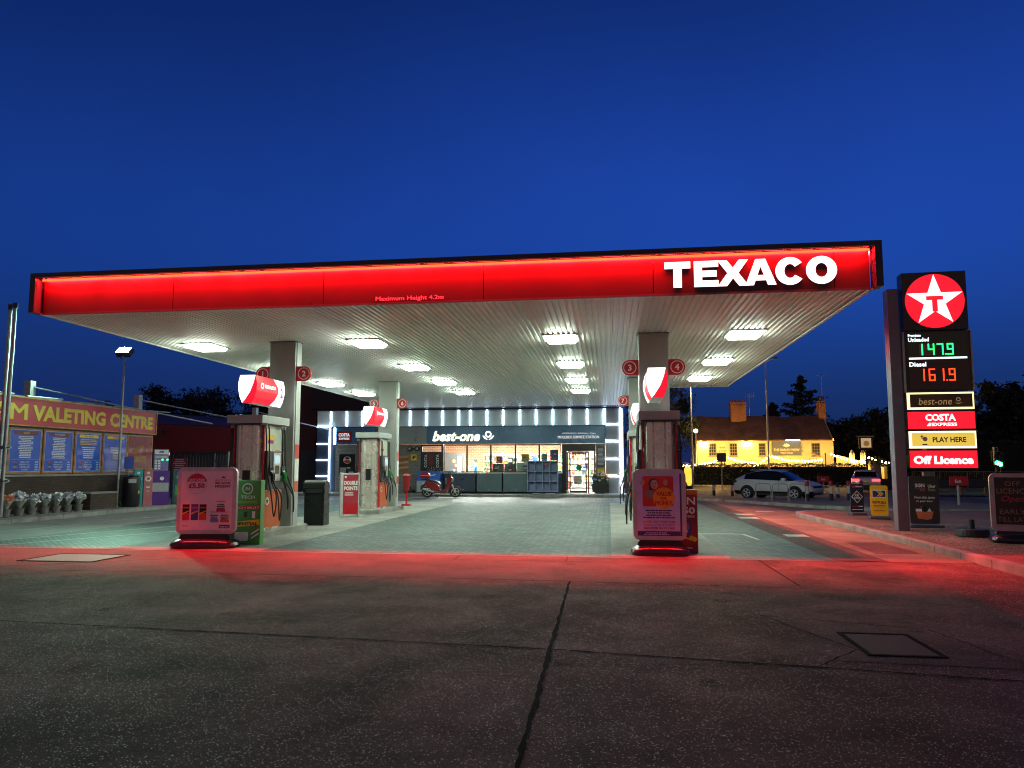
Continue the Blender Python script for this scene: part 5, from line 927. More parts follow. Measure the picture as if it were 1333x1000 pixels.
MB().rect(.22, 1.44, q(3.86), q(4.40), .024, PG).rect(.22, 1.44, q(3.16), q(3.82), .024, PR).rect(.46, .80, q(3.9), q(4.15), .022, M('price_plate', (.16, .14, .03), .3)).build('price_glass', t)
GD = E('digit_green', (.02, 1., .22), 2.6, 'NONE', .02); RD_ = E('digit_red', (1., .05, .01), 2.6, 'NONE', .02); PW = E('price_white', (.85, .95, 1.), 1.6, 'NONE', .05)
def seg(b, ch, x, z, w, h, m):
    S = {'1': 'bc', '4': 'fgbc', '7': 'abc', '9': 'abcdfg', '6': 'afgedc'}[ch]; k = .028
    L = {'a': (x, x + w, z + h - k, z + h), 'd': (x, x + w, z, z + k), 'g': (x, x + w, z + h / 2 - k / 2, z + h / 2 + k / 2), 'f': (x, x + k, z + h / 2, z + h), 'e': (x, x + k, z, z + h / 2), 'b': (x + w - k, x + w, z + h / 2, z + h), 'c': (x + w - k, x + w, z, z + h / 2)}
    for c in S: b.rect(*L[c], .018, m)
b = MB()
for x, ch in ((.44, '1'), (.63, '4'), (.81, '7'), (1.01, '9')): seg(b, ch, x, q(3.91), .13 if ch != '1' else .09, .25, GD)
b.rect(.965, .995, q(3.91), q(3.94), .018, GD); b.build('digits', t); b = MB()
for x, ch in ((.45, '1'), (.62, '6'), (.84, '1'), (1.02, '9')): seg(b, ch, x, q(3.34), .13 if ch != '1' else .09, .27, RD_)
b.rect(.965, .995, q(3.34), q(3.37), .018, RD_); b.build('digits', t)
MB().text('Unleaded', .24, .66, q(4.21), q(4.30), .018, PW, .03).text('Premium', .24, .50, q(4.32), q(4.38), .018, PW, .04).text('Diesel', .24, .58, q(3.66), q(3.76), .018, PW, .03).rect(.24, 1.40, q(3.82), q(3.86), .016, PW).build('lettering', t)
def tpanel(z0, z1, face, rim=None):
    b = MB().box(.14, 1.49, .02, .24, q(z0), q(z1), TB)
    if rim: b.rect(.15, 1.48, q(z0) + .01, q(z1) - .01, .014, rim).rect(.21, 1.45, q(z0) + .055, q(z1) - .045, .010, face)
    else: b.rect(.15, 1.48, q(z0) + .01, q(z1) - .01, .014, face)
    return b
RIM = E('panel_rim', (1., .88, .38), 1.7, 'NONE', .1); BRZ = M('panel_bronze', (.07, .045, .015), .2, 0, .5, 2.)
b = tpanel(2.71, 3.10, BRZ, RIM); b.text('best-one', .38, 1.04, q(2.82), q(2.97), .006, E('bronze_text', (.75, .50, .2), .35, 'NONE'), .0, .2).ring(1.17, q(2.93), .03, .045, .006, MATS['bronze_text'], 14).plate([(1.09, q(2.86)), (1.17, q(2.83)), (1.26, q(2.87)), (1.17, q(2.85))], .006, MATS['bronze_text']); b.build('sign_panel', t)
b = tpanel(2.29, 2.68, GLOWRED); b.text('COSTA', .50, 1.10, q(2.47), q(2.62), .010, STW, .04).text('EXPRESS', .62, 1.12, q(2.36), q(2.43), .010, STW, .03).plate([(.52, q(2.36)), (.60, q(2.36)), (.60, q(2.43)), (.57, q(2.43))], .010, STW); b.build('sign_panel', t)
YG = E('panel_yellow', (1., .68, .10), .78); b = tpanel(1.87, 2.26, YG, E('rim_cream', (1, .93, .6), 1.8, 'NONE'))
b.text('PLAY HERE', .62, 1.28, q(2.01), q(2.12), .006, M('play_text', (.03, .03, .03), .5), .03).rect(.41, .51, q(1.95), q(1.975), .006, M('play_text', (0, 0, 0))).disc(.47, q(2.08), .05, .006, SILV, 10).rect(.38, .44, q(2.12), q(2.14), .006, M('play_blue', (.2, .35, .45), .5)).rect(.40, .42, q(2.08), q(2.17), .0055, M('play_blue', (0, 0, 0))); b.build('sign_panel', t)
b = tpanel(1.45, 1.84, GLOWRED); b.text('Off Licence', .22, 1.40, q(1.54), q(1.72), .010, STW, .05); b.build('sign_panel', t)
# small boards on the pavement
def smallboard(name, label, loc, rz, w, h, plate, draw, z0=.08, cat='sign'):
    t = thing(name, label, cat, loc, rz); MB().prism(rr(-w, w, z0, z0 + h, .05, 4), 'y', -.02, .02, plate).build('board', t, bevel=.006); d = MB(); draw(d, w, z0, h); d.build('print', t)
    MB().box(-w * 1.15, w * 1.15, -.16, .16, 0, .06, DKGREY).build('foot', t, bevel=.015)
def keyf(d, w, z0, h):
    y = -.023; NV = M('key_navy', (.03, .02, .10), .4); d.rect(-.17, .17, z0 + .48, z0 + .68, y, WHITEPR).rect(-.155, .155, z0 + .495, z0 + .665, y - .002, NV)
    for dx in (-.06, .0): d.plate([(dx, z0 + .51), (dx + .03, z0 + .51), (dx + .11, z0 + .58), (dx + .03, z0 + .65), (dx, z0 + .65), (dx + .07, z0 + .58)], y - .004, YELL)
    d.text('KEYFUELS', -.16, .16, z0 + .32, z0 + .39, y, NV, .03).lines(-.15, .15, z0 + .28, 2, .04, .015, y, NV, .2).text('DIESEL DIRECT', -.16, .16, z0 + .12, z0 + .16, y, M('key_red', (.4, .06, .02), .5), .03)
smallboard('fuel_card_sign', 'small yellow board with black arrow box on the red brick pavement', (7.1, 20.4, .105), R(-12), .21, .80, M('key_yellow', (.80, .42, .015), .4), keyf)
def fcard(d, w, z0, h):
    y = -.023; d.text('TEXACO', -.04, .15, z0 + .71, z0 + .75, y, WHITEPR, .04).disc(-.09, z0 + .72, .035, y, REDP, 10)
    for k, m in ((0, WHITEPR), (.02, M('card_navy', (.012, .015, .035), .4))): d.plate([(0, z0 + .26 + k), (.16 - k, z0 + .44), (0, z0 + .62 - k), (-.16 + k, z0 + .44)], y - k * .1, m)
    d.text('FUEL', -.06, .06, z0 + .45, z0 + .51, y - .004, WHITEPR, .03).text('CARDS', -.09, .09, z0 + .38, z0 + .44, y - .004, WHITEPR, .03).disc(0, z0 + .55, .025, y - .004, REDP, 8).rect(-.15, .02, z0 + .16, z0 + .18, y, REDP).rect(.03, .15, z0 + .16, z0 + .18, y, WHITEPR).rect(-.15, .15, z0 + .07, z0 + .085, y, WHITEPR)
smallboard('fuel_card_sign', 'small black board with white diamond on the red brick pavement', (7.02, 21.9, .105), R(6), .185, .80, M('card_navy', (.012, .015, .035), .4), fcard)
def uber(d, w, z0, h):
    y = -.023; Y = y - .002; d.rect(-.19, .03, z0 + .78, z0 + .92, y, NAVY).text('SGN', -.18, .02, z0 + .83, z0 + .91, Y, WHITEPR, .03).rect(-.08, .03, z0 + .74, z0 + .80, Y, M('uber_red', (.5, .06, .03), .4)).text('Uber', .09, .25, z0 + .82, z0 + .89, y, WHITEPR, .02).text('Eats', .09, .24, z0 + .74, z0 + .81, y, M('eats_green', (.25, .35, .2), .5), .01)
    d.text('From this store', -.20, .22, z0 + .57, z0 + .63, y, WHITEPR, .02).text('to your door', -.17, .18, z0 + .48, z0 + .54, y, WHITEPR, .02)
    d.plate([(-.19, z0 + .28), (.18, z0 + .28), (.14, z0 + .12), (.04, z0 + .09), (-.15, z0 + .12)], y, M('basket_orange', (.62, .17, .08), .4)).rect(-.19, -.06, z0 + .28, z0 + .34, y, WHITEPR).disc(.0, z0 + .34, .05, y, BLACK, 8, .08).plate([(.05, z0 + .28), (.14, z0 + .28), (.1, z0 + .36)], y, WHITEPR).disc(-.07, z0 + .38, .025, y, REDP, 8)
t_ = smallboard('delivery_sign', 'leaning dark board reading From this store to your door behind the totem post', (7.13, 17.7, .107), R(-4), .31, 1.08, M('uber_dark', (.035, .03, .028), .4), uber)
aboard('pavement_sign', 'dark menu board reading OFF LICENCE Open EARLY TILL LATE at the right edge', (7.35, 14.45, .106), R(-16), .355, 1.06,
       lambda d, x0, x1, z0, z1: (d.rect(x0, x1, z0 + .05, z1, -.048, M('menu_dark', (.022, .018, .016), .3)), d.rect(x0, x1, z0, z0 + .049, -.048, M('menu_strip', (.4, .36, .36), .4)),
        d.text('OFF', x0 + .16, x1 - .16, z1 - .16, z1 - .07, -.051, M('menu_text', (.30, .20, .10), .5), .005), d.text('LICENCE', x0 + .03, x1 - .03, z1 - .30, z1 - .20, -.051, M('menu_text', (0, 0, 0)), .005),
        d.text('Open', x0 + .10, x1 - .10, z0 + .43, z0 + .58, -.051, M('menu_red', (.55, .04, .07), .5), .0, .3), d.text('EARLY', x0 + .06, x1 - .10, z0 + .24, z0 + .33, -.051, M('menu_text', (0, 0, 0)), .005), d.text('TILL LATE', x0 + .02, x1 - .02, z0 + .10, z0 + .19, -.051, M('menu_text', (0, 0, 0)), .005)), M('frame_pinkgrey', (.46, .40, .40), .35, .2), .2, .10)
t = thing('sign_base', 'round black rubber sign base left empty on the gravel beside the menu board', 'sign base', (7.15, 15.6, .107)); MB().cyl((0, 0, 0), (0, 0, .15), .31, RUBBER, .29, 24).build('foot', t, bevel=.02); MB().cyl((0, 0, .15), (0, 0, .33), .055, RUBBER, .05).build('socket', t)
t = thing('exit_sign', 'red Exit sign on a pale post by the far side of the forecourt pavement', 'sign', (13.45, 30.2, H(13.45, 30.2))); MB().cyl((0, .04, 0), (-.0, .04, .93), .045, GREYP).build('post', t); MB().box(-.31, .27, -.03, .03, .86, 1.2, REDP).box(.272, .36, -.03, .15, .86, 1.2, REDP).build('panel', t); MB().text('Exit', -.13, .10, .96, 1.08, -.033, WHITEPR, .03).build('lettering', t)
t = thing('exit_sign', 'red Exit sign beyond the silver parked car in front of the hedge', 'sign', (14.0, 50, H(14, 50))); MB().cyl((0, .04, 0), (0, .04, .8), .04, GREYP).build('post', t); MB().box(-.38, .36, -.03, .03, .80, 1.22, REDP).build('panel', t); MB().text('Exit', -.14, .12, .93, 1.08, -.033, WHITEPR, .03).build('lettering', t)
# bollards
BW = M('bollard_white', (.62, .60, .55), .6, 0, .1); BK = M('bollard_black', (.02, .018, .018), .6); BRD = M('bollard_red', (.42, .012, .02), .5)
def bollard(x, y, zoff, label, red=True):
    t = thing('bollard', label, 'bollard', (x, y, H(x, y) + zoff), 0, 'bollards along the forecourt edge'); MB().cyl((0, 0, 0), (0, 0, .31), .085, BK, .082, 16).build('foot', t); MB().cyl((0, 0, .311), (0, 0, .64), .08, BW, n=16).build('sleeve', t); MB().lathe([(.083, .641), (.083, .84), (.06, .88), (.0, .89)], (0, 0, 0), BRD if red else BK, 16).build('cap', t)
for x, y, z_, lb, rd in ((6.45, 46.4, 0, 'black and white bollard left of the silver car, farther of the pair', False), (7.32, 44.9, 0, 'black and white bollard left of the silver car, nearer its rear', False), (8.75, 33.8, .11, 'red topped bollard in front of the silver car bonnet', True), (10.0, 34.6, .11, 'red topped bollard just right of the silver car', True), (11.5, 38.7, .0, 'dark topped bollard between two red topped ones', False),
                     (10.95, 35.2, .11, 'red topped bollard second to the right of the silver car', True), (12.1, 37.0, .11, 'red topped bollard rising above the small black board', True)): bollard(x, y, z_, lb, rd)
# cycle hoops
hoop = None
for k, (x, y) in enumerate(((6.85, 33.75), (7.5, 33.4), (8.15, 33.05))):
    lb = ('leftmost steel cycle hoop in front of the silver car', 'middle steel cycle hoop in front of the silver car', 'rightmost steel cycle hoop behind the red topped bollard')[k]
    if hoop is None:
        hoop = thing('cycle_hoop', lb, 'bike rack', (x, y, 0), R(-20), 'steel cycle hoops'); MB().tube(curve([(-.38, 0, 0), (-.38, 0, .62), (-.34, 0, .75), (-.24, 0, .80), (.24, 0, .80), (.34, 0, .75), (.38, 0, .62), (.38, 0, 0)], 5), .025, GALV, 8).build('hoop', hoop, smooth=True); h_ = hoop
    else: h_ = place(hoop, (x, y, 0), R(-20), lb)
    h_.location[2] = H(x, y) + .105; h_.scale = (.85, 1, .95)
# ---------------- cars
TYRE = M('tyre', (.012, .012, .012), .8); RIMM = M('alloy_rim', (.5, .5, .5), .4, .2); CGL = M('car_glass', (.012, .014, .016), .18, 0, .05, spec=.3)
def wheel(root, x, y, r, w):
    s_ = 1 if y > 0 else -1; o = MB().lathe([(r * .62, -w / 2), (r * .93, -w / 2), (r, -w * .32), (r, w * .32), (r * .93, w / 2), (r * .62, w / 2)], (0, 0, 0), TYRE, 28).build('tyre', root, smooth=True); o.location = (x, y, r); o.rotation_euler = (R(-90) * s_, 0, 0)
    m = MB().cyl((0, 0, -.02), (0, 0, w * .28), r * .60, BLACK, n=20)
    for k in range(5):
        a = 2 * math.pi * k / 5; c, s2 = math.cos(a), math.sin(a); pts = [(.05 * r * -s2 + .1 * r * c, .05 * r * c + .1 * r * s2), (.13 * r * -s2 + .6 * r * c, .13 * r * c + .6 * r * s2), (-.13 * r * -s2 + .6 * r * c, -.13 * r * c + .6 * r * s2), (-.05 * r * -s2 + .1 * r * c, -.05 * r * c + .1 * r * s2)]
        m.prism(pts, 'z', w * .30, w * .42, RIMM)
    m.cyl((0, 0, w * .30), (0, 0, w * .45), r * .14, RIMM, n=12); vs = [(rr_ * r * math.cos(2 * math.pi * i / 28), rr_ * r * math.sin(2 * math.pi * i / 28), w * .44) for rr_ in (.56, .64) for i in range(28)]
    m.add(vs, [(i, (i + 1) % 28, 28 + (i + 1) % 28, 28 + i) for i in range(28)], RIMM); m.build('rim', o, loc=(0, 0, .12 * w))
def car(label, loc, rz, st, paint, wb, track, wr, W, rear_on, dz=0):
    t = thing('parked_car' if not rear_on else 'moving_car', label, 'car', loc, rz); body = MB(); gls = MB(); sec = []
    for x, zb_, zs, zt, zr, wl_, wt, wr_, kind in st: sec.append([(x, s_ * wy, z) for s_ in (-1, 1) for wy, z in ((wl_ * .86, zb_), (wl_, zs * .5 + zb_ * .5), (wl_ * 1.0, zs), (wt, zt), (wr_, zr - .025), (wr_ * .6, zr + .008))] + [(x, 0, zr + .015)])
    for i in range(len(st) - 1):
        a, b_ = sec[i], sec[i + 1]; kind = st[i][8]
        for s_ in (0, 6):
            for k in range(5):
                f = [a[s_ + k], b_[s_ + k], b_[s_ + k + 1], a[s_ + k + 1]]
                if s_ == 6: f = f[::-1]
                tgt, m = (gls, CGL) if (k == 3 and kind in 'cw') or (k == 4 and kind in 'wr') else (body, paint if k > 0 else BLACK)
                tgt.quad(*f, m)
            f = [a[s_ + 5], b_[s_ + 5], b_[12], a[12]]
            if s_ == 6: f = f[::-1]
            (gls if kind in 'wr' else body).quad(*f, CGL if kind in 'wr' else paint)
        body.quad(a[0], a[6], b_[6], b_[0], BLACK)
    for e_ in (0, -1): a = sec[e_]; body.add(a, [(0, 1, 2, 3, 4, 5, 12, 11, 10, 9, 8, 7, 6)], paint)
    bm_ = body.build('body', t); me = bm_.data; bb = bmesh.new(); bb.from_mesh(me); bmesh.ops.remove_doubles(bb, verts=bb.verts, dist=.0005); bmesh.ops.recalc_face_normals(bb, faces=bb.faces); bb.to_mesh(me); bb.free(); me.polygons.foreach_set('use_smooth', [True] * len(me.polygons)); me.set_sharp_from_angle(angle=R(32))
    go = gls.build('windows', t); bb = bmesh.new(); bb.from_mesh(go.data); bmesh.ops.remove_doubles(bb, verts=bb.verts, dist=.0005); bb.to_mesh(go.data); bb.free()
    for sx_ in (-1, 1):
        for sy_ in (-1, 1):
            x, y = sx_ * wb / 2 + dz, sy_ * (W / 2 - .10)
            ar = MB(); ar.prism(arc(x, wr, wr * 1.20, wr * 1.20, -10, 190, 18), 'y', sy_ * (W / 2 - .25), sy_ * (W / 2 + .006), BLACK); ar.build('wheel_arch', t); wheel(t, x, sy_ * (W / 2 - .045), wr, .22)
    return t
PAINT = M('silver_paint', (.66, .67, .66), .45, .05, .03, 2., coat=.0, spec=.3); PAINT2 = M('white_car_paint', (.55, .54, .56), .26, .4, .03, 2., coat=.6)
st = [(-2.10, .42, .55, .74, .80, .70, .66, .60, 'b'), (-2.05, .30, .62, .92, .98, .82, .78, .66, 'b'), (-1.92, .24, .66, 1.03, 1.10, .87, .82, .68, 'r'), (-1.45, .20, .66, 1.04, 1.33, .88, .84, .62, 'c'), (-.95, .2, .66, 1.03, 1.45, .88, .85, .60, 'c'), (-.30, .2, .66, 1.01, 1.515, .88, .85, .60, 'c'), (.25, .2, .65, .99, 1.49, .88, .85, .60, 'c'), (.52, .2, .65, .985, 1.42, .88, .85, .61, 'w'),
      (1.18, .2, .64, .97, 1.02, .88, .84, .70, 'b'), (1.55, .22, .64, .93, .975, .88, .80, .66, 'b'), (1.92, .24, .62, .85, .90, .86, .72, .55, 'b'), (2.06, .30, .58, .74, .80, .78, .66, .50, 'b'), (2.13, .38, .54, .64, .70, .66, .58, .45, 'b')]
c1 = car('silver coupe style crossover parked by the cycle hoops in front of the hedge', (8.82, 39.9, H(8.82, 39.9)), R(-36), st, PAINT, 2.55, 1.5, .335, 1.76, False)
SILB = M('plate_white', (.7, .7, .66), .5)
b = MB().box(2.0, 2.135, -.60, .60, .60, .74, BLACK).box(1.95, 2.13, -.62, .62, .28, .50, BLACK); b.build('grille', c1, bevel=.02); MB().box(2.136, 2.145, -.26, .26, .50, .61, SILB).build('number_plate', c1)
LAMPC = M('lamp_clear', (.5, .5, .52), .1, .3)
for sy_ in (-1, 1):
    MB().prism([(1.80, .72), (2.08, .70), (2.06, .80), (1.75, .87)], 'y', sy_ * .60, sy_ * .80, LAMPC).build('headlight', c1, bevel=.01); MB().prism([(-2.08, .82), (-1.86, .88), (-1.90, 1.0), (-2.06, .96)], 'y', sy_ * .58, sy_ * .845, M('tail_dark', (.06, .008, .01), .3)).build('tail_light', c1)
    MB().prism([(.62, .98), (.86, .98), (.84, 1.12), (.66, 1.12)], 'y', sy_ * .86, sy_ * 1.03, PAINT).build('mirror', c1, bevel=.03)
    b = MB(); 
    for x in (-.55, .45): b.box(x - .005, x + .005, sy_ * .879, sy_ * .884, .32, .99, BLACK)
    b.box(-1.1, 1.0, sy_ * .872, sy_ * .889, .22, .33, BLACK); b.build('side_trim', c1)
    MB().box(-.80, -.62, sy_ * .872, sy_ * .90, .84, .865, PAINT).box(.18, .36, sy_ * .872, sy_ * .90, .83, .855, PAINT).build('handle', c1)
    MB().box(-1.2, .3, sy_ * .56, sy_ * .60, 1.51, 1.545, GALV).build('roof_rail', c1)
st2 = [(-2.3, .45, .6, .85, .92, .78, .76, .70, 'b'), (-2.25, .32, .68, 1.05, 1.1, .90, .86, .74, 'b'), (-2.15, .26, .72, 1.10, 1.18, .94, .88, .70, 'r'), (-1.75, .24, .72, 1.10, 1.58, .95, .90, .64, 'c'), (-.9, .24, .7, 1.08, 1.66, .95, .90, .64, 'c'), (.1, .24, .7, 1.05, 1.64, .95, .90, .64, 'c'), (.45, .24, .7, 1.04, 1.56, .95, .9, .65, 'w'), (1.2, .26, .7, 1.02, 1.08, .95, .88, .74, 'b'), (1.8, .28, .68, .95, 1.0, .93, .84, .68, 'b'), (2.2, .36, .62, .82, .88, .85, .74, .6, 'b'), (2.3, .45, .58, .7, .76, .7, .64, .5, 'b')]
c2 = car('pale car seen from behind with glowing red tail lights on the far road', (18.35, 55.2, H(18.3, 55)), R(72), st2, PAINT2, 2.8, 1.6, .36, 1.9, True)
TAIL = E('tail_glow', (1., .03, .03), 7., 'FRONT', .02)
for sy_ in (-1, 1): MB().box(-2.33, -2.2, sy_ * .40, sy_ * .90, .88, 1.03, TAIL).build('tail_light', c2, bevel=.02)
MB().box(-2.335, -2.31, -.26, .26, .74, .86, YELL).build('number_plate', c2); MB().box(-2.34, -2.2, -.9, .9, .30, .62, BLACK).build('rear_bumper', c2, bevel=.02); MB().box(-2.2, -1.7, -.6, .6, 1.56, 1.62, PAINT2).build('spoiler', c2)
# ---------------- scooter
SR = M('scooter_red', (.26, .008, .014), .22, .2, .05, coat=.6)
t = thing('motor_scooter', 'dark red motor scooter with top box parked before the shop window', 'scooter', (-7.95, 33.75, .004), R(4))
for x, nm in ((-.66, 'wheel'), (.68, 'wheel')):
    o = MB().lathe([(.19, -.05), (.24, -.055), (.265, -.03), (.27, 0), (.265, .03), (.24, .055), (.19, .05)], (0, 0, 0), TYRE, 26).build('wheel', t, smooth=True); o.location = (x, 0, .272); o.rotation_euler = (R(90), 0, 0)
    m = MB(); vs = [(r_ * math.cos(2 * math.pi * i / 26), r_ * math.sin(2 * math.pi * i / 26), z) for r_, z in ((.19, .052), (.165, .062), (.165, -.062), (.19, -.052)) for i in range(26)]; m.add(vs, [(j * 26 + i, j * 26 + (i + 1) % 26, (j + 1) * 26 + (i + 1) % 26, (j + 1) * 26 + i) for j in range(3) for i in range(26)], SILV)
    for k in range(5): a = 2 * math.pi * k / 5; m.tube([(.03 * math.cos(a), .03 * math.sin(a), .06), (.17 * math.cos(a + .25), .17 * math.sin(a + .25), .06)], .017, SILV, 6)
    m.cyl((0, 0, -.08), (0, 0, .08), .04, SILV); m.build('rim', o)
b = MB().prism([(-.82, .62), (-.45, .40), (-.22, .30), (.12, .28), (.20, .22), (.28, .26), (.22, .34), (-.05, .36), (-.12, .55), (-.30, .70), (-.75, .76)], 'y', -.12, .12, SR); b.build('body', t, bevel=.035, segs=3)
b = MB().prism([(.20, .28), (.30, .26), (.44, .70), (.56, .92), (.47, 1.0), (.38, .92), (.28, .60)], 'y', -.17, .17, SR); b.build('front_shield', t, bevel=.03); MB().prism([(.40, .40), (.56, .53), (.86, .50), (.93, .38), (.78, .45), (.58, .46)], 'y', -.06, .06, SR).build('mudguard', t, bevel=.02)
MB().prism([(.49, .74), (.56, .72), (.60, .86), (.545, .93)], 'y', -.09, .09, LAMPC).build('headlight', t, bevel=.01)
MB().prism([(-.72, .76), (-.30, .71), (-.10, .58), (-.02, .62), (-.10, .74), (-.25, .80), (-.66, .86)], 'y', -.13, .13, BLACK).build('seat', t, bevel=.03)
o = MB().prism([(-1.0, .93), (-.60, .90), (-.55, .98), (-.58, 1.14), (-.72, 1.21), (-.92, 1.20), (-1.02, 1.08)], 'y', -.19, .19, SR).build('top_box', t, bevel=.045, segs=3); MB().box(-1.0, -.57, -.194, .194, 1.035, 1.05, SILV).build('seam', o); MB().box(-.95, -.55, -.05, .05, .82, .90, BLACK).build('rack', t)
MB().tube([(.40, 0, .95), (.36, 0, 1.02)], .04, BLACK).tube(curve([(.30, -.36, 1.0), (.36, -.2, 1.03), (.38, 0, 1.02), (.36, .2, 1.03), (.30, .36, 1.0)], 5), .018, BLACK, 8).prism([(.36, .96), (.48, .98), (.46, 1.08), (.34, 1.07)], 'y', -.11, .11, BLACK).build('handlebar', t)
for s_ in (-1, 1): MB().tube([(.36, s_ * .25, 1.03), (.40, s_ * .30, 1.18)], .008, BLACK, 6).cyl((.40, s_ * .30, 1.20), (.385, s_ * .30, 1.205), .06, BLACK).build('mirror', t)
MB().tube([(.68, -.08, .272), (.52, -.07, .62)], .022, SILV, 8).tube([(.68, .08, .272), (.52, .07, .62)], .022, SILV, 8).tube([(.52, 0, .60), (.44, 0, .95)], .03, BLACK).build('fork', t)
MB().prism([(-.72, .20), (-.35, .18), (-.10, .26), (-.10, .36), (-.40, .42), (-.72, .34)], 'y', .07, .15, BLACK).prism([(-.55, .24), (-.1, .2), (-.08, .34), (-.3, .44)], 'y', -.11, .068, DKGREY).build('engine', t, bevel=.015); MB().cyl((-.86, -.16, .42), (-.34, -.14, .27), .052, SILV, .045).build('exhaust', t)
MB().prism([(-.98, .55), (-.78, .68), (-.72, .60), (-.92, .38), (-1.0, .36)], 'y', -.05, .05, BLACK).build('rear_mudguard', t); MB().tube([(-.15, .1, .25), (-.22, .26, 0)], .013, BLACK, 6).tube([(-.2, -.1, .25), (-.16, -.14, .01), (-.1, -.2, 0)], .012, BLACK, 6).build('stand', t); MB().box(.205, .22, -.2, .2, .6, .9, BLACK).box(-.12, .2, -.14, .14, .26, .285, BLACK).build('leg_shield', t)

# ============================================================ PUB
PY = 78.; GZ = -.45
ZP = lambda z: z - GZ
PUBW = M('pub_cream', (.60, .50, .30), .85, 0, .08, 1., .2); TILE = brick('pub_roof_tile', (.16, .075, .045), (.11, .05, .032), (.05, .025, .018), .28, .16, .012, .85, .5, .6, None, .4)
pub = thing('public_house', 'cream walled pub with long brown tiled roof and chimneys lit yellow at dusk', 'pub', (16.2, PY, GZ)); hw = 7.0
MB().box(-6.95, 6.75, 0, 6.2, 0, ZP(4.35), PUBW).prism([(0, ZP(4.35)), (6.2, ZP(4.35)), (3.1, ZP(6.75))], 'x', 6.55, 6.75, PUBW).prism([(0, ZP(4.35)), (6.2, ZP(4.35)), (3.1, ZP(6.75))], 'x', -6.95, -6.75, PUBW).build('wall', pub)
rf = MB(); n_ = 14; vs = []
for i in range(n_ + 1):
    x = -7.05 + 13.65 * i / n_; sg = .07 * math.sin(i * 1.1) + .05 * math.sin(i * 2.3)
    vs += [(x, -.28, ZP(4.22)), (x, 3.1, ZP(6.88) + sg), (x, 6.5, ZP(4.22)), (x, 3.1, ZP(6.74) + sg), (x, -.26, ZP(4.12))]
for i in range(n_): a, c = 5 * i, 5 * i + 5; rf.add(vs, [(a, c, c + 1, a + 1), (a + 1, c + 1, c + 2, a + 2), (a + 4, a, a, a)[:0] or (a + 4, c + 4, c, a)], TILE)
roof = rf.build('roof', pub); FBR = brick('chimney_brick', (.30, .10, .05), (.22, .075, .04), (.16, .1, .07), .22, .075, .012, .85, .5, .4, (R(90), 0, 0), .3)
TERR = M('terracotta', (.35, .12, .06), .7)
def chim(x0, x1, y0, y1, z1, pots, nm='chimney'):
    o = MB().box(x0, x1, y0, y1, ZP(5.2), ZP(z1), FBR).box(x0 - .08, x1 + .08, y0 - .08, y1 + .08, ZP(z1 - .32), ZP(z1 - .18), FBR).box(x0 - .06, x1 + .06, y0 - .06, y1 + .06, ZP(z1) + .001, ZP(z1) + .08, FBR).build(nm, roof); b = MB()
    for k in range(pots): cx_ = x0 + (x1 - x0) * (k + .5) / pots; b.lathe([(.15, .08), (.12, .3), (.14, .42), (.1, .42)], (cx_, (y0 + y1) / 2, ZP(z1)), TERR, 10)
    b.build('chimney_pot', o); return o
chim(-3.0, -1.4, 2.4, 3.6, 8.3, 4); chim(6.2, 6.9, 2.6, 3.6, 8.4, 1)
PWF = M('pub_window_frame', (.20, .17, .12), .6); PWG = M('pub_window_dark', (.03, .03, .035), .15)
def pwin(x0, x1, z0, z1):
    o = MB().box(x0, x1, -.06, -.002, ZP(z0), ZP(z1), PWF).build('window', pub); b = MB(); nx, nz = 3, 4
    for i in range(nx):
        for j in range(nz): w_, h_ = (x1 - x0 - .12) / nx, (z1 - z0 - .12) / nz; b.box(x0 + .06 + i * w_ + .02, x0 + .06 + (i + 1) * w_ - .02, -.075, -.061, ZP(z0 + .06 + j * h_ + .02), ZP(z0 + .06 + (j + 1) * h_ - .02), PWG)
    b.build('pane', o); MB().box(x0 - .06, x1 + .06, -.12, -.061, ZP(z0 - .10), ZP(z0 - .01), PWF).build('sill', o)
for x0, x1 in ((-5.8, -5.0), (-3.65, -2.85), (-.72, -.02), (4.58, 5.42)): pwin(x0, x1, 2.55, 3.88)
PSG = M('pub_sign_grey', (.10, .12, .13), .5); PTX = M('pub_text', (.72, .66, .5), .5)
t = thing('pub_sign', 'grey board reading THE BARLEY MOW on the cream pub wall', 'sign', (18.27, PY - .04, 2.62)); MB().box(-1.45, 1.45, -.1, 0, 0, 1.42, PSG).box(-1.5, 1.5, -.13, -.101, -.05, 0, PWF).box(-1.5, 1.5, -.13, -.101, 1.42, 1.47, PWF).build('board', t)
b = MB().text('THE BARLEY MOW', -1.28, 1.28, .42, .68, -.104, PTX, .02).text('PUBLIC HOUSE', -.6, .6, .16, .30, -.104, PTX, .02)
for k in range(5): a = R(30 + 30 * k); b.plate([(0, .82), (.34 * math.cos(a) - .07 * math.sin(a), .84 + .34 * math.sin(a) + .07 * math.cos(a)), (.40 * math.cos(a), .84 + .42 * math.sin(a)), (.34 * math.cos(a) + .07 * math.sin(a), .84 + .34 * math.sin(a) - .07 * math.cos(a))], -.104, PTX)
b.build('lettering', t); MB().box(-.1, 1.3, -.38, -.3, 1.52, 1.58, E('sign_lamp', (.8, .9, 1.), 14., 'FRONT')).build('lamp', t); MB().box(-.1, 1.3, -.40, -.28, 1.585, 1.62, BLACK).build('lamp_hood', t)
for x, lb in ((-4.35, 'two line lettering'), (-1.85, 'two'), (3.4, '')): MB().text('BAR', x - .3, x + .3, ZP(3.35), ZP(3.52), -.004, M('pub_letter', (.2, .13, .06), .6), .03).text('& FOOD', x - .38, x + .38, ZP(2.98), ZP(3.15), -.004, M('pub_letter', (0, 0, 0)), .03).build('lettering', pub)
FLW = E('pub_flood', (1., .58, .10), L_PUB, 'FRONT', 0)
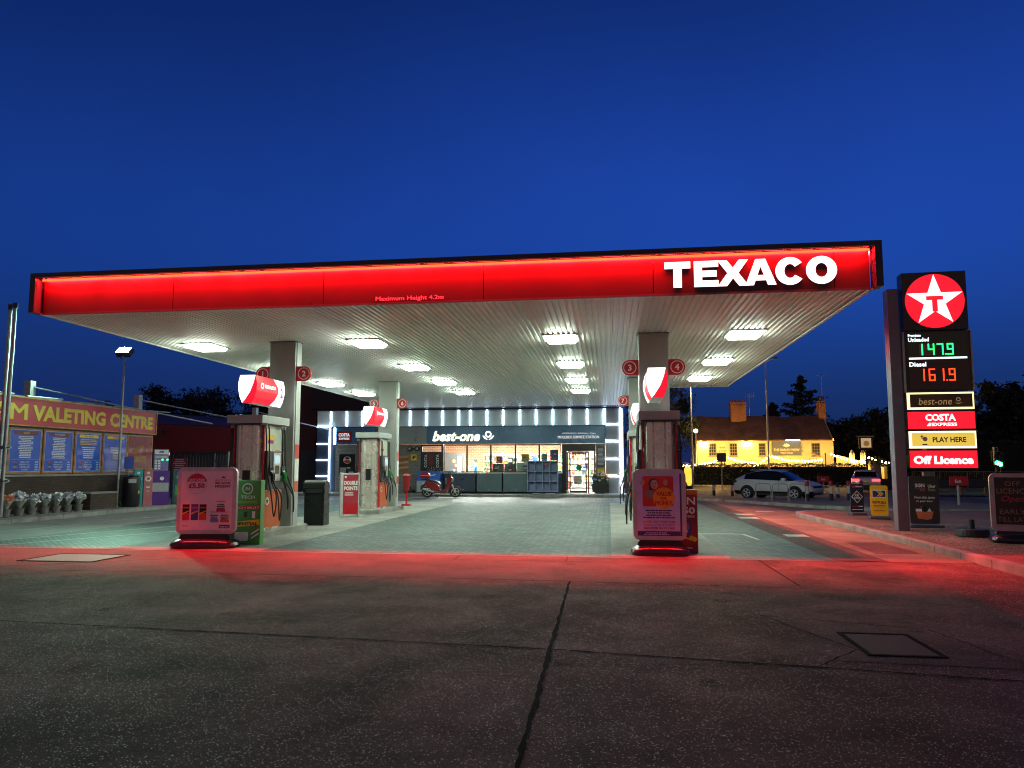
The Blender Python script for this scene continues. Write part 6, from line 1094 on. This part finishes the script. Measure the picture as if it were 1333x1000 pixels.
for x, z, lb in ((9.95, 3.86, 'leftmost bright yellow lamp on the pub wall under the eaves'), (14.3, 3.9, 'bright yellow lamp on the pub wall left of the grey sign')):
    t = thing('wall_lamp', lb, 'lamp', (x, PY - .02, z), 0, 'yellow wall lamps on the pub'); MB().box(-.16, .16, -.34, 0, .12, .2, BLACK).box(-.05, .05, -.05, 0, -.1, .119, BLACK).build('bracket', t); MB().lathe([(.02, -.16), (.11, -.10), (.13, 0), (.11, .10), (.04, .118)], (0, -.22, 0), FLW, 12).build('bulb', t)
for k, (x, h) in enumerate(((15.3, 9.1), (22.95, 11.4))):
    t = thing('tv_aerial', ('short television aerial behind the wide pub chimney', 'tall thin aerial mast beside the right pub chimney')[k], 'aerial', (x, PY + 3.2, 5.6)); b = MB().cyl((0, 0, 0), (0, 0, h - 5.6), .04, GALV, .025, 8); b.cyl((-.5, 0, h - 5.7), (.6, .1, h - 5.5), .02, GALV, n=6)
    for q_ in range(5): b.cyl((-.4 + .22 * q_, -.02, h - 5.95 + .04 * q_), (-.4 + .22 * q_, .06, h - 5.35 + .04 * q_), .015, GALV, n=6)
    b.build('mast', t)
for k, (x0, x1) in enumerate(((6.2, 9.2), (23.0, 29.0))):
    t = thing('garden_wall', ('low cream wall at the left end of the pub', 'sloping cream wall running right from the pub gable')[k], 'wall', (x0, PY - .8, GZ)); MB().prism([(0, 0), (x1 - x0, 0), (x1 - x0, 1.4), (0, 1.6 if k == 0 else 3.1)], 'y', 0, .25, PUBW).build('wall', t)
# ---------------- foliage
LEAF = [M('leaf_dark', (.018, .028, .014), .8, 0, .4, 2.), M('leaf_mid', (.045, .06, .018), .8, 0, .4, 2.), M('leaf_olive', (.075, .075, .022), .8, 0, .4, 2.)]; BARK = M('bark', (.05, .035, .025), .9, 0, .3, 5., .5); CORE = M('leaf_core', (.012, .016, .010), .9)
def leaf_quads(b, c, rad, n, size, rnd, mats, flat=1.):
    for _ in range(n):
        d = Vector((rnd.gauss(0, 1), rnd.gauss(0, 1), rnd.gauss(0, 1))); d.normalize(); p = Vector(c) + Vector((d.x * rad[0], d.y * rad[1], d.z * rad[2])) * (rnd.random() ** .4)
        u = Vector((rnd.uniform(-1, 1), rnd.uniform(-1, 1), rnd.uniform(-.8, .8) * flat)).normalized(); v = u.cross(Vector((rnd.uniform(-1, 1), rnd.uniform(-1, 1), rnd.uniform(-1, 1)))).normalized(); s_ = size * rnd.uniform(.6, 1.5)
        b.quad(p - u * s_, p + v * s_ * .5, p + u * s_, p - v * s_ * .5, rnd.choice(mats))
def tree(label, x, y, h, r, seed, mats=LEAF[:1], n=2600, size=.22, trunk=.3, group='dark trees behind the pub and road', kind='broadleaf_tree', squash=.55, z=GZ):
    rnd = random.Random(seed); t = thing(kind, label, 'tree', (x, y, z), 0, group); tr = MB(); lean = rnd.uniform(-.3, .3)
    tr.tube([(0, 0, 0), (lean * .3, 0, h * .25), (lean, .1, h * .55), (lean, .1, h * .8)], [r * .075, r * .06, r * .045, r * .02], BARK, 8)
    for k in range(6): a = rnd.uniform(0, 6.28); z0 = h * rnd.uniform(.25, .55); tr.tube([(lean * .5, 0, z0), (r * .35 * math.cos(a), r * .35 * math.sin(a), z0 + h * .14), (r * .7 * math.cos(a), r * .7 * math.sin(a), z0 + h * .22)], [r * .035, r * .022, r * .01], BARK, 6)
    tr.build('trunk', t); cr = MB(); zc = h * (1 - squash * .5) - .0; N = 26
    for k in range(N):
        a = rnd.uniform(0, 6.28); q_ = rnd.random() ** .5; e_ = rnd.uniform(-1, 1); c = (r * .8 * q_ * math.cos(a), r * .8 * q_ * math.sin(a), h * (1 - squash * .5) + h * squash * .42 * e_ * math.sqrt(1 - .6 * q_ * q_)); rr_ = r * rnd.uniform(.22, .42)
        leaf_quads(cr, c, (rr_, rr_, rr_ * .8), n // N, size, rnd, mats); leaf_quads(cr, c, (rr_ * .7, rr_ * .7, rr_ * .55), max(8, n // N // 8), size * 2.6, rnd, [CORE])
    cr.build('crown', t); return t
def conifer(label, x, y, h, r, seed, n=2600, group='dark trees behind the pub and road'):
    rnd = random.Random(seed); t = thing('conifer_tree', label, 'tree', (x, y, GZ), 0, group); MB().tube([(0, 0, 0), (.1, 0, h * .6), (0, 0, h * .97)], [.4, .22, .04], BARK, 8).build('trunk', t); cr = MB(); L = 22
    for k in range(L):
        u = k / (L - 1); z0 = h * (.18 + .80 * u); rad = r * (1 - u) ** .75 * rnd.uniform(.75, 1.1) + .15; m = int(7 - 4 * u)
        for j in range(m):
            a = 6.28 * (j + rnd.random()) / m; ln = rad * rnd.uniform(.7, 1.15)
            for s_ in range(5): f = (s_ + 1) / 5; leaf_quads(cr, (ln * f * math.cos(a), ln * f * math.sin(a), z0 + ln * f * .18), (.18 + ln * .16,) * 2 + (.20 + .1 * (1 - u),), max(2, n // (L * m * 5) + 2), .24, rnd, LEAF[:1])
    cr.build('crown', t); return t
conifer('tall dark conifer rising behind the pub roof', 24.3, 95, 13.4, 5.2, 1); conifer('lower dark conifer left of the tall one behind the pub', 21.0, 96, 10.0, 3.2, 2)
tree('tree left of the pub, lit yellow underneath by the festoon lights', 6.0, 82, 13.0, 5.2, 3, LEAF[:2], 9000, .13, squash=.85)
for k, (x, y, h, r, lb) in enumerate(((30, 100, 8.8, 5, 'dark tree just right of the pub gable'), (36, 100, 9.8, 5.5, 'dark tree behind the hanging pub sign'), (42.5, 98, 10.0, 5.5, 'dark tree just left of the price totem'), (48, 96, 9.2, 5., 'dark tree partly behind the price totem'),
                                    (42.0, 78, 12.2, 5.2, 'largest dark round tree right of the price totem'), (51.5, 80, 10.2, 5.5, 'dark tree at the far right edge'), (34.5, 76, 8.2, 4.6, 'dark tree behind the green traffic light'), (46, 72, 7.5, 5., 'low dark tree behind the far right railings'), (60, 84, 11, 6, 'dark tree beyond the far right edge'))):
    tree(lb, x, y, h, r, 10 + k, LEAF[:2] if k in (0, 1) else LEAF[:1], 5200, .20, squash=.85)
for k, (x, y, h, r, lb) in enumerate(((-50, 80, 11.5, 6., 'dark tree crown behind the middle of the maroon banner'), (-43, 84, 10.6, 5., 'dark tree crown behind the right half of the maroon banner'), (-60, 85, 9.5, 6., 'dark tree crown behind the left half of the maroon banner'))): tree(lb, x, y, h, r, 40 + k, LEAF[:1], 11000, .15, group='dark trees beyond the yard', squash=.75, z=0)
def hedge(x0, x1, y, h, label, seed, d=1.2):
    rnd = random.Random(seed); t = thing('clipped_hedge', label, 'hedge', ((x0 + x1) / 2, y, GZ)); w = (x1 - x0) / 2; MB().box(-w + .15, w - .15, .2, d - .2, .1, h - .2, CORE).build('stems', t); b = MB()
    for _ in range(int((x1 - x0) * 330)):
        f = rnd.random(); x = rnd.uniform(-w, w); bump = .07 * math.sin(x * 2.1) + .05 * math.sin(x * 5.3)
        p = Vector((x, rnd.uniform(-.02, .16) + bump, rnd.uniform(0, h))) if f < .66 else Vector((x, rnd.uniform(0, d), h + bump + rnd.uniform(-.15, .08)))
        u = Vector((rnd.uniform(-1, 1), rnd.uniform(-1, 1), rnd.uniform(-1, 1))).normalized(); v = u.orthogonal().normalized(); s_ = rnd.uniform(.05, .11); b.quad(p - u * s_, p + v * s_ * .6, p + u * s_, p - v * s_ * .6, rnd.choice(LEAF))
    b.build('leaves', t)
hedge(6.6, 24.6, 73.0, 2.1, 'long clipped hedge in front of the pub under the festoon lights', 5); hedge(26.2, 34, 73.0, 2.2, 'short clipped hedge behind the pale car', 6)
hedge(29, 66, 71.0, 4.2, 'tall dark hedge bank behind the junction railings', 8)
# festoon lights
BULBL = E('festoon_bulb', (1., .56, .13), 250., 'FRONT', .1)
sp = [((6.2, 1.75), (10.8, 2.15)), ((10.8, 2.15), (11.5, 2.6)), ((11.5, 2.6), (14.4, 1.9)), ((14.4, 1.6), (15.8, 2.6)), ((15.8, 2.6), (20.8, 2.2)), ((21.7, 2.75), (25.0, 2.0)), ((25.2, 2.4), (28.3, 1.85))]
lbs = ['leftmost festoon string over the hedge', 'short steep festoon string at the left high point', 'festoon string falling right from the left high point', 'steep festoon string rising to the middle high point', 'long festoon string under the grey pub sign', 'festoon string right of the pub gable', 'rightmost festoon string ending at the totem']
bm0 = None
for k, ((xa, za), (xb, zb_)) in enumerate(sp):
    t = thing('festoon_lights', lbs[k] + ' with warm bulbs', 'string lights', (xa, 74.6, za), 0, 'warm festoon strings before the pub'); L_ = xb - xa; n_ = max(5, int(math.hypot(L_, zb_ - za) / .30)); sag = .06 * L_
    P = [(L_ * i / n_, 0, (zb_ - za) * i / n_ - sag * 4 * (i / n_) * (1 - i / n_)) for i in range(n_ + 1)]; MB().tube(P, .012, BLACK, 5).build('cable', t)
    for i, p in enumerate(P):
        if bm0 is None:
            o = MB().lathe([(.0, -.17), (.06, -.15), (.085, -.09), (.06, -.03), (.03, .0)], (0, 0, 0), BULBL, 8).build('bulb', t); bm0 = o; o.location = p
        else: o = bm0.copy(); COL.objects.link(o); o.parent = t; o.location = (p[0], p[1], p[2] + random.uniform(-.03, .03))
for x, h in ((11.5, 3.1), (15.8, 3.1), (21.2, 3.2), (28.4, 2.9)): t = thing('festoon_post', {11.5: 'timber post at the left high point of the festoon lights', 15.8: 'timber post at the middle high point of the festoon lights', 21.2: 'timber post holding festoon lights near the pub gable', 28.4: 'timber post at the right end of the festoon lights'}[x], 'post', (x, 74.7, GZ)); MB().box(-.05, .05, 0, .1, 0, h, BARK).box(-.07, .07, -.02, .12, h, h + .04, BARK).build('post', t)
for k, (x, w_) in enumerate(((8.6, 1.3), (12.4, 1.5), (16.8, 1.6), (19.4, 1.4))):
    t = thing('picnic_bench', ('picnic bench left of the first festoon post behind the hedge', 'picnic bench right of the first festoon post behind the hedge', 'picnic bench below the pub sign behind the hedge', 'picnic bench nearest the pub gable behind the hedge')[k], 'bench', (x, 76.2, GZ), 0, 'picnic benches in the pub garden'); WD = M('bench_wood', (.22, .13, .06), .7)
    MB().box(-w_ / 2, w_ / 2, -.35, .35, .72, .77, WD).build('table_top', t)
    for y_ in (-.75, .6): MB().box(-w_ / 2, w_ / 2, y_, y_ + .2, .42, .46, WD).build('seat', t)
    for x_ in (-w_ / 2 + .2, w_ / 2 - .2): MB().prism([(-.7, 0), (-.6, 0), (-.1, .72), (-.2, .72)], 'x', x_ - .04, x_ + .04, WD).prism([(.6, 0), (.7, 0), (.2, .72), (.1, .72)], 'x', x_ - .04, x_ + .04, WD).build('leg', t)
# hanging pub sign, boards, posts, lamps
t = thing('hanging_sign', 'framed picture sign on a tall post right of the pub', 'pub sign', (20.1, 60, H(20, 60))); b = MB().box(-.06, .06, -.06, .06, 0, 3.2, BARK).box(-.62, .62, -.05, .05, 3.2, 3.28, BARK); b.build('post', t)
MB().box(-.52, .52, -.05, .05, 3.29, 4.25, M('sign_frame_brown', (.12, .06, .03), .6)).box(-.62, .62, -.04, .04, 4.25, 4.32, PTX).box(-.66, -.55, -.03, .03, 4.0, 4.4, BARK).box(.55, .66, -.03, .03, 4.0, 4.4, BARK).build('frame', t); MB().rect(-.38, .38, 3.40, 4.14, -.056, E('picture_glow', (.9, .62, .32), .5, 'NONE')).disc(.02, 3.72, .22, -.06, E('barrel_glow', (.6, .28, .08), .35, 'NONE'), 12).build('picture', t)  # picture and barrel are given their own glow, the sign has no lamp
for k, x in enumerate((19.15, 20.15)): t = thing('parasol', ('closed cream parasol, left one of two under the hanging sign', 'closed cream parasol, right one of two under the hanging sign')[k], 'parasol', (x + 4.6, 74.9, GZ)); MB().cyl((0, 0, 0), (0, 0, 3.5), .03, BARK).build('pole', t); MB().lathe([(.22, 1.3), (.26, 1.8), (.24, 3.2), (.05, 3.55)], (0, 0, 0), M('parasol_cream', (.55, .45, .3), .8), 10).build('canopy', t)
t = thing('tree_stump', 'thick pale tree trunk between the two hedges', 'tree trunk', (25.3, 73.2, GZ)); MB().tube([(0, 0, 0), (.05, 0, 1.2), (-.05, 0, 2.5)], [.55, .45, .48], M('pale_bark', (.28, .2, .12), .9, 0, .3, 4., .5), 12).build('trunk', t); b = MB(); leaf_quads(b, (0, 0, 2.4), (.9, .7, .5), 260, .12, random.Random(2), LEAF); b.build('shoots', t)
t = thing('square_road_sign', 'small square sign on a thin post before the hedge', 'road sign', (9.35, 62.4, GZ)); MB().cyl((0, 0, 0), (0, 0, 3.0), .045, GALV).build('post', t); MB().box(-.38, .38, -.07, -.046, 2.3, 3.05, M('sign_back_grey', (.12, .11, .10), .6)).build('plate', t)
def pole(x, y, h, label, lamp=None):
    t = thing('lamp_column', label, 'lamp post', (x, y, GZ), 0, 'tall lamp columns by the road'); MB().cyl((0, 0, 0), (0, 0, h), .11, GALV, .06).tube(curve([(0, 0, h - .02), (.2, -.2, h + .2), (.7, -.9, h + .3)], 5), .04, GALV, 6).build('post', t, smooth=True); MB().box(.5, .85, -1.3, -.7, h + .24, h + .36, DKGREY).build('head', t)
    if lamp: MB().box(.54, .81, -1.27, -.75, h + .19, h + .238, E('column_fill_lamp', (1., .66, .30), 1300., 'FRONT', 0)).build('lamp', t)  # unseen lamp head behind the canopy, lit to warm the road and car
pole(7.98, 71.5, 9.6, 'tall lamp column left of the pub meeting the canopy corner', 1); pole(15.0, 71.0, 11.8, 'tall lamp column in front of the pub roof')
t = thing('street_lamp', 'orange street lamp glowing beside the pub gable', 'street lamp', (23.9, 82, GZ)); MB().cyl((0, 0, 0), (0, 0, 4.6), .07, GALV, .05).build('post', t); MB().lathe([(.05, 4.6), (.28, 4.7), (.30, 4.85), (.1, 4.95)], (0, 0, 0), E('orange_lamp', (1., .30, .04), 40., 'FRONT', 0), 12).build('lamp', t)
t = thing('street_lamp', 'white lamp on a post at the left end of the pub', 'street lamp', (8.9, 76, GZ)); MB().cyl((0, 0, 0), (0, 0, 5.4), .06, GALV, .05).build('post', t); MB().lathe([(.05, 5.4), (.2, 5.45), (.22, 5.65), (.05, 5.75)], (0, 0, 0), E('white_lamp', (1., .9, .75), 14., 'FRONT', 0), 12).build('lamp', t)
t = thing('keep_left_bollard', 'lit yellow traffic island bollard at the foot of the hedge', 'traffic bollard', (6.75, 64, GZ)); MB().prism(rr(-.30, .30, .25, 1.9, .26, 6), 'y', -.12, .12, E('bollard_yellow', (1., .62, .06), 1.3, 'FRONT', .3)).build('shell', t, bevel=.03); MB().box(-.34, .34, -.2, .2, 0, .249, BLACK).build('base', t)
# traffic lights, railings and guard board on the right
def tlight(x, y, h, col, st, label, glow=True):
    t = thing('traffic_light', label, 'traffic light', (x, y, H(x, y)), 0, 'traffic lights at the junction'); MB().cyl((0, 0, 0), (0, 0, h - .2), .055, BLACK).build('post', t); MB().box(-.17, .17, -.12, .12, h - 1.0, h, BLACK).box(-.24, .24, .121, .14, h - 1.1, h + .1, BLACK).build('head', t)
    k = {'g': 2, 'r': 0}[col]
    for i in range(3): MB().lathe([(.15, .0), (.13, .022), (.0, .04)], (0, 0, 0), (E('lamp_%s' % col, (.02, 1, .35) if col == 'g' else (1, .04, .02), st, 'FRONT', 0) if i == k else M('lamp_off', (.02, .02, .02), .3)), 12).build('lens', t, loc=(0, -.15, h - .18 - .32 * i)).rotation_euler = (R(90), 0, 0)
    for i in range(3): b = MB(); b.add([(.13 * math.cos(R(a)), y_, h - .18 - .32 * i + .13 * math.sin(R(a))) for y_ in (-.34, -.121) for a in range(0, 181, 30)], [(j, j + 1, j + 8, j + 7) for j in range(6)], BLACK).build('visor', t)
    if glow: MB().box(-.14, .14, -.10, .10, h + .001, h + .35, M('frame_bright', (.5, .5, .4), .5)).box(-.10, .10, -.105, .105, h + .02, h + .31, BLACK).build('top_box', t)
    MB().box(-.06, .06, -.12, -.056, 1.0, 1.25, M('push_yellow', (.7, .35, .02), .5)).build('push_box', t); return t
tlight(28.3, 57.5, 3.0, 'g', 60., 'green traffic light shining right of the price totem'); tlight(29.6, 59.5, 2.9, 'g', 6., 'second green traffic light half turned away at the junction', False).rotation_euler = (0, 0, R(-35)); tlight(37.0, 66, 3.6, 'r', 8., 'distant red traffic light at the far right', False)
t = thing('guard_railing', 'grey pedestrian guard railing at the junction on the right', 'railing', (27.5, 60.2, H(27, 60))); b = MB(); RL = M('rail_brown', (.16, .12, .08), .6)
for i in range(7): MB().cyl((-4 + 2 * i, 0, 0), (-4 + 2 * i, 0, 1.55), .04, RL).build('post', t)
MB().cyl((-4, 0, 1.53), (8, 0, 1.53), .03, RL).cyl((-4, 0, .2), (8, 0, .2), .025, RL).build('rail', t)
for i in range(72): b.cyl((-4 + i / 6, 0, .2), (-4 + i / 6, 0, 1.53), .010, RL, n=4)
b.build('bar', t)
t = thing('barrier_board', 'low dark green barrier board beside the red Exit sign', 'barrier', (21.8, 48.5, H(21.8, 48.5))); MB().box(-2.2, 1.6, 0, .06, .55, 1.05, M('barrier_green', (.015, .035, .04), .5)).build('board', t)
for x in (-1.8, 0, 1.4): MB().box(x - .06, x + .06, .061, .16, 0, 1.1, RL).build('post', t)
t = thing('utility_cabinet', 'pale roadside cabinet beyond the Exit sign', 'cabinet', (25.5, 62, H(25, 62))); MB().box(-.42, .42, 0, .4, 0, 1.55, M('cabinet_pale', (.30, .30, .22), .6)).build('body', t, bevel=.02); MB().rect(-.36, .36, .1, 1.45, -.004, M('cabinet_door', (.26, .26, .19), .6)).build('door', t)
t = thing('garage_sign', 'small orange and white board behind the menu board', 'sign', (24.9, 46.5, H(25, 46))); MB().box(-.3, .3, 0, .05, .9, 1.5, ORANGE).rect(-.26, .26, 1.05, 1.25, -.004, WHITEPR).build('board', t); MB().box(-.04, .04, .051, .1, 0, .9, RL).build('post', t)
t = thing('brick_pier', 'low brick pier and wall beyond the barrier board', 'wall', (23.5, 62.5, H(24, 62))); MB().box(-1.8, .9, 0, .3, 0, .9, DBR).build('wall', t)
